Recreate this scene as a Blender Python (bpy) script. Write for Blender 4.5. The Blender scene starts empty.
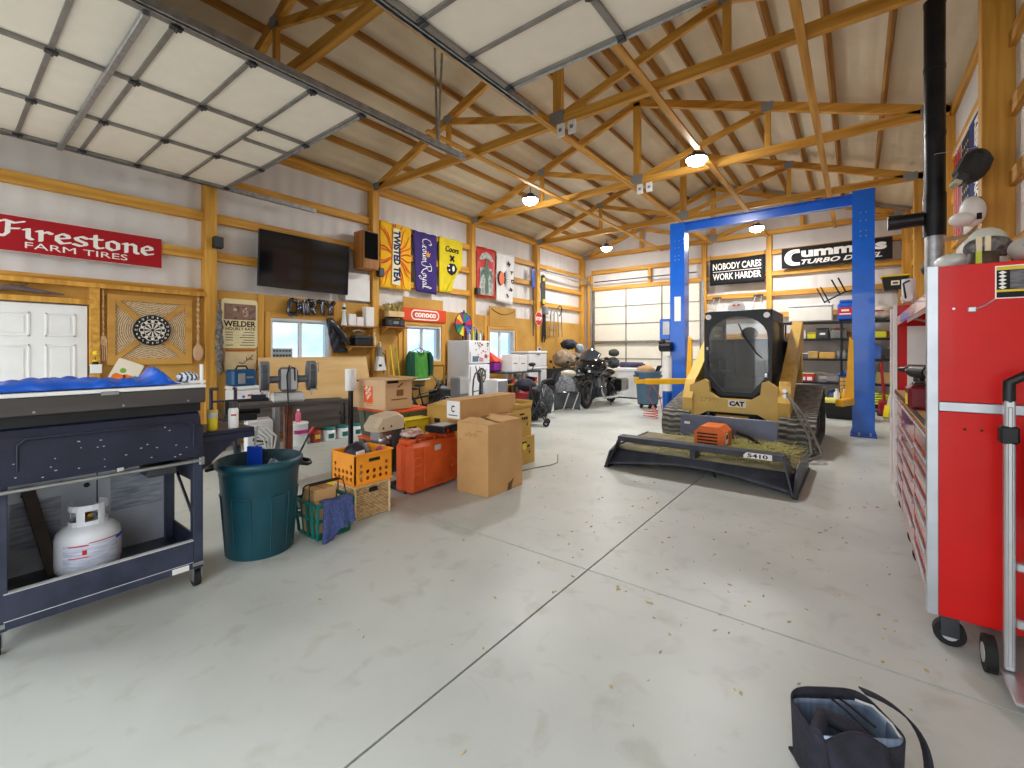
import bpy, math, random
from mathutils import Matrix, Vector, Euler
RND = random.Random(11)
SC = bpy.context.scene
COL = SC.collection
pi = math.pi

# ------------------------------------------------------------------ materials
def lin(h, k=1.0):
    h = h.lstrip('#')
    o = []
    for i in (0, 2, 4):
        c = int(h[i:i+2], 16) / 255.0
        c = c / 12.92 if c <= 0.04045 else ((c + 0.055) / 1.055) ** 2.4
        o.append(min(1.0, c * k))
    return (o[0], o[1], o[2], 1.0)

MATS = {}
def mat(name, hx, rough=0.55, metal=0.0, var=0.08, scale=5.0, bump=0.0, bscale=40.0, spec=0.5,
        coat=0.0, trans=0.0, stretch=(1, 1, 1), hx2=None, detail=4.0, alpha=1.0, emit=0.0, ior=1.45, lo=0.35, hi=0.65):
    if name in MATS:
        return MATS[name]
    m = bpy.data.materials.new(name)
    m.use_nodes = True
    nt = m.node_tree
    b = nt.nodes['Principled BSDF']
    b.inputs['Roughness'].default_value = rough
    b.inputs['Metallic'].default_value = metal
    b.inputs['IOR'].default_value = ior
    b.inputs['Specular IOR Level'].default_value = spec
    b.inputs['Coat Weight'].default_value = coat
    b.inputs['Transmission Weight'].default_value = trans
    b.inputs['Alpha'].default_value = alpha
    c = lin(hx)
    if emit:
        b.inputs['Emission Color'].default_value = c
        b.inputs['Emission Strength'].default_value = emit
    tc = nt.nodes.new('ShaderNodeTexCoord')
    mp = nt.nodes.new('ShaderNodeMapping')
    mp.inputs['Scale'].default_value = stretch
    nt.links.new(tc.outputs['Object'], mp.inputs['Vector'])
    if var > 0 or hx2:
        n = nt.nodes.new('ShaderNodeTexNoise')
        n.inputs['Scale'].default_value = scale
        n.inputs['Detail'].default_value = detail
        nt.links.new(mp.outputs['Vector'], n.inputs['Vector'])
        r = nt.nodes.new('ShaderNodeValToRGB')
        r.color_ramp.elements[0].position = lo
        r.color_ramp.elements[1].position = hi
        if hx2:
            r.color_ramp.elements[0].color = lin(hx2)
            r.color_ramp.elements[1].color = c
        else:
            r.color_ramp.elements[0].color = lin(hx, 1 - var)
            r.color_ramp.elements[1].color = lin(hx, 1 + var)
        nt.links.new(n.outputs['Fac'], r.inputs['Fac'])
        nt.links.new(r.outputs['Color'], b.inputs['Base Color'])
    else:
        b.inputs['Base Color'].default_value = c
    if bump > 0:
        n2 = nt.nodes.new('ShaderNodeTexNoise')
        n2.inputs['Scale'].default_value = bscale
        n2.inputs['Detail'].default_value = 3
        nt.links.new(mp.outputs['Vector'], n2.inputs['Vector'])
        bp = nt.nodes.new('ShaderNodeBump')
        bp.inputs['Strength'].default_value = bump
        bp.inputs['Distance'].default_value = 0.02
        nt.links.new(n2.outputs['Fac'], bp.inputs['Height'])
        nt.links.new(bp.outputs['Normal'], b.inputs['Normal'])
    MATS[name] = m
    return m

def wood(name, hx, hx2, axis, rough=0.6, s=14.0):
    st = [s, s, s]
    st['xyz'.index(axis)] = 0.9
    return mat(name, hx, rough=rough, hx2=hx2, scale=1.0, stretch=tuple(st), detail=5.0, bump=0.08, bscale=3.0, lo=0.3, hi=0.62)

# ------------------------------------------------------------------ mesh builder
class MB:
    def __init__(s, m=None):
        s.v = []; s.f = []; s.fm = []; s.fs = []; s.mats = []; s.cur = 0
        if m is not None: s.use(m)
    def use(s, m):
        if m not in s.mats: s.mats.append(m)
        s.cur = s.mats.index(m)
        return s
    def add(s, vs, fs, M=None, smooth=False):
        b = len(s.v)
        if M is not None:
            vs = [M @ Vector(v) for v in vs]
        s.v.extend([tuple(v) for v in vs])
        for f in fs:
            s.f.append(tuple(i + b for i in f)); s.fm.append(s.cur); s.fs.append(smooth)
        return s
    def convex(s, vs, fs, M=None, smooth=False):
        vv = [Vector(v) for v in vs]
        c = sum(vv, Vector()) / len(vv)
        out = []
        for f in fs:
            p = [vv[i] for i in f]
            n = Vector()
            for i in range(len(p)):
                n += p[i].cross(p[(i + 1) % len(p)])
            fc = sum(p, Vector()) / len(p)
            out.append(tuple(f) if n.dot(fc - c) >= 0 else tuple(reversed(f)))
        return s.add(vs, out, M, smooth)
    def box(s, c, d, bev=0.0, M=None, rot=None):
        hx, hy, hz = d[0] / 2, d[1] / 2, d[2] / 2
        T = Matrix.Translation(c)
        if rot: T = T @ Euler(rot).to_matrix().to_4x4()
        if M is not None: T = M @ T
        b = min(bev, hx * .49, hy * .49, hz * .49)
        if b <= 0:
            vs = [(x * hx, y * hy, z * hz) for x in (-1, 1) for y in (-1, 1) for z in (-1, 1)]
            fs = [(0, 1, 3, 2), (4, 5, 7, 6), (0, 1, 5, 4), (2, 3, 7, 6), (0, 2, 6, 4), (1, 3, 7, 5)]
            return s.convex(vs, fs, T)
        vs = []; ix = {}
        for x in (-1, 1):
            for y in (-1, 1):
                for z in (-1, 1):
                    ix[(x, y, z, 'z')] = len(vs); vs.append((x * (hx - b), y * (hy - b), z * hz))
                    ix[(x, y, z, 'y')] = len(vs); vs.append((x * (hx - b), y * hy, z * (hz - b)))
                    ix[(x, y, z, 'x')] = len(vs); vs.append((x * hx, y * (hy - b), z * (hz - b)))
        fs = []
        q = [(-1, -1), (1, -1), (1, 1), (-1, 1)]
        for k in (-1, 1):
            fs.append([ix[(a, e, k, 'z')] for a, e in q])
            fs.append([ix[(a, k, e, 'y')] for a, e in q])
            fs.append([ix[(k, a, e, 'x')] for a, e in q])
        for a in (-1, 1):
            for e in (-1, 1):
                fs.append([ix[(a, e, -1, 'x')], ix[(a, e, 1, 'x')], ix[(a, e, 1, 'y')], ix[(a, e, -1, 'y')]])
                fs.append([ix[(a, -1, e, 'x')], ix[(a, 1, e, 'x')], ix[(a, 1, e, 'z')], ix[(a, -1, e, 'z')]])
                fs.append([ix[(-1, a, e, 'y')], ix[(1, a, e, 'y')], ix[(1, a, e, 'z')], ix[(-1, a, e, 'z')]])
                for z in (-1, 1):
                    fs.append([ix[(a, e, z, 'x')], ix[(a, e, z, 'y')], ix[(a, e, z, 'z')]])
        return s.convex(vs, fs, T)
    def bb(s, x0, x1, y0, y1, z0, z1, bev=0.0, M=None):
        return s.box(((x0 + x1) / 2, (y0 + y1) / 2, (z0 + z1) / 2), (abs(x1 - x0), abs(y1 - y0), abs(z1 - z0)), bev, M)
    def beam(s, p, q, w, h, bev=0.0, M=None, up=(0, 0, 1)):
        p = Vector(p); q = Vector(q); d = (q - p); L = d.length; d.normalize()
        u = Vector(up); x = d.cross(u)
        if x.length < 1e-5: x = d.cross(Vector((0, 1, 0)))
        x.normalize(); u = x.cross(d)
        T = Matrix((( x.x, d.x, u.x, (p.x + q.x) / 2), (x.y, d.y, u.y, (p.y + q.y) / 2), (x.z, d.z, u.z, (p.z + q.z) / 2), (0, 0, 0, 1)))
        if M is not None: T = M @ T
        return s.box((0, 0, 0), (w, L, h), bev, T)
    def cyl(s, p, q, r, r2=None, n=16, M=None, caps=True, smooth=True):
        r2 = r if r2 is None else r2
        p = Vector(p); q = Vector(q); d = (q - p).normalized()
        a = d.cross(Vector((0, 0, 1)) if abs(d.z) < .95 else Vector((1, 0, 0))).normalized(); b = d.cross(a)
        vs = []
        for c, rr in ((p, r), (q, r2)):
            for i in range(n):
                t = 2 * pi * i / n
                vs.append(c + a * (rr * math.cos(t)) + b * (rr * math.sin(t)))
        fs = [(i, (i + 1) % n, n + (i + 1) % n, n + i) for i in range(n)]
        s.add(vs, fs, M, smooth)
        if caps:
            s.add(vs, [tuple(reversed(range(n))), tuple(range(n, 2 * n))], M)
        return s
    def tube(s, pts, r, n=8, M=None, closed=False, caps=True):
        P = [Vector(p) for p in pts]; N = len(P)
        rs = r if isinstance(r, (list, tuple)) else [r] * N
        vs = []; prev = None
        for i in range(N):
            if closed: t = P[(i + 1) % N] - P[i - 1]
            else: t = P[min(i + 1, N - 1)] - P[max(i - 1, 0)]
            t.normalize()
            if prev is None:
                a = t.cross(Vector((0, 0, 1)) if abs(t.z) < .9 else Vector((1, 0, 0)))
            else:
                a = prev - t * prev.dot(t)
            a.normalize(); prev = a; b = t.cross(a)
            for k in range(n):
                an = 2 * pi * k / n
                vs.append(P[i] + (a * math.cos(an) + b * math.sin(an)) * rs[i])
        fs = []
        for i in range(N if closed else N - 1):
            j = (i + 1) % N
            for k in range(n):
                fs.append((i * n + k, i * n + (k + 1) % n, j * n + (k + 1) % n, j * n + k))
        s.add(vs, fs, M, True)
        if caps and not closed:
            s.add(vs, [tuple(reversed(range(n))), tuple(range((N - 1) * n, N * n))], M)
        return s
    def lathe(s, prof, n=24, M=None, c=(0, 0, 0), smooth=True, sx=1, sy=1, caps=True):
        vs = []
        for r, z in prof:
            for k in range(n):
                t = 2 * pi * k / n
                vs.append((c[0] + r * math.cos(t) * sx, c[1] + r * math.sin(t) * sy, c[2] + z))
        fs = []
        for i in range(len(prof) - 1):
            for k in range(n):
                fs.append((i * n + k, i * n + (k + 1) % n, (i + 1) * n + (k + 1) % n, (i + 1) * n + k))
        s.add(vs, fs, M, smooth)
        if caps and prof[0][0] > 1e-4: s.add(vs, [tuple(reversed(range(n)))], M)
        if caps and prof[-1][0] > 1e-4: s.add(vs, [tuple(range((len(prof) - 1) * n, len(prof) * n))], M)
        return s
    def prism(s, poly, z0, z1, M=None):
        n = len(poly)
        A = sum(poly[i][0] * poly[(i + 1) % n][1] - poly[(i + 1) % n][0] * poly[i][1] for i in range(n))
        if A < 0: poly = list(reversed(poly))
        vs = [(x, y, z0) for x, y in poly] + [(x, y, z1) for x, y in poly]
        fs = [tuple(reversed(range(n))), tuple(range(n, 2 * n))] + [(i, (i + 1) % n, n + (i + 1) % n, n + i) for i in range(n)]
        return s.add(vs, fs, M)
    def ball(s, c, r, nu=16, nv=10, M=None, f=None):
        r = (r, r, r) if not isinstance(r, (tuple, list)) else r
        vs = []
        for j in range(nv + 1):
            ph = -pi / 2 + pi * j / nv
            for i in range(nu):
                th = 2 * pi * i / nu
                d = Vector((math.cos(ph) * math.cos(th), math.cos(ph) * math.sin(th), math.sin(ph)))
                k = f(d) if f else 1.0
                vs.append((c[0] + d.x * r[0] * k, c[1] + d.y * r[1] * k, c[2] + d.z * r[2] * k))
        fs = []
        for j in range(nv):
            for i in range(nu):
                a, b2 = j * nu + i, j * nu + (i + 1) % nu
                fs.append((a, b2, b2 + nu, a + nu))
        return s.add(vs, fs, M, True)
    def sheet(s, fn, nu, nv, t=0.004, M=None, smooth=True):
        """a cloth or plate given by fn(u, v) -> point, with real thickness t"""
        G = [[Vector(fn(i / nu, j / nv)) for i in range(nu + 1)] for j in range(nv + 1)]
        vs = []; off = []
        for j in range(nv + 1):
            for i in range(nu + 1):
                du = G[j][min(i + 1, nu)] - G[j][max(i - 1, 0)]
                dv = G[min(j + 1, nv)][i] - G[max(j - 1, 0)][i]
                nn = du.cross(dv)
                if nn.length > 1e-12: nn.normalize()
                vs.append(G[j][i]); off.append(G[j][i] - nn * t)
        K = (nu + 1) * (nv + 1); w = nu + 1
        fs = []
        for j in range(nv):
            for i in range(nu):
                a = j * w + i
                fs.append((a, a + 1, a + 1 + w, a + w))
                fs.append((K + a, K + a + w, K + a + 1 + w, K + a + 1))
        for i in range(nu):
            fs.append((i + 1, i, K + i, K + i + 1)); a = nv * w + i
            fs.append((a, a + 1, K + a + 1, K + a))
        for j in range(nv):
            a = j * w
            fs.append((a, a + w, K + a + w, K + a)); a = j * w + nu
            fs.append((a + w, a, K + a, K + a + w))
        return s.add(vs + off, fs, M, smooth)
    def text(s, body, x, y, w, h, d=0.004, z=0.0, bold=0.0, shear=0.0, M=None, rot=0.0, space=1.0):
        """lettering whose box has its lower left corner at x, y, is w wide and h high and stands d proud of z"""
        cu = bpy.data.curves.new('lettering', 'FONT')
        cu.body = body; cu.offset = bold; cu.shear = shear; cu.resolution_u = 3; cu.extrude = 0.5; cu.space_character = space
        o = bpy.data.objects.new('lettering', cu)
        me = bpy.data.meshes.new_from_object(o)
        V = [v.co.copy() for v in me.vertices]
        F = [tuple(p.vertices) for p in me.polygons]
        bpy.data.objects.remove(o); bpy.data.curves.remove(cu); bpy.data.meshes.remove(me)
        x0 = min(v.x for v in V); x1 = max(v.x for v in V); y0 = min(v.y for v in V); y1 = max(v.y for v in V)
        T = Matrix.Translation((x, y, z)) @ Matrix.Rotation(rot, 4, 'Z')
        if M is not None: T = M @ T
        return s.add([((v.x - x0) / (x1 - x0) * w, (v.y - y0) / (y1 - y0) * h, (v.z + .5) * d) for v in V], F, T)
    def pen(s, strokes, x, y, k, nib=(.16, .05), ang=.6, d=0.004, z=0.0, M=None, kx=None):
        """broad-nib handwriting: every stroke is a polyline swept by a tilted oblong nib"""
        kx = kx or k
        nb = [(math.cos(t) * nib[0] / 2 * math.cos(ang) - math.sin(t) * nib[1] / 2 * math.sin(ang),
               math.cos(t) * nib[0] / 2 * math.sin(ang) + math.sin(t) * nib[1] / 2 * math.cos(ang)) for t in [i * pi / 4 for i in range(8)]]
        s.npen = getattr(s, 'npen', 0)
        for st in strokes:
            for i in range(max(1, len(st) - 1)):
                s.npen += 1
                p = st[i]; q = st[min(i + 1, len(st) - 1)]
                pts = sorted(set([(round(x + (p[0] + a) * kx, 6), round(y + (p[1] + b) * k, 6)) for a, b in nb] + [(round(x + (q[0] + a) * kx, 6), round(y + (q[1] + b) * k, 6)) for a, b in nb]))
                def half(pp):
                    h = []
                    for c in pp:
                        while len(h) > 1 and (h[-1][0] - h[-2][0]) * (c[1] - h[-2][1]) - (h[-1][1] - h[-2][1]) * (c[0] - h[-2][0]) <= 0: h.pop()
                        h.append(c)
                    return h
                lo = half(pts); hi = half(list(reversed(pts)))
                s.prism(lo[:-1] + hi[:-1], z, z + d + .00015 * (s.npen % 9), M)
        return s
    def build(s, name, parent=None, loc=None, rz=0.0, mtx=None, ground=False):
        if ground:
            k = min(v[2] for v in s.v); s.v = [(v[0], v[1], v[2] - k) for v in s.v]
        me = bpy.data.meshes.new(name)
        me.from_pydata(s.v, [], s.f)
        for m in s.mats: me.materials.append(m)
        me.polygons.foreach_set('material_index', s.fm)
        me.polygons.foreach_set('use_smooth', s.fs)
        me.update()
        o = bpy.data.objects.new(name, me)
        COL.objects.link(o)
        if parent is not None: o.parent = parent
        if mtx is not None: o.matrix_world = mtx
        elif loc is not None:
            o.location = loc; o.rotation_euler = (0, 0, rz)
        return o

def tag(o, label=None, cat=None, group=None, kind=None):
    if label: o['label'] = label
    if cat: o['category'] = cat
    if group: o['group'] = group
    if kind: o['kind'] = kind
    return o
def thing(name, label, cat, loc=(0, 0, 0), rz=0.0, group=None, kind=None, mtx=None):
    o = bpy.data.objects.new(name, None)
    o.empty_display_size = .05
    COL.objects.link(o)
    if mtx is not None: o.matrix_world = mtx
    else:
        o.location = loc; o.rotation_euler = (0, 0, rz)
    return tag(o, label, cat, group, kind)
def copy_thing(o, loc=None, rz=None, label=None, parent=None):
    c = o.copy(); COL.objects.link(c)
    if parent is not None: c.parent = parent
    if loc is not None: c.location = loc
    if rz is not None: c.rotation_euler = (0, 0, rz)
    if label: c['label'] = label
    for ch in list(o.children):
        copy_thing(ch, parent=c)
    return c

# wall frames: local x runs to the viewer's right, y up, z out of the wall towards the viewer
def LEFT(y, z, x=-8.05):
    return Matrix(((0, 0, 1, x), (1, 0, 0, y), (0, 1, 0, z), (0, 0, 0, 1)))
def BACK(x, z, y=14.8):
    return Matrix(((1, 0, 0, x), (0, 0, -1, y), (0, 1, 0, z), (0, 0, 0, 1)))
def RIGHT(y, z, x=0.95):
    return Matrix(((0, 0, -1, x), (-1, 0, 0, y), (0, 1, 0, z), (0, 0, 0, 1)))

def wob(x, y, z=0.0, s=1.0):
    """smooth pseudo-random ripple in about -1..1 for cloth and heaps"""
    x *= s; y *= s; z *= s
    return (math.sin(2.1 * x + 1.3 * y + .7 * z) + math.sin(-1.7 * x + 2.9 * y + 1.1 * z + 1) + math.sin(3.3 * x + .6 * y - 2.3 * z + 2)) / 3

# shared materials
WOODX = wood('Pine_X', '#dca548', '#b47d28', 'x')
WOODY = wood('Pine_Y', '#dca548', '#b47d28', 'y')
WOODZ = wood('Pine_Z', '#dca648', '#b8812c', 'z')
PURL = wood('Pine_Purlin', '#b98a3e', '#875216', 'y')
OSB = mat('Fibreboard', '#cb9d4f', rough=.75, hx2='#b98a3c', scale=1.6, bump=.05)
PLY = wood('Plywood', '#e0bd82', '#d2a765', 'y', rough=.6, s=5)
BLACK = mat('Black_Plastic', '#16171a', rough=.45, var=.2)
DKGREY = mat('Dark_Grey', '#3a3c42', rough=.5, var=.12)
GREY = mat('Grey_Plastic', '#85878a', rough=.5, var=.1)
LTGREY = mat('Light_Grey', '#c3c5c4', rough=.5, var=.08)
WHITE = mat('White_Paint', '#eeeeec', rough=.45, var=.03)
WHITEPL = mat('White_Plastic', '#e6e8e8', rough=.35, var=.04)
STEEL = mat('Steel', '#b4b7ba', rough=.3, metal=1.0, var=.1)
GALV = mat('Galvanised', '#a9adb1', rough=.42, metal=.85, var=.18, scale=14)
DKSTEEL = mat('Dark_Steel', '#4d4f55', rough=.4, metal=.8, var=.15)
CHROME = mat('Chrome', '#dcdfe2', rough=.12, metal=1.0, var=.0)
RUBBER = mat('Rubber', '#1c1c1e', rough=.8, var=.2, bump=.1)
CARD = mat('Cardboard', '#c99e68', rough=.85, var=.07, scale=3, bump=.03)
CARDY = mat('Yellow_Cardboard', '#c9a253', rough=.85, var=.07, scale=3)
CARDD = mat('Dark_Cardboard', '#a87f4c', rough=.85, var=.08, scale=3)
INK = mat('Black_Ink', '#1d1a18', rough=.8, var=0)
REDP = mat('Red_Paint', '#c4201d', rough=.4, var=.05)
YEL = mat('Yellow_Plastic', '#f0d72a', rough=.45, var=.05)
ORANGEP = mat('Orange_Plastic', '#f06a1c', rough=.45, var=.05)
BLUEP = mat('Blue_Plastic', '#1f56b8', rough=.4, var=.08)
TEAL = mat('Teal_Plastic', '#0d6f6b', rough=.45, var=.08)
GREENP = mat('Green_Plastic', '#1d7d45', rough=.5, var=.1)
# ================================================================== the building
XL, XR, YF, YB = -8.25, 1.1, -0.95, 15.05       # inner faces of the wall skins
RX, RZ0, SL = -3.55, 6.58, 0.36                 # ridge and the centre line of the rafters
def rafter(x): return RZ0 - SL * abs(x - RX)
def skin_mat(name, hx, axis, ribs):
    m = mat(name, hx, rough=.5, var=.05, scale=1.5, spec=.4)
    nt = m.node_tree; b = nt.nodes['Principled BSDF']
    tc = nt.nodes.new('ShaderNodeTexCoord')
    wv = nt.nodes.new('ShaderNodeTexWave'); wv.wave_type = 'BANDS'; wv.bands_direction = axis
    wv.inputs['Scale'].default_value = ribs; wv.inputs['Distortion'].default_value = 1.2; wv.inputs['Detail'].default_value = 2
    ns = nt.nodes.new('ShaderNodeTexNoise'); ns.inputs['Scale'].default_value = 5; ns.inputs['Detail'].default_value = 5
    mx = nt.nodes.new('ShaderNodeMath'); mx.operation = 'ADD'
    bp = nt.nodes.new('ShaderNodeBump'); bp.inputs['Strength'].default_value = .35; bp.inputs['Distance'].default_value = .03
    nt.links.new(tc.outputs['Object'], wv.inputs['Vector']); nt.links.new(tc.outputs['Object'], ns.inputs['Vector'])
    nt.links.new(wv.outputs['Fac'], mx.inputs[0]); nt.links.new(ns.outputs['Fac'], mx.inputs[1])
    nt.links.new(mx.outputs[0], bp.inputs['Height']); nt.links.new(bp.outputs['Normal'], b.inputs['Normal'])
    return m
SKINL = skin_mat('Wall_Vinyl_Y', '#dedcda', 'Y', 1.1)
SKINX = skin_mat('Wall_Vinyl_X', '#dedcda', 'X', 1.1)
SKINC = skin_mat('Roof_Vinyl', '#d8cbb0', 'X', 1.4)  # same vinyl as the walls; warm bounced light put into its tan colour

# floor: poured concrete with saw-cut joints
CONC = mat('Concrete', '#c3c7c2', rough=.38, hx2='#aeb2ad', scale=.9, detail=9, bump=.035, bscale=30, spec=.45, lo=.25, hi=.6)
nt = CONC.node_tree
_n = nt.nodes.new('ShaderNodeTexNoise'); _n.inputs['Scale'].default_value = 5.5; _n.inputs['Detail'].default_value = 8; _n.inputs['Distortion'].default_value = .6
_r = nt.nodes.new('ShaderNodeValToRGB'); _r.color_ramp.elements[0].position = .28; _r.color_ramp.elements[1].position = .44
_r.color_ramp.elements[0].color = (.86, .84, .80, 1); _r.color_ramp.elements[1].color = (1, 1, 1, 1)
_m = nt.nodes.new('ShaderNodeMix'); _m.data_type = 'RGBA'; _m.blend_type = 'MULTIPLY'; _m.inputs[0].default_value = 1
_old = nt.nodes['Principled BSDF'].inputs['Base Color'].links[0].from_socket
nt.links.new(nt.nodes['Texture Coordinate'].outputs['Object'], _n.inputs['Vector'])
nt.links.new(_n.outputs['Fac'], _r.inputs['Fac']); nt.links.new(_old, _m.inputs[6]); nt.links.new(_r.outputs['Color'], _m.inputs[7])
nt.links.new(_m.outputs[2], nt.nodes['Principled BSDF'].inputs['Base Color'])
JOINT = mat('Joint_Dirt', '#5d5a54', rough=.9, var=.2)
fl = MB(CONC)
xs = [XL, -1.505, XR]; ys = [YF, 2.83, 15.05]
g = .006
for i in range(2):
    for j in range(2):
        fl.bb(xs[i] + (g if i else 0), xs[i + 1] - (0 if i else g), ys[j] + (g if j else 0), ys[j + 1] - (0 if j else g), -.06, 0)
fl.use(JOINT).bb(XL, XR, YF, YB, -.12, -.012)
tag(fl.build('floor'), 'grey concrete floor with two saw-cut joints', 'floor', kind='structure')
gr = MB(mat('Driveway', '#b9b7b0', rough=.8, var=.1)).bb(-40, 30, -60, YF - .001, -.2, -.02)
tag(gr.build('ground'), 'pale driveway outside the open overhead doors', 'ground', kind='structure')

ZE = 5.16
def windowed(mb, x0, x1, holes, z0, z1, f):
    """fill a wall strip around rectangular holes; f(a0, a1, z0, z1) adds one piece"""
    cur = x0
    for a0, a1, h0, h1 in sorted(holes):
        if a0 > cur: f(cur, a0, z0, z1)
        if h0 > z0: f(a0, a1, z0, h0)
        if h1 < z1: f(a0, a1, h1, z1)
        cur = a1
    if cur < x1: f(cur, x1, z0, z1)
WINS = [(3.62, 4.76, 1.33, 2.12), (6.6, 7.68, 1.27, 2.12), (9.5, 10.68, 1.27, 2.13)]
w = MB(SKINL)
windowed(w, YF, YB, WINS, 0, ZE, lambda a, b, c, d: w.bb(XL - .12, XL, a, b, c, d))
tag(w.build('wall_left'), 'long left wall lined with white insulation between timber rails', 'wall', kind='structure')
w = MB(SKINL).bb(XR, XR + .12, YF, YB, 0, ZE + .02)
tag(w.build('wall_right'), 'right wall lined with white insulation behind the red tool chest', 'wall', kind='structure')
def gable(mb, y0, y1):
    P = [(XL - .12, 0), (XR + .12, 0), (XR + .12, ZE), (RX, rafter(RX) + .3), (XL - .12, ZE)]
    mb.prism(P, 0, y1 - y0, Matrix(((1, 0, 0, 0), (0, 0, -1, y1), (0, 1, 0, 0), (0, 0, 0, 1))))
w = MB(SKINX); gable(w, YB, YB + .12)
tag(w.build('wall_back'), 'far gable wall lined with white insulation', 'wall', kind='structure')
w = MB(SKINX)
Mf = Matrix(((1, 0, 0, 0), (0, 0, -1, YF), (0, 1, 0, 0), (0, 0, 0, 1)))
w.prism([(XL - .12, 0), (-7.95, 0), (-7.95, 3.7), (XL - .12, 3.7)], 0, .12, Mf)
w.prism([(-4.2, 0), (-2.8, 0), (-2.8, 3.7), (-4.2, 3.7)], 0, .12, Mf)
w.prism([(.92, 0), (XR + .12, 0), (XR + .12, 3.7), (.92, 3.7)], 0, .12, Mf)
w.prism([(XL - .12, 3.7), (XR + .12, 3.7), (XR + .12, ZE), (RX, rafter(RX) + .3), (XL - .12, ZE)], 0, .12, Mf)
tag(w.build('wall_front'), 'front gable wall with two open doorways behind the viewer', 'wall', kind='structure')
c = MB(SKINC)
for sx in (-1, 1):
    x1 = XL - .12 if sx < 0 else XR + .12
    zt = rafter(RX) + .215; ze = rafter(x1) + .215
    c.convex([(RX, YF - .12, zt), (RX, YB + .12, zt), (x1, YB + .12, ze), (x1, YF - .12, ze),
              (RX, YF - .12, zt + .08), (RX, YB + .12, zt + .08), (x1, YB + .12, ze + .08), (x1, YF - .12, ze + .08)],
             [(0, 1, 2, 3), (4, 5, 6, 7), (0, 1, 5, 4), (1, 2, 6, 5), (2, 3, 7, 6), (3, 0, 4, 7)])
tag(c.build('ceiling'), 'sloped roof lined with tan wrinkled insulation', 'ceiling', kind='structure')

# posts
POSTY = [2.70, 5.75, 8.80, 11.85, 14.88]
for i, y in enumerate(POSTY):
    o = MB(WOODZ).bb(XL, -8.05, y - .08, y + .08, 0, 5.0, .006).build('wall_post')
    tag(o, 'golden timber post on the left wall ' + ['beside the dartboard panel', 'between the television and the sunburst banner', 'beside the white refrigerator', 'carrying the small red octagon sign', 'in the far corner'][i], 'post', 'wall posts', 'structure')
for i, y in enumerate([5.86, 8.88, 11.9, 14.88]):
    o = MB(WOODZ).bb(.89, XR, y - .08, y + .08, 0, 5.0, .006).build('wall_post')
    tag(o, 'golden timber post on the right wall ' + ['nearest, beside the flag banner', 'just behind the black stove pipe', 'hidden behind the tool chest', 'in the far corner behind the shelving'][i], 'post', 'wall posts', 'structure')
for i, (x, t) in enumerate([(-7.86, 4.3), (-3.83, 4.95), (-2.03, 4.95)]):
    o = MB(WOODZ).bb(x - .07, x + .07, YB - .16, YB, 0, t, .006).build('wall_post')
    tag(o, 'timber post on the back wall ' + ['at the left jamb of the overhead door', 'at the right jamb of the overhead door', 'between the two black lettered signs'][i], 'post', 'wall posts', 'structure')
# girts, one board per bay
bay = [YF] + POSTY
gi = 0
for zz in (2.44, 3.05, 3.66, 4.27):
    for k in range(5):
        o = MB(WOODY).bb(XL + .001, -8.13, bay[k] + (.08 if k else 0), bay[k + 1] - .08, zz - .07, zz + .07, .004).build('wall_girt')
        tag(o, 'horizontal timber rail on the left wall', 'rail', 'left wall rails', 'structure')
for k in range(5):
    o = MB(WOODY).bb(XL + .001, -8.1, bay[k] + (.08 if k else 0), bay[k + 1] - .08, 4.90, 5.06, .004).build('wall_girt')
    tag(o, 'timber eave board along the top of the left wall', 'rail', 'left eave boards', 'structure')
bayr = [YF, 5.86, 8.88, 11.9, 14.88]
for zz in (1.83, 2.44, 3.05, 3.66, 4.27, 4.92):
    for k in range(4):
        o = MB(WOODY).bb(1.055, XR - .001, bayr[k] + (.08 if k else 0), bayr[k + 1] - .08, zz - .07, zz + .07, .004).build('wall_girt')
        tag(o, 'horizontal timber rail on the right wall', 'rail', 'right wall rails', 'structure')
for zz in (1.35, 1.96, 2.57, 3.19, 3.78, 4.40):
    segs = [(-1.96, 1.02)]
    if zz > 3.7: segs += [(-7.79, -3.9), (-3.76, -2.1)]
    else: segs += [(-3.76, -2.1)]
    for a, b in segs:
        o = MB(WOODX).bb(a, b, YB - .12, YB - .001, zz - .07, zz + .07, .004).build('wall_girt')
        tag(o, 'horizontal timber rail on the back wall', 'rail', 'back wall rails', 'structure')
for a in (-5.6,):
    o = MB(WOODZ).bb(a - .05, a + .05, YB - .13, YB - .001, 3.85, 4.33, .004).build('wall_post')
    tag(o, 'short timber block above the far overhead door', 'post', 'wall posts', 'structure')
# lower wall boards on the left
def board(y0, y1, z0, z1):
    m = MB(OSB)
    hs = [h for h in WINS if h[0] > y0 and h[1] < y1]
    windowed(m, y0, y1, hs, z0, z1, lambda a, b, c, d: m.bb(-8.16, -8.12, a, b, c, d))
    return tag(m.build('trim_board'), 'tan fibreboard panel covering the lower left wall', 'board', 'lower wall boards', 'structure')
board(1.28, 2.62, 0, 2.37); board(2.78, 5.67, 0, 2.5); board(5.83, 8.72, 0, 2.5); board(8.88, 11.77, 0, 2.5); board(11.93, 14.8, 0, 2.5)

for y, lb in ((3.46, 'stud left of the window under the television'), (4.86, 'stud right of the window under the television'), (6.42, 'stud left of the middle window'), (7.80, 'stud right of the middle window'), (9.33, 'stud left of the window beyond the refrigerator')):
    o = MB(WOODZ).bb(-8.12, -8.095, y - .05, y + .05, 0, 2.5, .003).build('wall_stud')
    tag(o, 'timber ' + lb, 'stud', 'lower wall studs', 'structure')
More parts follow.
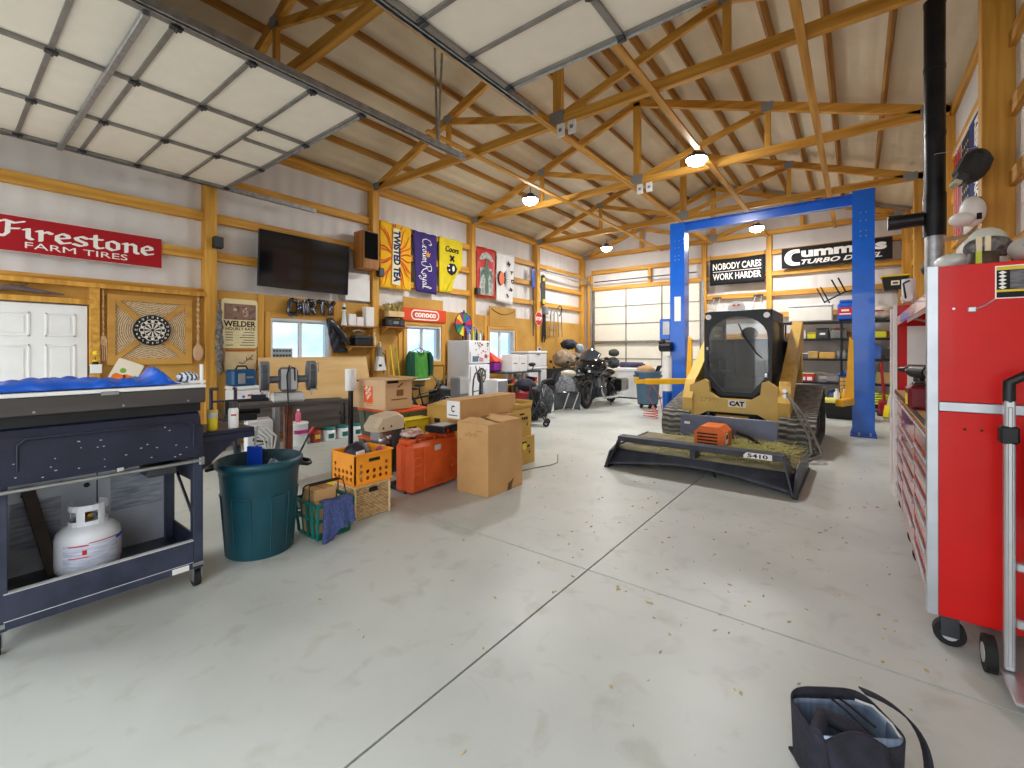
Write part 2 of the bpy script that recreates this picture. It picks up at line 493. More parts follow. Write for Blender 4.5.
# roof purlins
for k in range(7):
    for sx in (-1, 1):
        x = RX + sx * (.12 + .62 * k + .03)
        if x < XL + .1 or x > XR - .1: continue
        z = rafter(x) + .135
        for j, (y0, y1) in enumerate([(YF, 2.70), (2.70, 5.75), (5.75, 8.8), (8.8, 11.85), (11.85, YB)]):
            a = -sx * math.atan(SL)
            T = Matrix.Translation((x, (y0 + y1) / 2, z)) @ Matrix.Rotation(sx * math.atan(SL), 4, 'Y')
            o = MB(PURL).box((0, 0, 0), (.04, y1 - y0, .14), .003, T).build('roof_purlin')
            tag(o, 'roof purlin running lengthwise under the tan insulation', 'purlin', 'roof purlins', 'structure')
# trusses
PLATE = mat('Truss_Plate', '#9aa0a6', rough=.5, metal=.6, var=.2, scale=60)
def truss(y, lbl):
    t = thing('roof_truss', lbl, 'truss', (0, y, 0), group='roof trusses', kind='structure')
    zc = 4.97; h = .14; wd = .09
    MB(WOODX).beam((-8.2, 0, zc), (1.05, 0, zc), wd, h, .004).build('bottom_chord', t)
    for sx in (-1, 1):
        xe = -8.2 if sx < 0 else 1.05
        MB(WOODX).beam((xe, 0, rafter(xe)), (RX, 0, rafter(RX)), wd, h, .004).build('top_chord', t)
        xq = RX + sx * 2.33
        MB(WOODZ).beam((xq, 0, zc), (xq, 0, rafter(xq)), .06, .09, .003, up=(1, 0, 0)).build('web', t)
        MB(WOODX).beam((RX, 0, zc + .05), (xq, 0, rafter(xq) - .04), .05, .11, .003).build('web', t)
        MB(PLATE).bb(xq - .09, xq + .09, -.05, .05, rafter(xq) - .09, rafter(xq) + .06).build('gusset_plate', t)
        MB(PLATE).bb(xe - sx * .10, xe - sx * .32, -.05, .05, zc - .07, zc + .09).build('gusset_plate', t)
    MB(WOODZ).beam((RX, 0, zc), (RX, 0, rafter(RX)), .09, .14, .003, up=(1, 0, 0)).build('king_post', t)
    MB(PLATE).bb(RX - .12, RX + .12, -.05, .05, zc - .05, zc + .14).build('gusset_plate', t)
    return t
for y, l in [(2.70, 'roof truss nearest the open overhead doors'), (5.75, 'roof truss next to the end of the open overhead doors'), (8.80, 'roof truss over the front of the yellow loader'),
             (11.85, 'roof truss just above the blue lift crossbeam'), (14.9, 'roof truss standing against the back wall')]:
    truss(y, l)
for i, (x, y0) in enumerate([(-5.17, 4.6), (-3.62, 2.7), (-.47, 4.9), (-2.08, 4.4)]):
    o = MB(WOODY).bb(x - .045, x + .045, y0, 14.95, 4.86, 4.895, .003).build('truss_brace')
    tag(o, 'long thin brace under the truss chords ' + ['above the left row of lamps', 'along the middle of the roof', 'along the right of the roof', 'between the middle and the right of the roof'][i], 'brace', 'truss braces', 'structure')
# white junction boxes where the middle brace meets a truss
for y in (5.75, 8.80):
    for dx in (-.02, .17):
        t = thing('junction_box', 'small white electrical box under the %s truss, %s of its pair' % ('nearer' if y < 6 else 'farther', 'left' if dx < 0 else 'right'), 'electrical box', (-3.45 + dx, y - .06, 4.72), group='ceiling electrical boxes')
        MB(WHITEPL).bb(-.06, .06, -.02, .02, -.02, .17, .005).build('box_body', t)
        MB(GREY).bb(-.025, .025, -.026, -.02, .05, .10).build('outlet_face', t)

# ---- windows of the left wall
GLASS = mat('Window_Glass', '#93a8b9', rough=.03, var=0, trans=1.0, ior=1.02, spec=.2)
FRAMEW = mat('White_Vinyl_Frame', '#e9ebea', rough=.4, var=.02)
for i, (a, b, z0, z1) in enumerate(WINS):
    t = thing('window_%d' % (i + 1), ['sliding window under the television', 'sliding window under the orange lettered sign', 'sliding window beyond the refrigerator'][i], 'window', (XL, a, z0), kind='structure')
    wd, ht = b - a, z1 - z0
    f = MB(FRAMEW); fw = .045
    f.bb(-.09, .13, 0, wd, 0, fw); f.bb(-.09, .13, 0, wd, ht - fw, ht); f.bb(-.09, .13, 0, fw, fw, ht - fw); f.bb(-.09, .13, wd - fw, wd, fw, ht - fw)
    f.build('window_frame', t)
    for k in range(2):
        y0 = fw + k * (wd / 2 - fw + .02); y1 = y0 + wd / 2 - .02
        x0 = -.03 + .03 * k
        s = MB(FRAMEW); sw = .03
        s.bb(x0, x0 + .025, y0, y0 + sw, fw, ht - fw); s.bb(x0, x0 + .025, y1 - sw, y1, fw, ht - fw)
        s.bb(x0, x0 + .025, y0 + sw, y1 - sw, fw, fw + sw); s.bb(x0, x0 + .025, y0 + sw, y1 - sw, ht - fw - sw, ht - fw)
        so = s.build('sash', t)
        MB(GLASS).bb(x0 + .010, x0 + .014, y0 + sw, y1 - sw, fw + sw, ht - fw - sw).build('pane', so)
    tr = MB(WOODZ)
    tr.bb(.13, .16, -.09, 0, -.09, ht + .09, .004); tr.bb(.13, .16, wd, wd + .09, -.09, ht + .09, .004)
    tr.use(WOODY).bb(.13, .16, 0, wd, -.09, 0, .004).bb(.13, .16, 0, wd, ht, ht + .09, .004)
    tr.build('casing', t)

m = MB(mat('Window_Sticker', '#aeb9c2', rough=.6, var=.05)).bb(-8.256, -8.254, 3.70, 4.08, 1.40, 1.58).use(DKGREY)
for k in range(6): m.bb(-8.2535, -8.2525, 3.73 + .055 * k, 3.77 + .055 * k, 1.52, 1.55).bb(-8.2535, -8.2525, 3.73 + .055 * k, 3.775 + .055 * k, 1.43, 1.47)
tag(m.build('window_sticker'), 'pale sticker at the lower left of the window under the television', 'sticker')

# ---- six-panel door in the left wall
t = thing('door_1', 'white six-panel door in the left wall under the red lettered sign', 'door', mtx=LEFT(.36, 0, -8.12), kind='structure')
d = MB(WHITE).bb(0, .91, .02, 2.13, -.03, .03)
DSH = mat('Door_Moulding', '#e4e4e2', rough=.45, var=0)
d.build('door_leaf', t)
for cx in (.25, .66):
    for z0, z1 in ((.25, .95), (1.05, 1.62), (1.72, 2.02)):
        p = MB(WHITE)
        def ring(x0, x1, y0, y1, wd, zz):
            p.bb(x0, x1, y0, y0 + wd, .03, zz, .004); p.bb(x0, x1, y1 - wd, y1, .03, zz, .004); p.bb(x0, x0 + wd, y0, y1, .03, zz, .004); p.bb(x1 - wd, x1, y0, y1, .03, zz, .004)
        ring(cx - .14, cx + .14, z0, z1, .022, .042)
        p.bb(cx - .09, cx + .09, z0 + .05, z1 - .05, .03, .038, .008)
        p.build('door_panel', t)
MB(STEEL).cyl((.84, 1.0, .03), (.84, 1.0, .09), .02).ball((.84, 1.0, .10), .032).build('door_knob', t)
fr = MB(WOODZ).bb(-.12, -.02, 0, 2.22, -.02, .05, .004).bb(.93, 1.03, 0, 2.40, -.02, .07, .004)
fr.use(WOODY).bb(-.12, .93, 2.15, 2.22, -.02, .06, .004).bb(-.4, 2.25, 2.38, 2.44, -.02, .10, .004)
fr.build('door_frame', t)
# shelf recess over the door
o = MB(OSB).bb(-.4, .92, 2.22, 2.38, -.035, -.015).build('back_board', t)

# ---- overhead doors, open
DPAN = mat('Door_Panel_Face', '#f4eddf', rough=.5, var=.02)
RIBM = mat('Door_Rib_Steel', '#8d8a86', rough=.45, metal=.5, var=.15)
def open_door(name, lbl, x0, x1, yend, ytrack, z):
    t = thing(name, lbl, 'overhead door', (x0, yend, z), kind='structure')
    Wd = x1 - x0; sec = .555
    ys = yend
    k = 0
    while ys - sec * k > YF + .35 and k < 7:
        ya = -sec * k; yb = ya - sec
        p = MB(DPAN).bb(.01, Wd - .01, yb + .006, ya, 0, .045)
        po = p.build('door_section', t)
        r = MB(RIBM)
        r.bb(.0, Wd, ya - .035, ya - .0, -.022, 0)
        for q in range(4):
            xx = Wd * q / 3
            xx = min(max(xx, .03), Wd - .03)
            r.bb(xx - .028, xx + .028, yb + .01, ya - .035, -.03, 0, .004)
        r.build('stiffener', po)
        for q in range(4):
            xx = min(max(Wd * q / 3, .05), Wd - .05)
            hinge = MB(DKSTEEL).bb(xx - .03, xx + .03, ya - .055, ya + .03, -.045, -.022, .004).cyl((xx - .035, ya - .005, -.045), (xx + .035, ya - .005, -.045), .012, n=8)
            hinge.build('hinge', po)
        k += 1
    # end rail
    MB(GALV).bb(0, Wd, 0, .03, -.03, .06, .004).build('end_rail', t)
    for xx in (-.04, Wd + .04):
        tk = MB(GALV)
        L0, L1 = -(yend - YF - .3), ytrack - yend
        tk.bb(xx - .03, xx + .03, L0, L1, .03, .035).bb(xx - .03, xx - .026, L0, L1, -.03, .03).bb(xx + .026, xx + .03, L0, L1, -.03, .03)
        tk.bb(xx - .03, xx - .015, L0, L1, -.033, -.03).bb(xx + .015, xx + .03, L0, L1, -.033, -.03)
        pts = [(xx, L0, 0)] + [(xx, L0 - .3 * math.sin(a), -.3 + .3 * math.cos(a)) for a in [i * pi / 12 for i in range(1, 7)]] + [(xx, L0 - .3, -z + .01)]
        tk.tube(pts, .028, 6)
        tk.build('track', t)
    return t
D1 = open_door('door_2', 'cream overhead door drawn open under the roof at upper left', -7.9, -4.2, 2.86, 4.35, 4.12)
D2 = open_door('door_3', 'cream overhead door drawn open under the roof at top centre', -2.72, .88, 3.45, 4.0, 4.12)
MB(GALV).bb(0, 3.7, -1.90, -1.85, -.08, -.03, .006).build('stiffening_strut', D1)
MB(RIBM).bb(2.0, 2.05, -.55, .0, -.03, 0, .004).build('half_stile', D1)
o = MB(GALV)
for hx_, hy_ in ((-4.14, 3.85),):
    o.beam((hx_, hy_, 4.15), (hx_ - .05, hy_, 5.5), .035, .004).beam((hx_, hy_ + .02, 4.15), (hx_ + .08, hy_ + .02, 5.5), .035, .004)
tag(o.build('track_hanger'), 'perforated steel strap hanging the open door track from the roof', 'hanger')

# ---- far overhead door, closed
t = thing('door_4', 'closed cream overhead door in the back wall', 'overhead door', (-7.72, YB - .03, 0), kind='structure')
DPB = mat('Far_Door_Face', '#eeeadb', rough=.5, var=.02)
Wd = 3.8
for k in range(6):
    z0 = .02 + .62 * k
    p = MB(DPB).bb(0, Wd, -.045, 0, z0, z0 + .614)
    po = p.build('door_section', t)
    r = MB(RIBM)
    r.bb(0, Wd, -.062, -.045, z0 + .597, z0 + .618)
    for q in range(4):
        xx = min(max(Wd * q / 3, .03), Wd - .03)
        r.bb(xx - .02, xx + .02, -.06, -.045, z0, z0 + .6)
    if k == 2: r.bb(0, Wd, -.12, -.062, z0 + .54, z0 + .60, .004)
    r.build('stiffener', po)
for xx in (-.06, Wd + .06):
    MB(GALV).bb(xx - .035, xx + .035, -.14, -.05, 0, 3.78, .004).build('track', t)
MB(DKSTEEL).cyl((.1, -.2, 4.02), (Wd - .1, -.2, 4.02), .02).build('spring_shaft', t)
MB(GALV).tube([(-.06, -.1, 3.78), (-.06, -.16, 3.95), (-.06, -.32, 4.05), (-.06, -.6, 4.07), (-.06, -3.2, 4.07)], .03, 6).build('track', t)
# ================================================================== things on the left wall
def rrect(w, h, r, n=5, x=0, y=0):
    P = []
    for cx, cy, a0 in ((w - r, r, -pi / 2), (w - r, h - r, 0), (r, h - r, pi / 2), (r, r, pi)):
        for i in range(n + 1):
            a = a0 + pi / 2 * i / n
            P.append((x + cx + r * math.cos(a), y + cy + r * math.sin(a)))
    return P
def disc(r, n=32, x=0, y=0, sx=1, sy=1):
    return [(x + r * sx * math.cos(2 * pi * i / n), y + r * sy * math.sin(2 * pi * i / n)) for i in range(n)]

# -- long red sign with blackletter lettering
SRED = mat('Sign_Red', '#a8101f', rough=.35, var=.04)
SWHITE = mat('Sign_White', '#f4f1ec', rough=.5, var=0)
t = thing('tire_sign', 'long dark red metal sign with white FARM TIRES lettering above the white door', 'sign', mtx=LEFT(.40, 2.75, -8.125))
MB(SRED).bb(0, 1.68, 0, .435, 0, .012, .003).use(SWHITE).bb(0, 1.68, .431, .435, .012, .014).bb(0, 1.68, 0, .003, .012, .014).build('sign_plate', t)
GL = {
 'F': (.66, [[(-.02, .80), (.14, .93), (.40, .84), (.64, .97)], [(.24, .88), (.22, .25), (.10, .04), (-.08, .10)], [(.22, .48), (.50, .55)]]),
 'i': (.34, [[(.0, .54), (.10, .60), (.10, .10), (.20, .02)]]),
 'r': (.50, [[(0, .54), (.10, .60), (.10, .02)], [(.10, .42), (.28, .58), (.40, .50)]]),
 'e': (.54, [[(.08, .28), (.40, .40), (.36, .54), (.22, .60), (.06, .45), (.05, .2), (.2, .02), (.42, .12)]]),
 's': (.52, [[(.42, .52), (.25, .60), (.06, .48), (.12, .36), (.36, .24), (.38, .12), (.2, .02), (.0, .10)]]),
 't': (.48, [[(.15, .80), (.15, .12), (.25, .02), (.38, .08)], [(-.02, .56), (.36, .58)]]),
 'o': (.58, [[(.22, .60), (.05, .48), (.05, .15), (.22, .02), (.41, .14), (.41, .47), (.22, .60)]]),
 'n': (.62, [[(0, .54), (.10, .60), (.10, .02)], [(.10, .46), (.30, .60), (.42, .50), (.42, .10), (.52, .02)]])}
m = MB(SWHITE); x = .10
for ch in 'Firestone':
    wd, st = GL[ch]
    m.pen(st, x, .165, .215, nib=(.175, .085), ang=.55, d=.003, z=.012, kx=.305)
    x += wd * .305 + .006
m.text('FARM TIRES', .31, .055, .98, .078, .003, .012)
m.build('lettering', t)

# -- dartboard panel
WEAVE = mat('Woven_Reed', '#cfae80', rough=.85, var=.1, scale=30)
nt = WEAVE.node_tree; b = nt.nodes['Principled BSDF']
tc = nt.nodes['Texture Coordinate']
wv = nt.nodes.new('ShaderNodeTexWave'); wv.wave_type = 'RINGS'; wv.rings_direction = 'SPHERICAL'; wv.inputs['Scale'].default_value = 13; wv.inputs['Distortion'].default_value = 3; wv.inputs['Detail Scale'].default_value = 6
rp = nt.nodes.new('ShaderNodeValToRGB'); rp.color_ramp.elements[0].color = lin('#8d6f52'); rp.color_ramp.elements[1].color = lin('#dcc29a'); rp.color_ramp.elements[0].position = .15; rp.color_ramp.elements[1].position = .6
nt.links.new(tc.outputs['Object'], wv.inputs['Vector']); nt.links.new(wv.outputs['Fac'], rp.inputs['Fac']); nt.links.new(rp.outputs['Color'], b.inputs['Base Color'])
TANW = wood('Tan_Frame', '#cc9a4a', '#b9853a', 'x', s=8)
t = thing('reed_panel', 'square reed-woven panel with tan crossed boards behind the dartboard', 'wall panel', mtx=LEFT(1.96, 1.83, -8.118))
S = .49
MB(WEAVE).bb(-S + .05, S - .05, -S + .05, S - .05, 0, .02).build('woven_back', t)
f = MB(TANW)
for sy in (-1, 1): f.bb(-S, S, sy * S, sy * (S - .085), .0, .045, .003)
for sx in (-1, 1): f.bb(sx * S, sx * (S - .085), -S + .085, S - .085, .0, .045, .003)
f.build('frame', t)
for a in (pi / 4, -pi / 4):
    M = Matrix.Rotation(a, 4, 'Z')
    for e in (-1, 1): MB(TANW).bb(e * .2, e * .585, -.035, .035, .02, .04, .002, M).build('cross_board', t)
t = thing('dartboard', 'round black and cream dartboard on the reed panel', 'dartboard', mtx=LEFT(1.955, 1.835, -8.07))
DCR = mat('Dart_Cream', '#e2ddd0', rough=.8, var=.05)
MB(BLACK).prism(disc(.218, 40), -.004, .03).build('rim', t)
m = MB(DCR)
for k in range(20):
    a0 = pi / 2 + pi / 20 + 2 * pi * k / 20; a1 = a0 + pi / 10
    m.use(DCR if k % 2 else BLACK)
    for r0, r1 in ((.018, .155),):
        m.prism([(r0 * math.cos(a0), r0 * math.sin(a0)), (r1 * math.cos(a0), r1 * math.sin(a0)), (r1 * math.cos((a0 + a1) / 2), r1 * math.sin((a0 + a1) / 2)), (r1 * math.cos(a1), r1 * math.sin(a1)), (r0 * math.cos(a1), r0 * math.sin(a1))], .03, .034)
    m.use(BLACK if k % 2 else DCR)
    for r0, r1 in ((.098, .106), (.147, .157)):
        m.prism([(r0 * math.cos(a0), r0 * math.sin(a0)), (r1 * math.cos(a0), r1 * math.sin(a0)), (r1 * math.cos(a1), r1 * math.sin(a1)), (r0 * math.cos(a1), r0 * math.sin(a1))], .034, .0345)
m.use(BLACK).prism(disc(.016), .034, .036)
m.build('target_face', t)
m = MB(SWHITE)
for k, n in enumerate([20, 1, 18, 4, 13, 6, 10, 15, 2, 17, 3, 19, 7, 16, 8, 11, 14, 9, 12, 5]):
    a = pi / 2 - 2 * pi * k / 20
    w_ = .026 if n > 9 else .014
    m.text(str(n), .187 * math.cos(a) - w_ / 2, .187 * math.sin(a) - .014, w_, .028, .001, .03, bold=.03)
m.build('numbers', t)

# -- carved fork and spoon
CARV = wood('Carved_Wood', '#d6b083', '#b98a5c', 'z', s=20)
def twisted(mb, y0, y1):
    n = 44
    mb.tube([(0, y0 + (y1 - y0) * i / n, .03) for i in range(n + 1)], [.017 + .007 * math.sin(i * 1.25) for i in range(n + 1)], 10)
t = thing('carved_fork', 'giant carved wooden fork hanging left of the dartboard', 'wooden fork', mtx=LEFT(1.428, 1.39, -8.118))
t.scale = (.66, 1, 1)
m = MB(CARV); twisted(m, .34, 1.02); m.build('handle', t)
m = MB(CARV).prism([(-.055, .22), (.055, .22), (.062, .30), (.03, .35), (-.03, .35), (-.062, .30)], .015, .045)
for k in range(4):
    xx = -.047 + k * .0315
    m.prism([(xx - .010, .24), (xx + .010, .24), (xx + .008, .02), (xx, .0), (xx - .008, .02)], .018, .042)
m.build('tines', t)
MB(DKSTEEL).cyl((0, 1.0, 0), (0, 1.0, .06), .006, n=6).ball((0, 1.03, .03), (.02, .02, .02)).build('hanging_nail', t)
t = thing('carved_spoon', 'giant carved wooden spoon hanging right of the dartboard', 'wooden spoon', mtx=LEFT(2.533, 1.39, -8.118))
m = MB(CARV); twisted(m, .24, 1.0); m.build('handle', t)
m = MB(mat('Carved_Bowl', '#c9a07c', rough=.6, var=.08))
m.ball((0, .12, .04), (.075, .13, .035), 20, 12, f=lambda d: 1 - .55 * max(0, d.z) ** 2)
m.build('bowl', t)
# -- white box with yellow topped bottle
t = thing('wall_box', 'small white box fixed to the wall beside the door frame', 'box', mtx=LEFT(1.29, 1.24, -8.118))
MB(WHITE).bb(0, .115, 0, .115, 0, .10, .004).bb(-.004, .119, .108, .118, 0, .104, .003).build('box_body', t)
t = thing('yellow_figurine', 'small dark figurine with round yellow top standing on the white wall box', 'figurine', mtx=LEFT(1.345, 1.3585, -8.06))
MB(BLACK).lathe([(.035, 0), (.04, .01), (.03, .03), (.012, .04), (.010, .12)], 12, Matrix.Rotation(-pi / 2, 4, 'X')).build('stem', t)
MB(YEL).ball((0, .15, 0), (.032, .035, .03)).build('top', t); MB(YEL).ball((0, .045, 0), (.035, .018, .03)).build('collar', t)
# -- pumpkin flag
t = thing('pumpkin_flag', 'cream cloth with two orange pumpkins, propped below the dartboard', 'cloth', mtx=LEFT(1.50, 1.05, -8.065) @ Matrix.Rotation(-.42, 4, 'Z'))
CREAM = mat('Cream_Cloth', '#f0e6d2', rough=.9, var=.04)
MB(CREAM).prism(rrect(.30, .40, .02, x=-.08), .0, .012).build('cloth', t)
PUMP = mat('Pumpkin_Orange', '#ef7d2a', rough=.8, var=.12, scale=12); PGR = mat('Leaf_Green', '#7fae3c', rough=.8, var=.1)
m = MB(PUMP)
for cx, cy in ((.03, .14), (.13, .16)):
    for dx in (-.04, 0, .04): m.prism(disc(.045, 16, cx + dx, cy, 1, 1.25), .012, .014 + .001 * (dx == 0))
m.use(PGR).prism(disc(.035, 12, .03, .25), .012, .0155).prism(disc(.03, 12, .19, .20), .012, .0165).prism(disc(.04, 12, 0, .05), .012, .0165)
m.build('pumpkin_print', t)

# -- small black speakers on the posts
for y, z, lb in ((2.765, 3.15, 'small black speaker on the post right of the long red sign'), (5.80, 3.10, 'small black speaker on the post left of the sunburst banner'), (8.86, 3.02, 'small black speaker on the post left of the red and white banner')):
    t = thing('wall_speaker', lb, 'speaker', mtx=LEFT(y - .065, z, -8.05), group='small post speakers')
    MB(BLACK).bb(0, .13, 0, .18, .02, .13, .01).build('speaker_box', t)
    MB(DKGREY).bb(.01, .12, .01, .17, .13, .134, .003).build('grille', t)
    MB(DKSTEEL).bb(.05, .08, .06, .12, 0, .02).build('bracket', t)

# -- welder sign, parchment, pelt
t = thing('rate_sign', 'cream welder hourly rate sign on the post bay wall', 'sign', mtx=LEFT(2.86, 1.58, -8.118))
SCREAM = mat('Sign_Cream', '#e9dcae', rough=.6, var=.06, scale=6)
MB(SCREAM).prism(rrect(.55, .81, .05), 0, .012).build('sign_plate', t)
m = MB(mat('Photo_Dark', '#3c2a35', rough=.7, hx2='#8d6f5f', scale=16, detail=6, lo=.52, hi=.7)).bb(.04, .52, .47, .73, .012, .014)
m.use(mat('Photo_Skin', '#dcb49a', rough=.7, hx2='#6b4f49', scale=25)).prism(disc(.05, 14, .36, .60, 1, 1.6), .014, .015).prism(disc(.03, 14, .20, .64), .014, .015)
m.build('picture', t)
m = MB(INK).text('WELDER', .03, .355, .49, .095, .002, .012, bold=.03).text('HOURLY RATE', .06, .295, .45, .05, .002, .012, bold=.01)
for k in range(6):
    yy = .255 - k * .042
    if k not in (4,): m.bb(.06, .17, yy, yy + .011, .012, .0135)
    if k not in (3, 5):
        for q in range(5): m.bb(.19 + .02 * q, .196 + .02 * q, yy, yy + .004, .012, .0135)
    m.bb(.33 - .03 * (k % 3), .50, yy, yy + .011, .012, .0135)
m.build('lettering', t)
t = thing('mounted_parchment', 'torn parchment with antler drawing pinned below the cream rate sign', 'poster', mtx=LEFT(2.89, 1.20, -8.118))
m = MB(mat('Parchment', '#dfc79a', rough=.9, var=.08, scale=7))
m.sheet(lambda u, v: (.50 * u + .008 * wob(0, v, 0, 9), .35 * v + .008 * wob(u, 0, 0, 11), .012 + .02 * (1 - v) * u + .004 * wob(u, v, 0, 5)), 12, 8, .003)
m.use(mat('Parchment_Burn', '#b5662c', rough=.9, var=.1)).bb(.03, .48, .325, .355, .012, .02)
m.build('paper', t)
m = MB(INK)
for s in ([(.28, .12, .034), (.34, .18, .032), (.40, .22, .03), (.44, .27, .03)], [(.34, .18, .034), (.33, .24, .03)], [(.37, .2, .034), (.43, .19, .036)], [(.28, .12, .035), (.22, .15, .03)]): m.tube(s, .005, 6)
m.build('antler_drawing', t)
t = thing('animal_pelt', 'long grey animal pelt hanging beside the timber post', 'pelt', mtx=LEFT(2.80, 1.16, -8.02))
t.scale = (.8, 1, .8)
FUR = mat('Grey_Fur', '#8f8a86', rough=.95, hx2='#4d4a4a', scale=26, bump=.9, bscale=70)
m = MB(FUR); n = 40
m.tube([(.012 * math.sin(i * .8), 1.19 * i / n, .0) for i in range(n + 1)], [.02 + .045 * math.sin(pi * min(1, (i + 2) / n * 1.05)) ** .6 * (1 + .15 * math.sin(i * 2.3)) for i in range(n + 1)], 12)
m.build('fur', t)

# -- television
t = thing('television', 'large black flat television mounted high on the left wall', 'television', mtx=LEFT(3.37, 2.64, -8.12))
SCRN = mat('Tv_Screen', '#08080b', rough=.08, var=0, spec=.6)
Mt = Matrix.Translation((0, 0, .07)) @ Matrix.Rotation(.06, 4, 'X')
MB(BLACK).bb(0, 1.69, 0, .96, 0, .045, .006, Mt).build('bezel', t)
MB(SCRN).bb(.012, 1.678, .018, .948, .045, .048, 0, Mt).build('screen', t)
MB(DKSTEEL).bb(.7, 1.0, .3, .7, 0, .075).build('wall_mount', t)

# -- wooden speaker
t = thing('mounted_speaker', 'wooden cabinet loudspeaker with black grille mounted right of the television', 'speaker', mtx=LEFT(5.26, 3.19, -8.12))
SPW = wood('Speaker_Oak', '#b5793a', '#8f5a26', 'y')
MB(SPW).bb(0, .36, 0, .76, 0, .34, .006).build('cabinet', t)
MB(mat('Grille_Cloth', '#0f1011', rough=.95, var=.1, spec=.1)).bb(.025, .335, .20, .735, .34, .352, .004).build('grille', t)
MB(SPW).bb(.02, .34, .02, .18, .34, .346, .003).build('lower_panel', t)
t = thing('mounted_foam_board', 'white insulation sheet propped under the wooden loudspeaker', 'panel', mtx=LEFT(5.06, 2.56, -8.12))
MB(WHITE).bb(0, .56, 0, .56, 0, .03).build('sheet', t)

# -- balloon letters
FOIL = mat('Black_Foil', '#5b5d63', rough=.16, metal=1.0, var=.5, scale=8)
BL = {'D': [[(0, 0), (0, 1)], [(0, 1), (.35, .93), (.5, .65), (.5, .35), (.35, .07), (0, 0)]], 'I': [[(.1, 0), (.1, 1)]],
      'R': [[(0, 0), (0, 1)], [(0, 1), (.35, .95), (.4, .72), (.3, .52), (0, .48)], [(.15, .48), (.45, 0)]],
      'T': [[(0, 1), (.5, 1)], [(.25, 1), (.25, 0)]], 'Y': [[(0, 1), (.24, .5)], [(.5, 1), (.24, .5), (.2, 0)]]}
xx = 3.90
for ch, wd in zip('DIRTY', (.26, .10, .20, .17, .2)):
    m = MB(FOIL)
    for st in BL[ch]:
        P = []
        for i in range(len(st) - 1):
            for q in range(4):
                P.append((st[i][0] + (st[i + 1][0] - st[i][0]) * q / 4, st[i][1] + (st[i + 1][1] - st[i][1]) * q / 4))
        P.append(st[-1])
        N = len(P)
        m.tube([((p[0]) * .36, p[1] * .27, 0) for p in P], [.042 + .008 * math.sin(i * 2.1) if 0 < i < N - 1 else .026 for i in range(N)], 10)
    o = m.build('hanging_balloon', mtx=LEFT(xx, 2.19 if ch != 'Y' else 2.21, -8.04) @ Matrix.Rotation(-.12 if ch == 'D' else .08, 4, 'Z'))
    tag(o, 'dark foil balloon letter %s above the window' % ch, 'balloon', 'foil balloon letters')
    xx += wd + .0
# -- shiny black garment bag
t = thing('hanging_coat', 'shiny black coat with silver stripe hanging at the right of the window', 'coat', mtx=LEFT(4.62, 1.50, -8.10))
BVIN = mat('Black_Vinyl', '#2b2e38', rough=.22, var=.3, scale=6, bump=.3, bscale=9)
def coat(u, v):
    x = .02 + .26 * (1 - v) * .9 + (u - .5) * (.36 - .16 * v) * .9
    return (x + .05, .66 * v, .06 + .05 * math.sin(u * pi) + .025 * wob(u, v, 0, 7))
MB(BVIN).sheet(coat, 18, 18, .02).build('shell', t)
m = MB(LTGREY); m.tube([(.06, .62, .13), (.2, .50, .155), (.32, .36, .17), (.42, .22, .16)], .012, 6); m.build('stripe', t)
m = MB(BVIN); m.tube([(.05, .64, .09), (.18, .46, .16), (.32, .28, .19), (.44, .17, .16)], [.03, .045, .045, .03], 10); m.build('sleeve', t)

# -- shelves and what stands on them
def shelf(y0, y1, z, dep, lb):
    t = thing('wall_shelf', lb, 'shelf', mtx=LEFT(y0, z, -8.12), group='wall shelves')
    MB(WOODY).bb(0, dep, -.03, 0, 0, .001).build('unused', t) if False else None
    m = MB(wood('Shelf_Board', '#a06a35', '#7d4f26', 'x')).bb(0, y1 - y0, -.03, 0, 0, dep, .003); m.build('board', t)
    for xx in (.08, y1 - y0 - .08):
        MB(WOODZ).prism([(0, 0), (dep * .8, 0), (0, -.16)], -.012, .012, Matrix(((0, 0, 1, xx), (0, 1, 0, -.03), (1, 0, 0, 0), (0, 0, 0, 1)))).build('bracket', t)
shelf(4.86, 5.66, 2.03, .28, 'upper brown shelf between the window and the post, carrying white boxes')
shelf(5.0, 5.66, 1.63, .28, 'lower brown shelf between the window and the post')
shelf(5.84, 6.42, 2.05, .30, 'brown shelf right of the post, carrying a black radio')
t = thing('lighthouse_figure', 'white lighthouse shaped ornament at left end of upper shelf', 'ornament', (-7.95, 4.94, 2.031))
MB(WHITE).lathe([(.06, 0), (.055, .04), (.04, .1), (.032, .28), (.045, .285), (.045, .30), (.03, .305), (.03, .37)], 14).build('tower', t)
MB(BLACK).lathe([(.034, .31), (.034, .355)], 12).build('lantern_band', t); MB(WHITE).lathe([(.034, .37), (.03, .40), (.0, .44)], 12).build('roof', t)
for y, wy, h, lb in ((5.10, .15, .23, 'short white box at left of the trio on the upper shelf'), (5.27, .15, .18, 'lowest white box in the middle of the upper shelf'), (5.50, .19, .40, 'tall white box at right end of the upper shelf')):
    t = thing('white_box', lb, 'box', (-7.97, y, 2.031), group='white boxes on the shelf')
    MB(WHITE).bb(-.07, .07, -wy / 2, wy / 2, 0, h, .003).build('carton', t)
    MB(LTGREY).bb(-.0701, .0706, -wy / 2 - .0006, wy / 2 + .0006, h * .86, h * .868).build('lid_seam', t)
t = thing('tackle_box', 'black tackle box on the lower shelf', 'box', (-7.97, 5.33, 1.631))
MB(BLACK).bb(-.11, .11, -.19, .17, 0, .15, .012).build('box_body', t); MB(DKGREY).bb(-.112, .112, -.192, .172, .15, .21, .02).build('lid', t); MB(GREY).tube([(0, -.08, .21), (0, -.07, .25), (0, .05, .25), (0, .06, .21)], .01, 8).build('handle', t)
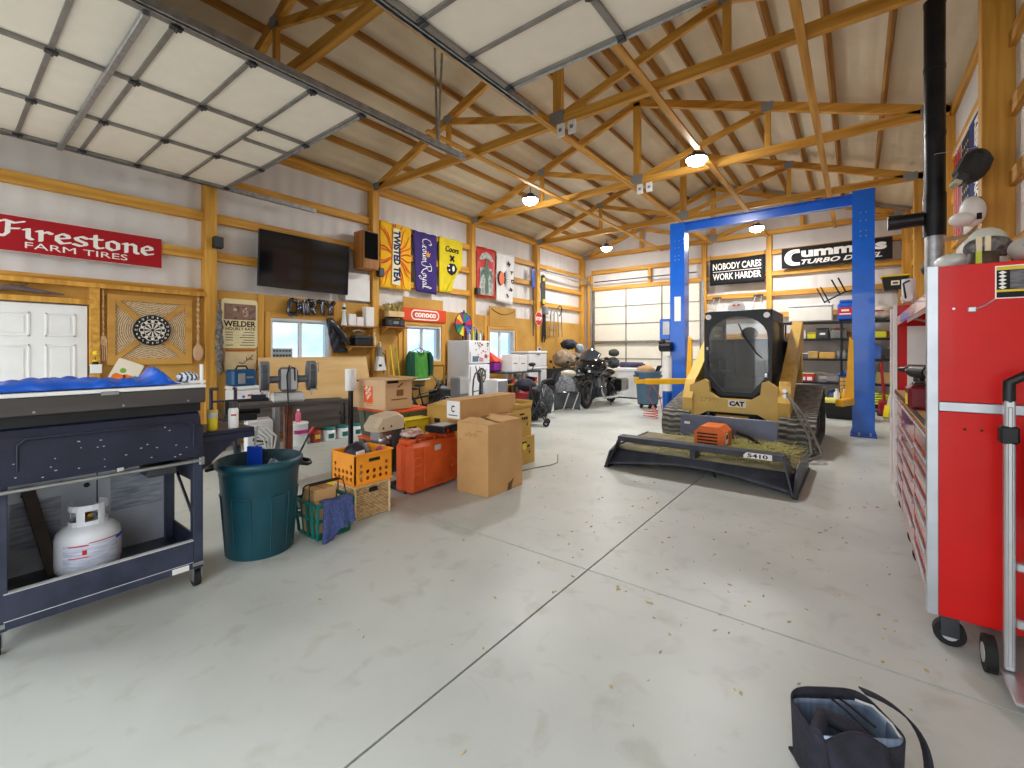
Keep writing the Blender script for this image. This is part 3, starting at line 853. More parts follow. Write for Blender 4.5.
t = thing('driftwood_scrap', 'pale branching driftwood scrap lying on top of the black tackle box', 'driftwood', (-7.97, 5.30, 1.892))
m = MB(mat('Bone_Pale', '#cdb893', rough=.8, var=.15)); m.tube([(0, -.17, .035), (.02, -.05, .06), (0, .04, .05), (0, .12, .03)], [.012, .02, .018, .008], 8); m.tube([(.02, -.05, .06), (.03, -.02, .09)], .01, 6); m.tube([(0, -.1, .05), (0, -.13, .012)], .012, 6); m.tube([(0, .08, .04), (0, .08, .012)], .01, 6); m.build('branch', t)
t = thing('cream_bottle', 'slim cream bottle standing right of the black tackle box', 'bottle', (-7.90, 5.60, 1.631))
MB(mat('Cream_Plastic', '#ddd3a8', rough=.4, var=.05)).lathe([(.03, 0), (.032, .02), (.032, .17), (.015, .21), (.012, .25)], 14).build('bottle_body', t); MB(WHITE).lathe([(.016, .25), (.016, .275)], 12).build('cap', t)
t = thing('radio', 'black portable radio on the shelf right of the post', 'radio', (-7.96, 6.13, 2.051))
MB(BLACK).bb(-.09, .09, -.25, .25, 0, .17, .02).build('housing', t)
for s in (-1, 1): MB(DKGREY).cyl((.088, s * .16, .085), (.10, s * .16, .085), .065, n=20).build('speaker_cone', t)
MB(GREY).bb(.09, .094, -.07, .07, .06, .12).build('dial', t); MB(BLACK).tube([(0, -.2, .17), (0, -.19, .20), (0, .19, .20), (0, .2, .17)], .012, 8).build('handle', t)
t = thing('cream_carton', 'flat cream carton lying on top of the black radio', 'box', (-7.96, 6.14, 2.265))
MB(mat('Carton_Cream', '#dcc08c', rough=.85, var=.08)).bb(-.08, .08, -.2, .22, 0, .12, .004).build('carton', t)
t = thing('dried_sprigs', 'bunch of dried green sprigs lying on the cream carton', 'sprigs', (-7.96, 6.12, 2.386))
m = MB(mat('Dry_Sprig', '#7f8a45', rough=.9, hx2='#c7b06a', scale=20))
for k in range(26):
    a = RND.uniform(-.22, .2); m.tube([(RND.uniform(-.06, .06), a, .005), (RND.uniform(-.07, .07), a + RND.uniform(-.06, .06), RND.uniform(.06, .16)), (RND.uniform(-.08, .08), a + RND.uniform(-.1, .1), RND.uniform(.10, .22))], [.008, .016, .004], 5)
m.build('stems', t)

# ---- banners
def hang(w, h, amp=.018, waves=3.0, seed=0, low=None):
    def f(u, v):
        x = w * u; y = h * v
        if low: x, y = low(u, v)
        return (x, y, .025 + amp * math.sin(u * pi * 2 * waves + seed) * (1 - .6 * v) + amp * .6 * wob(u, v, seed, 5))
    return f
t = thing('sunburst_banner', 'yellow and orange sunburst tea banner with vertical blue lettering', 'banner', mtx=LEFT(5.87, 2.90, -8.115))
W_, H_ = .84, 1.44
TTY = mat('Banner_Yellow', '#f3bd16', rough=.8, var=.06); TTO = mat('Banner_Orange', '#e0641a', rough=.8, var=.1); TTR = mat('Banner_Red', '#c23a1e', rough=.8, var=.1)
f0 = hang(W_, H_, .008, 2)
MB(TTY).sheet(f0, 20, 24, .006).build('cloth', t)
m = MB(TTO)
for k in range(22):
    a = 2 * pi * (k + .5) / 22 + .1 * math.sin(k * 3); da = .055 + .03 * ((k * 7) % 3) / 2
    r0, r1 = .16, .78 - .16 * ((k * 5) % 4) / 3
    m.use(TTO if k % 3 else TTR)
    pts = []
    for q in range(9):
        rr = r0 + (r1 - r0) * q / 8; wv_ = .05 * math.sin(q * .9 + k)
        pts.append((rr, a + wv_, da * (1 - q / 8)))
    L_ = [(W_ / 2 + r_ * math.cos(a_ + d_) * .85, H_ / 2 + r_ * math.sin(a_ + d_) * 1.25) for r_, a_, d_ in pts] + [(W_ / 2 + r_ * math.cos(a_ - d_) * .85, H_ / 2 + r_ * math.sin(a_ - d_) * 1.25) for r_, a_, d_ in reversed(pts[:-1])]
    if all(.015 < p[0] < W_ - .015 and .015 < p[1] < H_ - .015 for p in L_):
        m.prism(L_, .036 + .0004 * (k % 5), .040 + .0004 * (k % 5))
    else:
        L_ = [(min(max(p[0], .01), W_ - .01), min(max(p[1], .01), H_ - .01)) for p in L_]
        m.prism(L_, .036 + .0004 * (k % 5), .040 + .0004 * (k % 5))
m.build('ray_print', t)
NAVYP = mat('Banner_Navy', '#1c2a63', rough=.8, var=.05); PALEY = mat('Banner_Pale', '#f3ecc4', rough=.8, var=.03)
m = MB(PALEY).prism([(.30, .10), (.52, .08), (.54, H_ - .12), (.34, H_ - .10)], .041, .044)
m.use(NAVYP).text('TWISTED TEA', .345, H_ - .15, H_ - .30, .19, .004, .044, bold=.05, rot=-pi / 2)
m.build('lettering', t)
MB(WHITE).cyl((-.02, H_, .02), (W_ + .02, H_, .02), .008, n=8).build('hanging_rod', t)

t = thing('purple_banner', 'deep purple banner with white vertical script and gold crown', 'banner', mtx=LEFT(6.77, 2.92, -8.115))
PURP = mat('Banner_Purple', '#33206e', rough=.75, var=.08)
W_, H_ = .74, 1.40
MB(PURP).sheet(hang(W_, H_, .010, 2.5, 1, low=lambda u, v: (W_ * (u * (1 - .12 * (1 - v)) + .12 * (1 - v)), H_ * v - .03 * u * (1 - v))), 20, 20, .006).build('cloth', t)
SCRPT = {'C': (.62, [[(.52, .85), (.4, 1.0), (.15, .85), (.05, .45), (.15, .1), (.38, .02), (.55, .2)], [(.52, .85), (.46, .72)]]),
 'r': (.28, [[(0, .0), (.08, .42), (.12, .34), (.24, .42)], [(.10, .36), (.08, .05), (.2, .02)]]),
 'o': (.32, [[(.14, .42), (.03, .25), (.08, .03), (.22, .1), (.22, .34), (.14, .42), (.3, .36)]]),
 'w': (.46, [[(.02, .4), (.06, .05), (.16, .05), (.22, .36), (.26, .05), (.36, .08), (.4, .42)]]),
 'n': (.36, [[(.02, .4), (.06, .02)], [(.06, .25), (.2, .42), (.24, .05), (.34, .05)]]),
 'R': (.7, [[(.1, .9), (.16, .5), (.08, .0), (-.15, -.1)], [(-.12, .8), (.1, 1.0), (.45, .98), (.5, .7), (.3, .52), (.12, .5)], [(.26, .5), (.45, .1), (.75, -.1)]]),
 'y': (.34, [[(.02, .4), (.08, .1), (.2, .12), (.26, .42)], [(.26, .42), (.2, -.2), (.02, -.36), (-.06, -.2), (.3, .1)]]),
 'a': (.36, [[(.26, .36), (.12, .42), (.03, .22), (.1, .02), (.24, .2), (.26, .4), (.26, .06), (.36, .06)]]),
 'l': (.22, [[(.02, .1), (.2, .85), (.12, .98), (.06, .7), (.1, .05), (.24, .06)]])}
m = MB(SWHITE)
def script(m, word, x, y, k, ang, M, z=.0):
    cx = 0
    for ch in word:
        wd, st = SCRPT[ch]
        m.pen(st, cx * k, 0, k, nib=(.075, .028), ang=ang, d=.004, z=z, M=M)
        cx += wd
Mr = Matrix.Translation((.37, H_ - .13, .036)) @ Matrix.Rotation(-pi / 2, 4, 'Z')
script(m, 'Crown', 0, 0, .29, .8, Mr @ Matrix.Translation((0, -.10, 0)))
script(m, 'Royal', 0, 0, .29, .8, Mr @ Matrix.Translation((.62, -.10, 0)))
m.build('lettering', t)
GOLD = mat('Banner_Gold', '#d98f3e', rough=.6, var=.1)
m = MB(GOLD).prism([(.40, .86), (.50, .86), (.53, .95), (.48, .91), (.45, .98), (.42, .91), (.37, .95)], .037, .041).prism(disc(.05, 14, .45, .865, 1.1, .7), .037, .0415)
m.build('crown_emblem', t)
MB(WHITE).cyl((-.02, H_, .02), (W_ + .02, H_, .02), .008, n=8).build('hanging_rod', t)

t = thing('yellow_banner', 'plain yellow beer banner with its lower right corner folded over', 'banner', mtx=LEFT(7.59, 2.98, -8.115))
COORY = mat('Banner_Lemon', '#d9c51c', rough=.8, var=.06)
W_, H_ = .82, 1.36
MB(COORY).sheet(hang(W_, H_, .01, 1.5, 2, low=lambda u, v: (W_ * u * (.30 + .70 * min(1, v / .55)) if v < .55 else W_ * u, H_ * v)), 20, 22, .006).build('cloth', t)
MB(COORY).prism([(.21, .02), (.42, .06), (.50, .42), (.66, .70)], .045, .052).build('folded_corner', t)
m = MB(INK)
m.text('Coors', .20, 1.02, .46, .15, .004, .040, bold=.02, shear=.2)
for s in ([(.36, .94), (.50, .80)], [(.50, .94), (.36, .80)]): m.beam((s[0][0], s[0][1], .041), (s[1][0], s[1][1], .041), .05, .004, up=(0, 0, 1))
m.prism([(.28, .50), (.40, .44), (.56, .52), (.60, .64), (.52, .74), (.34, .74), (.24, .62)], .039, .043)
m.use(SWHITE).prism(disc(.06, 12, .47, .62, .7, 1.2), .043, .045).prism(disc(.025, 10, .33, .57), .043, .045).prism(disc(.025, 10, .31, .67), .043, .045)
m.build('print', t)
MB(WHITE).cyl((-.02, H_, .02), (W_ + .02, H_, .02), .008, n=8).build('hanging_rod', t)

# second pair of banners
t = thing('red_banner', 'red bordered beer banner with white centre and green figure', 'banner', mtx=LEFT(8.95, 3.0, -8.115))
W_, H_ = .78, 1.36
MB(REDP).sheet(hang(W_, H_, .008, 2, 3), 14, 18, .006).build('cloth', t)
GRYP = mat('Print_Grey', '#c9ccc6', rough=.8, hx2='#7d8a80', scale=12, detail=5); GRP = mat('Print_Green', '#5f7568', rough=.8, var=.2, scale=20)
m = MB(GRYP).prism([(.10, .06), (.68, .06), (.66, .72), (.60, .80), (.12, .80)], .036, .039).prism([(.08, 1.02), (.2, 1.18), (.39, 1.24), (.58, 1.18), (.70, 1.02), (.6, 1.0), (.39, 1.08), (.18, 1.0)], .036, .039)
m.use(GRP).prism([(.32, .12), (.48, .12), (.46, .5), (.52, .68), (.46, .86), (.44, 1.05), (.36, 1.05), (.33, .86), (.24, .68), (.34, .5)], .039, .041).prism([(.16, .5), (.3, .7), (.22, .76), (.13, .6)], .039, .041).prism([(.62, .5), (.5, .7), (.58, .76), (.65, .6)], .039, .041)
m.build('print', t)
MB(WHITE).cyl((-.02, H_, .02), (W_ + .02, H_, .02), .007, n=8).build('hanging_rod', t)
t = thing('white_banner', 'white banner with orange and black disc and arched black letters', 'banner', mtx=LEFT(9.80, 2.94, -8.115))
W_, H_ = .84, 1.42
MB(WHITE).sheet(hang(W_, H_, .014, 2, 4, low=lambda u, v: (W_ * u * (1 - .1 * (1 - v)), H_ * v - .06 * u * (1 - v))), 16, 18, .006).build('cloth', t)
m = MB(INK).prism(disc(.21, 24, .14, .66, .6, 1), .042, .045)
m.build('black_disc', t)
MB(ORANGEP).prism(disc(.19, 24, .20, .66, .62, 1), .045, .048).build('orange_disc', t)
m = MB(INK)
for k in range(9):
    a = -1.0 + k * .25
    m.prism([(.30, .66 + .14 * math.sin(a)), (.30, .66 + .14 * math.sin(a) + .05), (.36 + .16 * math.cos(a), .66 + .34 * math.sin(a))], .044, .046)
for k, ch in enumerate('MADRI'):
    a = .95 - k * .47
    px_, py_ = .16 + .48 * math.cos(a), .62 + .52 * math.sin(a)
    m.text(ch, px_, py_ + .06, .12 if ch != 'I' else .05, .13, .003, .044, bold=.05, rot=a - pi / 2)
m.build('print', t)
MB(WHITE).cyl((-.02, H_, .02), (W_ + .02, H_, .02), .007, n=8).build('hanging_rod', t)

# -- orange oil company sign and boards over the windows
t = thing('oil_sign', 'orange red oil company sign with white oval outline over the middle window', 'sign', mtx=LEFT(6.45, 2.215, -8.085))
OIL = mat('Oil_Red', '#dc4a1f', rough=.4, var=.03)
MB(OIL).bb(0, 1.34, 0, .30, 0, .03, .004).build('sign_plate', t)
def pill(w, h, x, y): return rrect(w, h, h * .49, 8, x, y)
m = MB(SWHITE).prism(pill(.86, .235, .24, .033), .03, .033); m.use(OIL).prism(pill(.80, .178, .27, .061), .033, .0345); m.use(SWHITE).text('conoco', .34, .095, .66, .105, .002, .0345, bold=.04)
m.build('lettering', t)
t = thing('mounted_board', 'tan board above the orange oil company sign', 'board', mtx=LEFT(6.5, 2.52, -8.118)); MB(OSB).bb(0, 1.22, 0, .24, 0, .02).build('sheet', t)
t = thing('mounted_board', 'tan board above the window beyond the refrigerator', 'board', mtx=LEFT(9.5, 2.23, -8.118)); MB(OSB).bb(0, 1.2, 0, .55, 0, .02).build('sheet', t)
m = MB(BLACK); m.tube([(.06, .5 - .14 * math.sin(pi * i / 10), .03) if False else (.06 + 1.08 * i / 10, .48 - .14 * math.sin(pi * i / 10), .03) for i in range(11)], .008, 6); m.build('cord', t)

# -- driftwood over the door
t = thing('driftwood', 'twisted grey driftwood branch on the ledge over the white door', 'driftwood', mtx=LEFT(.45, 2.24, -8.07))
m = MB(mat('Driftwood', '#6a5a58', rough=.9, var=.25, scale=9)); m.tube([(0, .035, 0), (.15, .07, .02), (.3, .05, .0), (.45, .03, .02), (.6, .02, .01)], [.03, .035, .03, .02, .008], 8); m.tube([(.15, .06, .02), (.28, .12, .02)], [.02, .006], 7); m.build('branch', t)

# -- far bay: octagon sign, boards, pole, walker
t = thing('octagon_sign', 'small red octagon stop sign on the far left post', 'sign', mtx=LEFT(11.85, 2.55, -8.05))
OC = [(.20 * math.cos(pi / 8 + i * pi / 4), .22 * math.sin(pi / 8 + i * pi / 4)) for i in range(8)]
MB(SWHITE).prism([(x * 1.06, y * 1.06) for x, y in OC], 0, .006).use(REDP).prism(OC, .006, .009).build('sign_plate', t)
MB(SWHITE).text('STOP', -.16, -.06, .32, .12, .002, .009, bold=.04).build('lettering', t)
t = thing('snowboard', 'long dark board hanging beside the far left post above the octagon sign', 'board', mtx=LEFT(12.06, 3.0, -8.11))
MB(DKGREY).prism(rrect(.24, 1.0, .11), 0, .02).build('deck', t); MB(YEL).bb(.06, .18, .05, .2, .02, .05, .01).build('binding', t); MB(YEL).bb(.06, .18, .78, .9, .02, .05, .01).build('binding', t)
t = thing('hanging_oar', 'long dark oar standing upright left of the octagon sign', 'oar', mtx=LEFT(11.56, 2.0, -8.09))
MB(DKGREY).tube([(0, 0, .03), (0, 1.55, .03)], .018, 8).build('shaft', t); MB(BLUEP).prism([(-.07, 1.5), (.07, 1.5), (.08, 2.05), (0, 2.12), (-.08, 2.05)], .018, .042).build('blade', t)
t = thing('hanging_pole', 'long pale pole hung across the far left corner', 'pole', mtx=LEFT(11.75, 4.08, -8.03))
MB(LTGREY).tube([(0, 0, .02), (3.0, -.1, .10)], .016, 8).build('pole_shaft', t)
t = thing('walking_frame', 'grey folding walking frame hung up beyond the octagon sign', 'walking frame', mtx=LEFT(12.5, 2.0, -8.09))
m = MB(GREY)
for dz in (.04, .18): m.tube([(0, 0, dz), (.05, .75, dz), (.12, .86, dz), (.42, .86, dz), (.5, .75, dz), (.56, 0, dz)], .016, 8).tube([(.03, .3, dz), (.53, .3, dz)], .012, 8)
m.build('frame', t)
m = MB(BLACK); m.tube([(.4, .95, .1), (.5, 1.05, .12), (.62, 1.0, .12), (.6, .8, .12), (.5, .7, .1)], .02, 8); m.build('hand_grip', t)
t = thing('hanging_straps', 'bundle of dark straps hanging below the snowboard', 'straps', mtx=LEFT(12.08, 1.75, -8.09))
m = MB(BLACK)
for k in range(5): m.tube([(.04 * k, 1.2, .02), (.04 * k + .02 * math.sin(k), .7, .05), (.05 * k - .02, .05 + .1 * (k % 3), .03)], .018, 6)
m.build('strap', t)
m = MB(GREY).bb(-.05, .2, .95, 1.2, .02, .16, .03); m.build('buckle_block', t)
t = thing('green_shirt', 'green and dark green sports jersey hanging below the middle window', 'shirt', mtx=LEFT(6.42, .88, -8.02))
JG = mat('Jersey_Green', '#4f9a3e', rough=.8, var=.08); JD = mat('Jersey_Dark', '#124a36', rough=.8, var=.1)
def jer(u, v):
    return (.12 + .58 * u, .66 * v - .05 * math.sin(u * pi) * (v > .9), .08 + .05 * math.sin(u * pi) + .015 * wob(u, v, 0, 8))
MB(JG).sheet(jer, 16, 14, .02).build('body', t)
for s in (0, 1):
    m = MB(JD); x0 = .14 if s == 0 else .68; dx = -1 if s == 0 else 1
    m.tube([(x0, .61, .10), (x0 + dx * .05, .50, .10), (x0 + dx * .065, .25, .10), (x0 + dx * .06, .06, .10)], [.05, .07, .065, .055], 10); m.build('sleeve', t)
MB(JD).tube([(.30, .655, .12), (.36, .60, .15), (.41, .575, .155), (.47, .60, .15), (.52, .655, .12)], .014, 8).build('collar', t)
m = MB(JD).prism([(.12, .0), (.24, .0), (.22, .62), (.14, .62)], .12, .15); m.build('side_panel', t)
MB(WHITE).tube([(.14, .0, .12), (.41, -.01, .15), (.7, .0, .12)], .016, 8).build('hem', t)
MB(BLACK).tube([(.2, .64, .08), (.41, .72, .08), (.62, .64, .08)], .008, 6).tube([(.41, .72, .08), (.41, .78, .07), (.43, .80, .02)], .005, 6).build('hanger', t)
# ================================================================== left side of the floor
# -- griddle cart: front face towards the room (+x), local y runs along the wall
NAVY = mat('Cart_Navy', '#23273a', rough=.35, var=.2, scale=4, bump=.04, bscale=20)
SPECK = mat('Cart_Specked', '#262b3d', rough=.4, hx2='#3c4258', scale=7, detail=8, lo=.3, hi=.75)
HOODM = mat('Cart_Hood_Band', '#5c5856', rough=.3, metal=.7, var=.15, scale=3, stretch=(1, .3, 3))
INNER = mat('Cart_Inner_Steel', '#bcc3ce', rough=.4, metal=.3, var=.12)
CX, CY = -3.42, .17
t = thing('griddle_cart', 'dark navy griddle cart on casters with open lower bay', 'griddle cart', (CX, CY, 0))
D_ = .62; L_ = .93
m = MB(SPECK)
m.bb(-.055, 0, 0, .07, .12, 1.06, .004); m.build('corner_post', t)
m = MB(SPECK); m.bb(-.055, 0, L_ - .055, L_, .12, 1.06, .004); m.build('corner_post', t)
for y in (0, L_ - .055):
    m = MB(SPECK); m.bb(-D_, -D_ + .055, y, y + .055, .16, 1.06, .004); m.build('corner_post', t)
MB(SPECK).bb(-.03, .002, .055, L_ - .055, .125, .31, .004).use(LTGREY).bb(-.03, .0035, .056, L_ - .056, .168, .172).bb(-.03, .004, .055, L_ - .055, .307, .313).build('bottom_rail', t)
MB(NAVY).bb(-D_, -.03, .0, L_, .16, .18).build('floor_tray', t)
MB(INNER).bb(-D_, -D_ + .012, .055, L_ - .055, .18, .90).build('back_panel', t)
m = MB(mat('Cart_Label', '#b9bfcb', rough=.5, hx2='#8b93a5', scale=40, stretch=(1, .2, 1.4))).bb(-D_ + .012, -D_ + .014, .12, .34, .32, .62); m.build('paper_label', t); m = MB(MATS['Cart_Label']).bb(-D_ + .012, -D_ + .014, .58, .86, .45, .72); m.build('paper_label', t)
m = MB(BLACK)
for y, z in ((.18, .66), (.34, .70), (.46, .66), (.66, .74), (.82, .78)): m.cyl((-D_ + .012, y, z), (-D_ + .016, y, z), .016, n=12)
m.bb(-D_ + .011, -D_ + .0135, .508, .514, .2, .9)
m.build('punched_hole', t)
MB(NAVY).bb(-D_, -.055, -.004, .012, .2, 1.06).build('side_panel', t)
s = MB(NAVY); s.bb(-D_, -.055, L_ - .012, L_, .66, 1.06).bb(-D_, -.055, L_ - .012, L_, .18, .30).bb(-.2, -.055, L_ - .012, L_, .3, .66); s.build('side_panel', t)
MB(STEEL).beam((-.06, L_ - .03, .42), (-.5, L_ - .03, .75), .012, .02).build('side_brace', t)
# cooking lid drum front
m = MB(NAVY)
PF = [(-.05, .845), (.012, .86), (.02, .90), (.022, 1.05), (.012, 1.10), (-.012, 1.135), (-.06, 1.15)]
for i in range(len(PF) - 1):
    (x0, z0), (x1, z1) = PF[i], PF[i + 1]
    m.add([(x0, .03, z0), (x0, L_ - .02, z0), (x1, L_ - .02, z1), (x1, .03, z1)], [(0, 1, 2, 3)])
m.bb(-D_ + .05, -.04, .03, L_ - .02, .845, 1.15)
m.add([(x, .03, z) for x, z in PF], [tuple(range(len(PF)))]).add([(x, L_ - .02, z) for x, z in PF], [tuple(reversed(range(len(PF))))])
lid = m.build('front_lid', t)
m = MB(NAVY)
m.tube([(.024, .10, .93), (.026, .10, 1.06), (.024, .13, 1.09), (.024, L_ - .10, 1.09), (.024, L_ - .06, 1.06), (.024, L_ - .06, .93)], .007, 6); m.build('pressed_rib', lid)
m = MB(LTGREY)
for k in range(26): m.ball((.023, RND.uniform(.08, L_ - .06), RND.uniform(.87, 1.08)), (.0025, RND.uniform(.003, .008), .003), 6, 4)
m.build('paint_speck', lid)
MB(STEEL).cyl((.02, .02, .83), (.02, L_ - .02, .83), .012, n=12).bb(-.02, .03, .0, .03, .80, .85, .004).bb(-.02, .03, L_ - .03, L_, .80, .85, .004).build('front_rail', t)
MB(LTGREY).bb(.018, .03, .49, .52, .845, .865, .002).build('lid_latch', t)
m = MB(BLACK); m.bb(-D_ + .02, -.02, .01, L_ - .01, 1.15, 1.21); m.build('dark_gap', t)
MB(HOODM).bb(-D_, .015, -.01, L_ + .01, 1.205, 1.305, .006).build('hood_band', t)
m = MB(WHITE).bb(-.02, .02, -.01, L_ + .01, 1.305, 1.325, .003).bb(-D_, -.02, -.01, L_ + .01, 1.305, 1.315)
m.use(STEEL).bb(.015, .026, .42, .50, 1.29, 1.312, .003); m.build('top_rail', t)
m = MB(STEEL)
for y in (.16, .52, .84): m.cyl((.015, y, 1.225), (.019, y, 1.225), .006, n=8)
m.build('screw', t)
MB(WHITE).cyl((-.03, L_ + .0, 1.3), (-.03, L_ + .0, 1.455), .011, n=10).cyl((-.03, L_ - .07, 1.34), (-.03, L_ + .02, 1.34), .011, n=10).build('pvc_upright', t)
MB(DKGREY).bb(-.20, -.03, .64, .80, .76, .83, .012).build('grease_cup', t)
MB(WHITE).bb(.0025, .004, .76, .85, .128, .162).build('white_sticker', t)
for x, y in ((-.03, .03), (-.03, L_ - .03), (-D_ + .03, .03), (-D_ + .03, L_ - .03)):
    c = MB(STEEL).bb(x - .035, x + .035, y - .03, y + .03, .14, .162).bb(x - .03, x + .025, y - .028, y - .020, .04, .14).bb(x - .03, x + .025, y + .020, y + .028, .04, .14)
    co = c.build('caster_fork', t)
    w = MB(RUBBER).cyl((x - .01, y - .018, .05), (x - .01, y + .018, .05), .05, n=20); w.use(GREY).cyl((x - .01, y - .021, .05), (x - .01, y + .021, .05), .022, n=12); w.build('caster_wheel', co)
# folding side shelf of the cart
m = MB(NAVY).bb(-.52, -.10, L_, L_ + .36, .96, .985, .004).bb(-.12, -.095, L_, L_ + .36, .915, .96, .004)
m.prism([(L_, .96), (L_ + .30, .96), (L_, .70)], -.13, -.115, Matrix(((0, 0, 1, 0), (1, 0, 0, 0), (0, 1, 0, 0), (0, 0, 0, 1))))
m.prism([(-.5, 0), (-.3, 0), (-.5, -.2)], L_ + .30, L_ + .31, Matrix(((1, 0, 0, 0), (0, 0, 1, 0), (0, 1, 0, .96), (0, 0, 0, 1))))
m.build('side_shelf', t)
# -- blue tarp on the cart
t = thing('blue_tarp', 'crumpled bright blue tarp lying along the top of the griddle cart', 'tarp', (CX, CY, 1.327))
TARP = mat('Blue_Tarp', '#1a5fd0', rough=.3, var=.18, scale=9, bump=.35, bscale=14)
def tarp(u, v):
    h = .018 + .028 * abs(wob(u * 2, v, 0, 5)) + .09 * math.exp(-((u - .90) / .055) ** 2) * (1 - abs(v - .5)) + .02 * math.exp(-((u - .3) / .3) ** 2)
    e = min(u, 1 - u, v, 1 - v)
    return (-.46 + .42 * v + .012 * wob(u, 0, 0, 13), -.02 + .84 * u, .003 + h * min(1, e * 9))
MB(TARP).sheet(tarp, 60, 14, .004).build('tarp_sheet', t)
t = thing('striped_rag', 'crumpled white and blue striped rag at the right end of the cart top', 'rag', (CX - .14, CY + .885, 1.327))
STR = mat('Striped_Rag', '#dfe3ea', rough=.9, var=0)
nt = STR.node_tree; wv = nt.nodes.new('ShaderNodeTexWave'); wv.inputs['Scale'].default_value = 14; wv.inputs['Distortion'].default_value = 3; wv.bands_direction = 'Y'
rp = nt.nodes.new('ShaderNodeValToRGB'); rp.color_ramp.elements[0].color = lin('#32446b'); rp.color_ramp.elements[1].color = lin('#e6e8ec'); rp.color_ramp.elements[0].position = .3; rp.color_ramp.elements[1].position = .5
nt.links.new(nt.nodes['Texture Coordinate'].outputs['Object'], wv.inputs['Vector']); nt.links.new(wv.outputs['Fac'], rp.inputs['Fac']); nt.links.new(rp.outputs['Color'], nt.nodes['Principled BSDF'].inputs['Base Color'])
MB(STR).ball((0, 0, .035), (.085, .06, .036), 24, 12, f=lambda d: 1 + .18 * wob(d.x, d.y, d.z, 6)).build('cloth', t, ground=True)
# -- propane tank
t = thing('propane_tank', 'white propane tank standing in the open bay of the griddle cart', 'propane tank', (CX - .30, CY + .42, .1815))
TW = mat('Tank_White', '#e3e6ea', rough=.35, var=.03)
MB(TW).lathe([(.10, 0), (.10, .03), (.12, .035), (.147, .06), (.152, .10), (.152, .24), (.145, .275), (.12, .305), (.08, .325), (.03, .333), (0, .334)], 32).build('tank_body', t)
m = MB(TW)
def arc_wall(mb, r, a0, a1, z0, z1, tk=.004, n=14):
    for i in range(n):
        b0 = a0 + (a1 - a0) * i / n; b1 = a0 + (a1 - a0) * (i + 1) / n
        vs = [((r + q) * math.cos(b), (r + q) * math.sin(b), z) for z in (z0, z1) for b in (b0, b1) for q in (0, tk)]
        mb.convex(vs, [(0, 1, 3, 2), (4, 5, 7, 6), (0, 1, 5, 4), (2, 3, 7, 6), (0, 2, 6, 4), (1, 3, 7, 5)])
arc_wall(m, .088, -2.4, 2.4, .31, .345); arc_wall(m, .088, -2.4, 2.4, .405, .44)
for a in (-2.4, -.55, .55, 2.4): arc_wall(m, .088, a - .22, a + .22, .345, .405, n=3)
m.build('collar', t)
MB(mat('Brass', '#b08a3c', rough=.35, metal=.8, var=.1)).cyl((0, 0, .33), (0, 0, .39), .018, n=12).cyl((0, 0, .37), (.05, 0, .37), .012, n=10).build('valve', t)
m = MB(mat('Tank_Label', '#dfe3f0', rough=.5, hx2='#b9c1d6', scale=50, stretch=(.3, .3, 2)))
arc_wall(m, .1535, -.95, 1.6, .09, .235, .001, 24); m.use(BLUEP); arc_wall(m, .1536, .75, 1.6, .215, .235, .0015, 8)
m.use(REDP); arc_wall(m, .1545, -.75, -.15, .222, .229, .0012, 6); arc_wall(m, .1545, -.75, -.15, .155, .160, .0012, 6); arc_wall(m, .1545, -.33, -.20, .172, .20, .0012, 3); arc_wall(m, .1545, -.15, .75, .233, .238, .0012, 6)
m.build('label', t)
t = thing('wooden_scraper', 'dark wooden scraper leaning inside the bay left of the propane tank', 'scraper', (CX - .55, CY + .21, .1815))
MB(mat('Old_Wood', '#5c5149', rough=.8, var=.2)).beam((.1, .08, .0), (.0, -.02, .52), .02, .06, .004, up=(0, 1, 0)).build('scraper_board', t)
# -- items on the cart shelf
SX, SY, SZ = CX - .2, CY + L_ , .9865
t = thing('yellow_can', 'small yellow spray can on the cart side shelf', 'can', (SX + .03, SY + .11, SZ))
t.scale = (1.1, 1.1, 1.25)
MB(YEL).lathe([(.028, 0), (.03, .004), (.03, .07)], 18).build('can_body', t); MB(LTGREY).lathe([(.0302, .07), (.0302, .10), (.02, .11)], 18).build('top_band', t); MB(mat('Can_Lid', '#d3c36a', rough=.4, var=0)).lathe([(.031, .098), (.031, .112), (0, .114)], 18).build('lid', t)
t = thing('white_spray_can', 'white spray can with black cap on the cart side shelf', 'can', (SX + .04, SY + .24, SZ))
MB(WHITE).lathe([(.031, 0), (.033, .005), (.033, .13), (.026, .145)], 18).build('can_body', t); MB(DKGREY).lathe([(.026, .145), (.027, .185), (.022, .19), (0, .19)], 16).build('cap', t); m = MB(REDP); arc_wall(m, .0332, -.8, .2, .09, .102, .0008, 5); m.build('print', t)
t = thing('purple_jar', 'small purple jar at the back of the cart side shelf', 'jar', (SX - .03, SY + .025, SZ))
MB(mat('Jar_Purple', '#4b1d6b', rough=.3, var=.1)).lathe([(.02, 0), (.022, .03), (.018, .04)], 14).build('jar_body', t); MB(BLACK).lathe([(.02, .04), (.02, .055), (0, .055)], 14).build('lid', t)
t = thing('wood_brush', 'wooden handled basting brush standing in the small purple jar', 'brush', (SX - .03, SY + .025, SZ + .0555))
MB(WOODZ).tube([(0, 0, 0), (.0, .004, .10), (.0, .01, .17)], [.010, .014, .008], 8).build('handle', t)

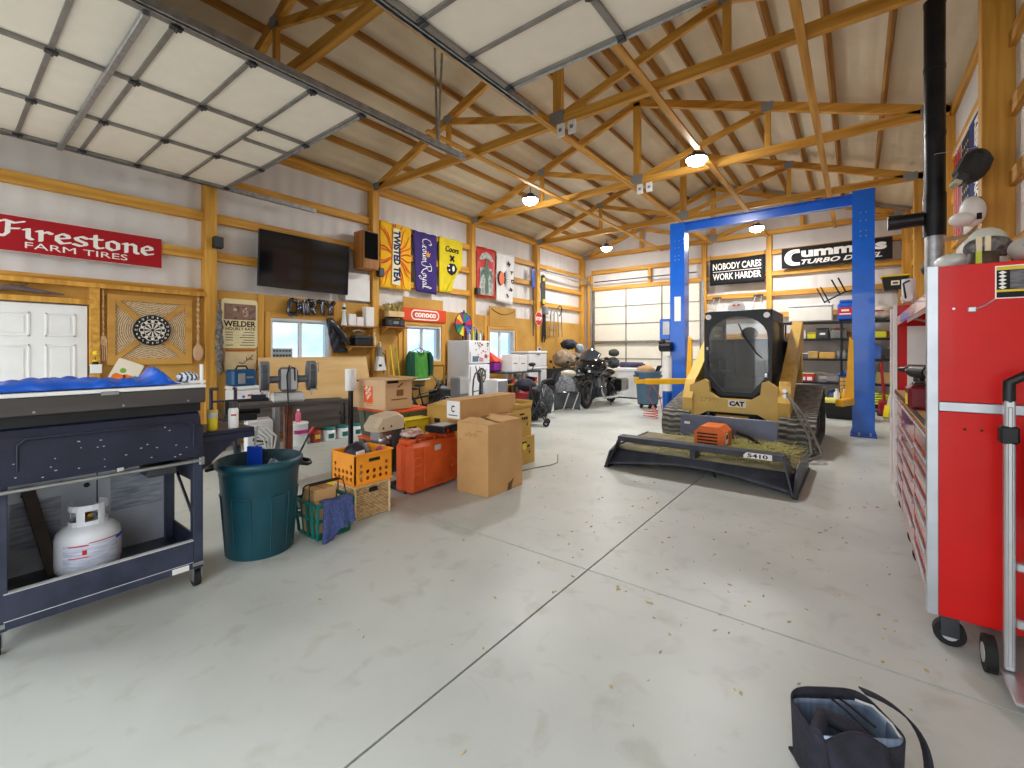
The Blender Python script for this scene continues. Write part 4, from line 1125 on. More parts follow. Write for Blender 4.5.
# -- round green garbage can
CANM = mat('Can_Teal', '#1a4f5c', rough=.42, hx2='#13424e', scale=3, bump=.05, bscale=80)
t = thing('garbage_can', 'large round dark teal garbage can beside the griddle cart', 'garbage can', (-3.70, 1.575, 0))
t.scale = (.96, .96, 1)
CANIN = mat('Can_Inside', '#2f4a50', rough=.6, hx2='#1a3339', scale=12)
m = MB(CANM).lathe([(.235, 0), (.245, .01), (.285, .60), (.29, .62), (.292, .66), (.315, .665), (.318, .70), (.305, .715), (.292, .715)], 48, caps=False)
m.build('bin_wall', t)
m = MB(CANIN).lathe([(.292, .7149), (.278, .60), (.236, .02), (0, .02)], 48, caps=False)
m.build('inner_wall', t)
m = MB(CANM)
for k in range(6):
    a = k * pi / 3 + .15
    for da in (-.26, .26):
        p0 = (.246 * math.cos(a + da), .246 * math.sin(a + da), .04); p1 = (.279 * math.cos(a + da), .279 * math.sin(a + da), .46)
        m.tube([p0, p1], .006, 6)
    m.tube([(.279 * math.cos(a + q), .279 * math.sin(a + q), .46) for q in (-.26, -.13, 0, .13, .26)], .006, 6)
m.build('raised_panel', t)
for a in (-1.2 + pi * 1.0, 1.93 - pi * 1.0 + 0.0):
    pass
for a in (.95, .95 + pi):
    c, s = math.cos(a), math.sin(a)
    MB(BLACK).tube([(.30 * c - .07 * s, .30 * s + .07 * c, .665), (.36 * c - .06 * s, .36 * s + .06 * c, .65), (.375 * c, .375 * s, .645), (.36 * c + .06 * s, .36 * s - .06 * c, .65), (.30 * c + .07 * s, .30 * s - .07 * c, .665)], .016, 8).build('handle', t)
t = thing('blue_dustpan', 'bright blue plastic dustpan standing in the garbage can', 'dustpan', (-3.82, 1.59, .0805), rz=.6)
m = MB(mat('Dustpan_Blue', '#1546c4', rough=.35, var=.06)); m.beam((0, .1, .02), (0, 0, .45), .02, .02, .004).bb(-.06, .06, -.02, .0, .45, .70, .01); m.build('pan', t)
MB(LTGREY).cyl((0, -.01, .70), (.02, -.01, .86), .010, n=8).build('handle', t)
t = thing('grabber_stick', 'long thin black reaching stick leaning out of the garbage can to the right', 'stick', (-3.70, 1.575, .0205))
m = MB(BLACK); m.tube([(-.14, -.08, .005), (.0, .22, .50), (.07, .36, .83)], .008, 8); m.build('shaft', t)
m = MB(REDP); m.tube([(.07, .36, .83), (.08, .39, .88)], .012, 6); m.use(BLUEP); m.tube([(.07, .36, .83), (.05, .39, .86)], .012, 6); m.build('grip', t)
t = thing('crumpled_bag', 'crumpled clear plastic bag inside the garbage can', 'bag', (-3.66, 1.66, .0205))
MB(mat('Clear_Bag', '#8fa0a8', rough=.2, hx2='#2b3c44', scale=14, spec=.6)).ball((0, 0, .31), (.14, .12, .31), 22, 14, f=lambda d: 1 + .2 * wob(d.x, d.y, d.z, 6)).build('film', t, ground=True)

# -- wire-handled green basket, box and towel
t = thing('shopping_basket', 'green plastic basket with tall dark wire handle beside the garbage can', 'basket', (-3.60, 2.05, 0))
t.scale = (1, .70, 1.08)
GB = mat('Basket_Green', '#0c6b62', rough=.4, var=.1)
m = MB(GB)
for sx in (-1, 1):
    for k in range(7): m.beam((sx * .15, -.2 + .4 * k / 6, .02), (sx * .185, -.23 + .46 * k / 6, .27), .012, .03)
    m.beam((sx * .185, -.24, .27), (sx * .185, .24, .27), .018, .03, .003).beam((sx * .168, -.22, .15), (sx * .168, .22, .15), .008, .025)
for sy in (-1, 1):
    for k in range(5): m.beam((-.15 + .3 * k / 4, sy * .2, .02), (-.185 + .37 * k / 4, sy * .23, .27), .03, .012)
    m.beam((-.19, sy * .235, .27), (.19, sy * .235, .27), .018, .03, .003).beam((-.168, sy * .217, .15), (.168, sy * .217, .15), .008, .025)
m.bb(-.155, .155, -.205, .205, .005, .02)
m.build('basket_wall', t)
WIRE = mat('Dark_Wire', '#2c2420', rough=.5, metal=.4, var=.1)
m = MB(WIRE)
for dx in (-.07, .07): m.tube([(dx, -.24, .26), (dx * .6, -.22, .38), (dx * .3, -.20, .395), (dx * .3, .20, .395), (dx * .6, .22, .38), (dx, .24, .26)], .007, 6)
m.build('wire_handle', t)
t = thing('small_carton', 'small brown carton inside the green basket', 'box', (-3.64, 2.03, .023), rz=.06)
m = MB(CARD).bb(-.10, .10, -.10, .09, 0, .36, .003); m.build('carton', t); MB(CARDD).bb(-.1005, .1005, -.012, .0, .359, .3612).build('tape_seam', t)
t = thing('blue_towel', 'blue terry towel draped over the front edge of the green basket', 'towel', (-3.60, 2.05, 0))
t.scale = (1, .68, 1.085)
TWL = mat('Blue_Towel', '#56649a', rough=.95, hx2='#3f4c80', scale=40, bump=.8, bscale=90)
def twl(u, v):
    y = -.17 + .36 * u + (1 - v) * (-.05 if u < .4 else .02)
    if v > .85: return (.21 - .09 * (v - .85) / .15, y, .291 + .004 * math.sin(u * 9))
    zz = .29 - (.85 - v) / .85 * (.285 if u < .38 else .22 - .05 * (u - .38))
    return (.203 + .035 * (1 - v) + .012 * math.sin(u * 14) * (1 - v), y, zz)
MB(TWL).sheet(twl, 24, 24, .008).build('cloth', t)

# -- wicker crate and orange crate
t = thing('wicker_crate', 'square woven wicker crate on the floor under the orange crate', 'crate', (-3.745, 2.52, 0))
WK = mat('Wicker', '#e2c496', rough=.85, hx2='#bf975f', scale=22, stretch=(1, 1, 2.2)); WKD = mat('Wicker_Edge', '#ecd0a2', rough=.8, var=.1, scale=20)
hw, hl, hh = .165, .185, .305
core = MB(mat('Wicker_Gap', '#6d4c2b', rough=.9, var=.1)); core.bb(-hw + .012, hw - .012, -hl + .012, hl - .012, .004, hh - .02); core.build('inner_wall', t)
m = MB(WK)
for r_ in range(17):
    z = .014 + r_ * .0172
    for s in (-1, 1):
        m.tube([(s * (hw - .004 + .005 * (1 if (k + r_) % 2 else -1)), -hl + .01 + (2 * hl - .02) * k / 16, z) for k in range(17)], .0078, 5, caps=False)
        m.tube([(-hw + .01 + (2 * hw - .02) * k / 14, s * (hl - .004 + .005 * (1 if (k + r_) % 2 else -1)), z) for k in range(15)], .0078, 5, caps=False)
m.build('woven_side', t)
m = MB(WKD)
for sx in (-1, 1):
    for sy in (-1, 1): m.cyl((sx * hw, sy * hl, 0), (sx * hw, sy * hl, hh), .011, n=8)
    m.cyl((sx * hw, -hl, hh), (sx * hw, hl, hh), .011, n=8); m.cyl((-hw, sx * hl, hh), (hw, sx * hl, hh), .011, n=8)
m.build('rim', t)
m = MB(BLACK).bb(hw - .004, hw + .012, -.045, .045, .235, .275, .004); m.build('hand_hole', t)
t = thing('milk_crate', 'bright orange plastic crate with round holes on top of the wicker crate', 'crate', (-3.745, 2.52, .317))
MK = mat('Crate_Orange', '#f79a1e', rough=.4, var=.04)
def holed(mb, w, h, holes, t0, M):
    """a panel w by h, thickness t0, with rows of polygon holes: each cell is a square with an octagonal hole"""
    xs = sorted(set([-w / 2, w / 2] + [x - r for x, y, r in holes] + [x + r for x, y, r in holes])); ys = sorted(set([0, h] + [y - r for x, y, r in holes] + [y + r for x, y, r in holes]))
    for i in range(len(xs) - 1):
        for j in range(len(ys) - 1):
            cx, cy = (xs[i] + xs[i + 1]) / 2, (ys[j] + ys[j + 1]) / 2
            hit = [q for q in holes if abs(cx - q[0]) < q[2] and abs(cy - q[1]) < q[2]]
            if not hit:
                mb.bb(xs[i], xs[i + 1], ys[j], ys[j + 1], -t0, 0, 0, M)
    for x, y, r in holes:
        N = 16; ring = [(r * .86 * math.cos(2 * pi * k / N), r * .86 * math.sin(2 * pi * k / N)) for k in range(N)]
        sq = []
        for k in range(N):
            c, s = math.cos(2 * pi * k / N), math.sin(2 * pi * k / N); f = r / max(abs(c), abs(s)); sq.append((c * f, s * f))
        for k in range(N):
            k2 = (k + 1) % N
            P = [ring[k], sq[k], sq[k2], ring[k2]]
            mb.prism([(x + a, y + b) for a, b in P], -t0, 0, M)
a_, b_, hz = .19, .205, .285
rows = [(yy, n) for yy, n in ((.07, 5), (.12, 5), (.17, 2))]
def side_holes(w):
    return [(-w / 2 + w * (k + 1) / 6, yy, .023) for yy in (.06, .118) for k in range(5)] + [(-w / 2 + w * k / 6, .176, .023) for k in (1, 5)]
m = MB(MK)
F1 = Matrix(((0, 0, 1, a_), (1, 0, 0, 0), (0, 1, 0, 0), (0, 0, 0, 1))); holed(m, 2 * b_, hz, side_holes(2 * b_), .012, F1)
F2 = Matrix(((0, 0, -1, -a_), (-1, 0, 0, 0), (0, 1, 0, 0), (0, 0, 0, 1))); holed(m, 2 * b_, hz, side_holes(2 * b_), .012, F2)
F3 = Matrix(((1, 0, 0, 0), (0, 0, -1, -b_), (0, 1, 0, 0), (0, 0, 0, 1))); holed(m, 2 * a_, hz, side_holes(2 * a_), .012, F3)
F4 = Matrix(((-1, 0, 0, 0), (0, 0, 1, b_), (0, 1, 0, 0), (0, 0, 0, 1))); holed(m, 2 * a_, hz, side_holes(2 * a_), .012, F4)
m.bb(-a_ + .01, a_ - .01, -b_ + .01, b_ - .01, 0, .012)
m.build('crate_wall', t)
for z in (.004, hz - .01):
    m = MB(MK); m.bb(-a_ - .008, a_ + .008, b_ - .004, b_ + .01, z, z + .016, .003).bb(-a_ - .008, a_ + .008, -b_ - .01, -b_ + .004, z, z + .016, .003).bb(a_ - .004, a_ + .01, -b_, b_, z, z + .016, .003).bb(-a_ - .01, -a_ + .004, -b_, b_, z, z + .016, .003)
    m.build('rim', t)
MB(BLACK).bb(a_ + .0005, a_ + .004, -.06, .06, .205, .235, .001).build('handle_slot', t)
t = thing('dark_helmet_bag', 'round dark bag inside the orange crate', 'bag', (-3.765, 2.48, .33))
MB(mat('Bag_Dark', '#23202c', rough=.5, var=.3)).ball((0, 0, .16), (.15, .14, .17), 22, 14, f=lambda d: 1 + .06 * wob(d.x, d.y, d.z, 4)).build('bag_body', t, ground=True)
t = thing('paper_packet', 'white paper packet sticking up from the orange crate', 'packet', (-3.60, 2.41, .33), rz=.3)
MB(WHITE).beam((.0, 0, 0), (-.01, 0, .295), .11, .012, .002, up=(1, 0, 0)).build('packet_sheet', t)
t = thing('purple_pouch', 'small purple pouch at the right of the orange crate contents', 'pouch', (-3.625, 2.625, .33))
MB(mat('Pouch_Purple', '#5a2a63', rough=.6, hx2='#c43b4a', scale=9)).ball((0, 0, .145), (.06, .05, .145), 14, 10, f=lambda d: 1 + .1 * wob(d.x, d.y, d.z, 5)).build('pouch_body', t, ground=True)

# -- paper towel stand
t = thing('post_stand', 'thin black upright stand carrying a paper towel roll', 'stand', (-5.16, 3.30, 0))
MB(BLACK).cyl((0, 0, .02), (0, 0, 1.03), .032, n=14).lathe([(.17, 0), (.17, .012), (.05, .02)], 20).build('upright', t)
t = thing('paper_towel', 'white paper towel roll standing on top of the thin black post', 'paper towel', (-5.16, 3.30, 1.031))
MB(WHITE).lathe([(.02, 0), (.068, 0), (.07, .004), (.07, .272), (.068, .276), (.02, .276)], 24).build('roll', t); MB(CARD).lathe([(.02, .0), (.02, .277), (.014, .277), (.014, 0)], 12).build('core', t)
t = thing('black_glove', 'black work glove hanging on the thin black post', 'glove', (-5.16, 3.26, .62))
m = MB(BLACK); m.ball((-.035, -.05, .16), (.05, .025, .09), 14, 10)
for k in range(4): m.tube([(-.07 + .024 * k, -.05, .10), (-.075 + .026 * k, -.055, .03), (-.07 + .025 * k, -.05, -.01 + .01 * (k % 2))], [.014, .012, .008], 8)
m.tube([(-.08, -.05, .16), (-.11, -.05, .11)], [.014, .01], 8); m.tube([(-.03, -.05, .22), (-.02, -.035, .30)], .02, 8)
m.build('glove_body', t)
t = thing('yellow_folder', 'yellow folded cloth on the floor behind the orange crate', 'cloth', (-4.55, 2.75, 0))
MB(YEL).ball((0, 0, .06), (.13, .12, .06), 16, 10, f=lambda d: 1 + .15 * wob(d.x, d.y, d.z, 4)).build('cloth', t, ground=True)

# -- totes with orange lids, moving box
TOTE = mat('Tote_Grey', '#565c50', rough=.5, var=.08); LIDO = mat('Lid_Orange', '#f2622a', rough=.45, var=.04)
def tote(loc, lx, ly, h, lb, body, lid, rz=0, nm='storage_tote', group='storage totes'):
    t = thing(nm, lb, 'tote', loc, rz, group)
    m = MB(body)
    b0, b1 = .88, .97
    m.convex([(-lx / 2 * b0, -ly / 2 * b0, 0), (lx / 2 * b0, -ly / 2 * b0, 0), (lx / 2 * b0, ly / 2 * b0, 0), (-lx / 2 * b0, ly / 2 * b0, 0), (-lx / 2 * b1, -ly / 2 * b1, h), (lx / 2 * b1, -ly / 2 * b1, h), (lx / 2 * b1, ly / 2 * b1, h), (-lx / 2 * b1, ly / 2 * b1, h)],
             [(0, 1, 2, 3), (4, 5, 6, 7), (0, 1, 5, 4), (1, 2, 6, 5), (2, 3, 7, 6), (3, 0, 4, 7)])
    for k in range(4):
        xx = lx * (-.3 + .2 * k)
        for s in (-1, 1): m.beam((xx * .95, s * ly / 2 * .885, .03), (xx, s * ly / 2 * .985, h), .02, .014, .003, up=(0, 1, 0))
    for k in range(3):
        yy = ly * (-.25 + .25 * k)
        for s in (-1, 1): m.beam((s * lx / 2 * .885, yy * .95, .03), (s * lx / 2 * .985, yy, h), .014, .02, .003, up=(0, 1, 0))
    m.build('tub', t)
    MB(lid).bb(-lx / 2, lx / 2, -ly / 2, ly / 2, h - .012, h + .025, .008).bb(-lx / 2 * .86, lx / 2 * .86, -ly / 2 * .84, ly / 2 * .84, h + .025, h + .038, .006).build('lid', t)
    return t
tote((-4.99, 3.83, 0), .72, .62, .37, 'lower grey green storage tote with orange lid under the moving box', TOTE, LIDO)
tote((-4.99, 3.83, .409), .72, .62, .345, 'upper grey green storage tote with orange lid right under the moving box', TOTE, LIDO)
t = thing('moving_box', 'brown moving carton with orange slanted logo standing on the orange lidded totes', 'box', (-4.99, 3.66, .794))
MB(mat('Cardboard_Pale', '#d4ae86', rough=.85, var=.06, scale=3)).bb(-.36, .36, -.22, .2, 0, .375, .003).build('carton', t)
m = MB(CARD); m.sheet(lambda u, v: (.36 + .07 * v, -.21 + .40 * u, .375 - .0 * v + .0), 2, 2, .005); m.sheet(lambda u, v: (-.355 + .7 * u, .198 + .13 * v, .376 + .02 * v), 2, 2, .005); m.build('open_flap', t)
HDO = mat('Logo_Orange', '#e8602c', rough=.8, var=.04)
m = MB(HDO).bb(-.09, .10, -.2225, -.22, .08, .29)
m.build('logo_square', t)
Mf_ = Matrix(((1, 0, 0, 0), (0, 0, -1, -.2226), (0, 1, 0, 0), (0, 0, 0, 1)))
m = MB(mat('Logo_White', '#f2dccb', rough=.8, var=0))
for k, (w_, wl) in enumerate((('THE', .07), ('HOME', .135), ('DEPOT', .12))): m.text(w_, -.05 + .022 * k + (.0 if k else .0), .215 - .055 * k + .01, wl, .042, .001, 0, bold=.05, M=Mf_, rot=.72)
m.build('logo_lettering', t)
m = MB(HDO).bb(-.03, .09, -.2221, -.22, .065, .075).bb(-.04, .10, -.2221, -.22, .04, .047).build('print', t)
m = MB(INK).bb(.36, .3612, -.19, -.02, .335, .37).bb(-.33, -.20, -.2212, -.22, .345, .362).build('tape_label', t)
m = MB(mat('Box_Print', '#8a5a2b', rough=.85, var=.05)); MS = Matrix(((0, 0, 1, .3605), (1, 0, 0, 0), (0, 1, 0, 0), (0, 0, 0, 1)))
m.bb(-.05, .06, .17, .25, 0, .001, 0, MS); m.bb(-.13, .12, .12, .135, 0, .001, 0, MS); m.beam((-.03, .28, .0005), (.05, .33, .0005), .02, .001, 0, MS, up=(0, 0, 1))
m.build('side_print', t)
t = thing('yellow_black_tote', 'black tote with yellow lid and trim between the moving box and the tall yellow carton', 'tote', (-4.57, 3.80, 0))
t.scale = (.9, .8, 1)
t['group'] = 'storage totes'
MB(BLACK).bb(-.06, .12, -.24, .24, 0, .64, .02).build('tub', t); MB(YEL).bb(.12, .135, -.24, .24, .05, .66, .006).bb(-.07, .135, -.25, .25, .64, .68, .008).build('lid', t)
m = MB(YEL); MS = Matrix(((0, 0, 1, .0), (1, 0, 0, 0), (0, 1, 0, 0), (0, 0, 0, 1)))
MB(BLACK).bb(.135, .137, -.2, -.02, .30, .58).build('label', t)

# -- outboard motor on a stand
OBC = mat('Motor_Cowl', '#cbbba0', rough=.4, var=.04)
t = thing('outboard_motor', 'old outboard boat motor with beige cowl clamped on a dark stand', 'outboard motor', (-4.20, 3.12, 0))
t.scale = (.86, .86, 1.0)
m = MB(OBC)
P = [(-.24, .66), (-.26, .72), (-.17, .82), (.10, .855), (.21, .80), (.22, .67)]
My = Matrix(((0, 0, 1, 0), (1, 0, 0, 0), (0, 1, 0, 0), (0, 0, 0, 1)))
vs = []
for k, (dx, sc) in enumerate(((-.15, .86), (-.10, 1.0), (.10, 1.0), (.15, .86))):
    for y, z in P: vs.append((dx, y * sc, .66 + (z - .66) * sc))
n = len(P); fs = [tuple(range(n)), tuple(reversed(range(3 * n, 4 * n)))] + [(k * n + i, k * n + (i + 1) % n, (k + 1) * n + (i + 1) % n, (k + 1) * n + i) for k in range(3) for i in range(n)]
m.convex(vs, fs); m.build('cowl', t)
m = MB(BLACK); m.cyl((.151, -.14, .70), (.156, -.14, .70), .012, n=10).cyl((.151, -.02, .71), (.156, -.02, .71), .012, n=10); m.build('cowl_latch', t)
m = MB(DKGREY).cyl((0, .12, .45), (0, .12, .66), .125, n=24).use(GREY).cyl((.09, .18, .48), (.09, .18, .64), .035, n=12); m.build('flywheel_drum', t)
m = MB(STEEL)
m.box((0, -.06, .60), (.2, .22, .12), .02).tube([(.1, -.14, .64), (.13, -.10, .55), (.1, -.02, .52)], .02, 8).tube([(.08, -.2, .52), (.11, -.30, .53), (.10, -.40, .52)], .018, 8).ball((.1, -.13, .56), .045).ball((.1, -.03, .58), .04).ball((.09, -.09, .5), .035)
m.build('engine_block', t)
MB(BLACK).tube([(.05, -.02, .50), (.06, -.02, .2), (.05, .0, .06)], [.07, .05, .04], 10).build('drive_leg', t)
MB(DKSTEEL).beam((-.02, .06, .02), (-.02, .06, .52), .05, .05, .004).bb(-.06, .02, -.28, .30, 0, .04, .004).bb(-.3, .25, .03, .10, 0, .04, .004).build('stand', t)

# -- orange equipment case and what lies on it
CASEM = mat('Case_Orange', '#dd5f26', rough=.5, hx2='#cb4f1c', scale=4); 
t = thing('equipment_case', 'large orange red hard equipment case standing upright', 'case', (-3.86, 3.45, 0), rz=.05)
t.scale = (.92, .88, .95)
m = MB(CASEM)
m.bb(-.15, .0, -.42, .42, .02, .57, .035); a = m.build('case_half', t)
m = MB(CASEM)
m.bb(.004, .15, -.42, .42, .02, .57, .035); b = m.build('case_half', t)
m = MB(CASEM); m.bb(.148, .162, -.22, .24, .10, .53, .012)
for s in (-1, 1):
    for k in range(4): m.bb(.147, .160, s * .27, s * .39, .12 + .09 * k, .15 + .09 * k, .008)
m.build('moulded_panel', b)
MB(CASEM).bb(-.10, .10, -.41, -.30, .56, .62, .02).bb(-.10, .10, .22, .41, .56, .62, .02).tube([(0, -.2, .565), (0, -.18, .62), (0, .1, .62), (0, .12, .565)], .025, 8).build('handle', t)
MB(BLACK).bb(-.012, .014, -.4, .4, .012, .022).build('seam', t)
MB(LTGREY).bb(.162, .1635, -.05, .06, .46, .52).build('sticker', t)
t = thing('black_case', 'flat black plastic case lying on the right end of the orange red case', 'case', (-3.86, 3.69, .6005), rz=.1)
MB(BLACK).bb(-.15, .15, -.17, .17, 0, .075, .012).build('case_shell', t); MB(LTGREY).bb(-.10, .10, -.12, .12, .0745, .078).build('top_label', t); MB(REDP).cyl((.151, -.10, .03), (.155, -.10, .03), .02, n=10).build('red_button', t); MB(DKGREY).bb(.15, .16, -.03, .08, .02, .05, .004).build('handle', t)
t = thing('paper_heap', 'small heap of papers and wrappers on the left end of the orange red case', 'papers', (-3.86, 3.16, .5975))
m = MB(mat('Paper_Mix', '#d9d4cc', rough=.8, hx2='#a86a55', scale=18)); m.ball((0, .06, .045), (.10, .14, .045), 18, 10, f=lambda d: 1 + .22 * wob(d.x, d.y, d.z, 7)); m.build('papers', t)

# -- cartons in front
t = thing('tall_carton', 'big plain brown carton standing in front with torn top flaps', 'box', (-3.28, 3.86, 0))
t.scale = (1, .92, 1.02)
m = MB(CARD); m.bb(-.225, .225, -.33, .33, 0, .745, .004); m.build('carton', t)
for (x0, y0, dx, dy, lb) in ((-.225, -.33, .45, 0, 0), (.225, .33, 0, -.66, 1)):
    pass
m = MB(CARD)
m.sheet(lambda u, v: (-.225 + .45 * u, -.33 + .20 * v, .748 + .035 * v * math.sin(u * 3 + .6) + .012 * wob(u, v, 0, 9)), 10, 5, .006); m.build('top_flap', t)
m = MB(CARD); m.sheet(lambda u, v: (.225 - .24 * v, -.10 + .42 * u, .752 + .06 * v * (.6 + .4 * math.sin(u * 5)) + .006 * wob(u, v, 1, 8)), 10, 5, .006); m.build('top_flap', t)
m = MB(CARDD); m.sheet(lambda u, v: (-.225 + .24 * v, -.12 + .44 * u, .751 + .05 * v), 6, 4, .006); m.build('top_flap', t)
SCRB = mat('Pencil_Scribble', '#a48152', rough=.9, var=.1)
m = MB(SCRB); MS = Matrix(((1, 0, 0, 0), (0, 0, -1, -.3305), (0, 1, 0, 0), (0, 0, 0, 1)))
for k in range(9): m.bb(-.10 + .022 * k, -.09 + .022 * k, .60 + .01 * (k % 3), .63 + .008 * (k % 4), 0, .0008, 0, MS)
m.bb(-.19, -.16, .555, .562, 0, .0008, 0, MS); m.bb(.06, .14, .665, .675, 0, .0008, 0, MS); m.build('scribble', t)
m = MB(mat('Box_Tear', '#6d4d2b', rough=.9, var=.2)); m.prism([(.02, .0), (.10, .0), (.12, .06), (.16, .12), (.09, .09), (.04, .08)], .2255, .2265, Matrix(((0, 0, 1, 0), (1, 0, 0, 0), (0, 1, 0, 0), (0, 0, 0, 1)))); m.build('torn_patch', t)
t = thing('low_carton', 'plain brown carton hidden behind the big one, under the long narrow carton', 'box', (-3.73, 4.42, 0))
MB(CARD).bb(-.18, .2, -.4, .2, 0, .735, .004).build('carton', t); MB(CARDD).bb(-.02, .02, -.4, .2, .7345, .737).build('tape_seam', t)
t = thing('long_carton', 'long narrow brown carton with white end label lying across the stack', 'box', (-3.71, 4.22, .7385))
t.scale = (.9, .95, 1)
MB(CARD).bb(-.13, .13, -.55, .55, 0, .24, .004).build('carton', t)
m = MB(WHITE).bb(-.11, .12, -.553, -.55, .02, .22); m.build('end_label', t)
m = MB(INK); MS = Matrix(((1, 0, 0, 0), (0, 0, -1, -.5532), (0, 1, 0, 0), (0, 0, 0, 1)))
m.text('C', -.03, .09, .06, .08, .0008, 0, bold=.03, M=MS); m.bb(-.08, .08, .05, .06, 0, .0008, 0, MS); m.build('label_print', t)
MB(CARDD).bb(-.008, .008, -.55, .55, .2395, .2415).build('tape_seam', t)
def ink_box(loc, w, l, h, lb, round_=False, rz=0):
    t = thing('label_carton', lb, 'box', loc, rz, 'printed cartons at the end of the stack')
    MB(CARDY).bb(-w / 2, w / 2, -l / 2, l / 2, 0, h, .003).build('carton', t)
    m = MB(INK); MS = Matrix(((0, 0, 1, w / 2 + .0005), (1, 0, 0, 0), (0, 1, 0, 0), (0, 0, 0, 1)))
    m.bb(-.06, .05, h * .78, h * .84, 0, .001, 0, MS)
    for k in range(5): m.bb(-.12 + .05 * k, -.08 + .05 * k, h * .60, h * .70, 0, .001, 0, MS)
    m.bb(-.13, .13, h * .53, h * .54, 0, .001, 0, MS); m.bb(-.15, -.125, h * .25, h * .36, 0, .001, 0, MS); m.bb(.10, .125, h * .38, h * .48, 0, .001, 0, MS)
    m.build('print', t)
    if round_:
        m = MB(YEL).prism(disc(.05, 18, 0, h * .66), .001, .002, MS); m.build('yellow_sticker', t)
    return t
ink_box((-3.74, 4.90, 0), .36, .48, .37, 'lower printed yellow carton with round yellow sticker at the end of the stack', True)
t = ink_box((-3.76, 4.89, .3715), .34, .42, .38, 'upper printed yellow carton with open flaps at the end of the stack')
m = MB(CARDY); m.sheet(lambda u, v: (.17 + .02 * v, -.21 + .42 * u, .38 + .07 * v), 2, 2, .005); m.build('open_flap', t)
m = MB(CARDY); m.sheet(lambda u, v: (-.17 + .34 * u, .21 + .03 * v, .38 + .10 * v), 2, 2, .005); m.build('open_flap', t)
m = MB(CARD); m.sheet(lambda u, v: (-.16 + .30 * u, -.20 + .36 * v, .384 + .03 * v + .015 * math.sin(u * 4)), 4, 4, .005); m.build('crumpled_paper', t)
t = thing('orange_rag', 'small crumpled orange rag on the open printed carton', 'rag', (-3.72, 4.80, .80))
MB(ORANGEP).ball((0, 0, .03), (.05, .06, .045), 14, 8, f=lambda d: 1 + .2 * wob(d.x, d.y, d.z, 6)).build('cloth', t, ground=True)
t = thing('tall_yellow_carton', 'tall yellowish carton with open flap beside the black tote', 'box', (-4.34, 4.46, 0))
t['label'] = 'tall yellowish carton with printed panels between the black tote and the long carton'
MB(CARDY).bb(-.20, .20, -.42, .36, 0, .82, .004).build('carton', t)
m = MB(CARDY); m.sheet(lambda u, v: (-.20 + .40 * u, -.42 + .30 * v, .823 + .04 * v), 3, 3, .005); m.build('open_flap', t)
m = MB(INK); MS = Matrix(((1, 0, 0, 0), (0, 0, -1, -.4205), (0, 1, 0, 0), (0, 0, 0, 1)))
m.bb(-.06, .05, .60, .66, 0, .001, 0, MS); m.bb(-.09, .09, .48, .54, 0, .001, 0, MS); m.bb(-.12, -.10, .3, .38, 0, .001, 0, MS); m.bb(.06, .08, .3, .38, 0, .001, 0, MS); m.build('print', t)
t = thing('bent_wire', 'thin bent wire standing on the floor beside the printed cartons', 'wire', (-3.28, 4.9, 0))
MB(DKSTEEL).tube([(-.14, -.35, .006), (-.06, -.05, .006), (.02, .18, .006), (.06, .30, .02), (.06, .30, .13)], .005, 6).build('wire_strand', t)
# ================================================================== left side, towards the back
# -- low dark bench, leaning sheet
DKWOOD = wood('Dark_Bench_Wood', '#5c554f', '#433d39', 'y')
t = thing('low_bench', 'low dark brown bench with deep apron under the leaning plywood sheet', 'bench', (-7.82, 4.15, 0))
m = MB(DKWOOD).bb(-.29, .27, -1.32, 1.32, .585, .62, .004); m.build('bench_top', t)
MB(DKWOOD).bb(.24, .265, -1.3, 1.3, .17, .585, .004).build('apron', t)
for y in (-1.26, 1.26):
    for x in (-.22, .2): MB(DKWOOD).bb(x - .035, x + .035, y - .035, y + .035, 0, .585, .004).build('leg', t)
t = thing('plywood_sheet', 'large pale plywood sheet leaning on the low dark bench under the window', 'plywood sheet', (-7.9, 4.42, .6205))
m = MB(PLY); m.convex([(.10, -1.05, 0), (.10, 1.05, 0), (.115, 1.05, 0), (.115, -1.05, 0), (-.12, -1.05, .80), (-.12, 1.05, .80), (-.105, 1.05, .80), (-.105, -1.05, .80)], [(0, 1, 2, 3), (4, 5, 6, 7), (0, 1, 5, 4), (1, 2, 6, 5), (2, 3, 7, 6), (3, 0, 4, 7)]); m.build('sheet', t)
t = thing('white_cooler', 'white box shaped cooler on the left end of the low dark bench', 'cooler', (-7.80, 3.07, .6205))
MB(WHITEPL).bb(-.17, .2, -.21, .19, 0, .30, .02).build('tub', t); MB(WHITEPL).bb(-.175, .205, -.215, .195, .305, .36, .015).build('lid', t); MB(REDP).bb(.2, .203, -.02, .06, .2, .23).use(BLUEP).prism(disc(.02, 12), 0, .002, Matrix(((0, 0, 1, .201), (1, 0, 0, -.08), (0, 1, 0, .2), (0, 0, 0, 1)))).build('label', t)
t = thing('blue_tool_case', 'dark blue power tool case with arched handle on top of the white cooler', 'tool case', (-7.80, 3.05, .9815))
MB(mat('Tool_Blue', '#17507c', rough=.4, var=.15)).bb(-.14, .15, -.20, .16, 0, .26, .03).build('case_shell', t); MB(GREY).bb(.15, .17, -.12, -.02, .04, .2, .01).bb(.15, .165, .0, .10, .12, .15).build('front_fitting', t); MB(BLACK).tube([(0, -.1, .255), (0, -.07, .31), (0, .05, .31), (0, .08, .255)], .014, 8).build('handle', t)
t = thing('white_nozzle_bottle', 'white nozzle bottle standing on the low bench right of the white cooler', 'bottle', (-7.66, 3.36, .6205)); MB(WHITE).lathe([(.04, 0), (.042, .25), (.02, .30), (.008, .42), (0, .425)], 14).build('bottle_body', t); MB(DKGREY).lathe([(.0425, .08), (.0425, .14)], 14).build('label_band', t)
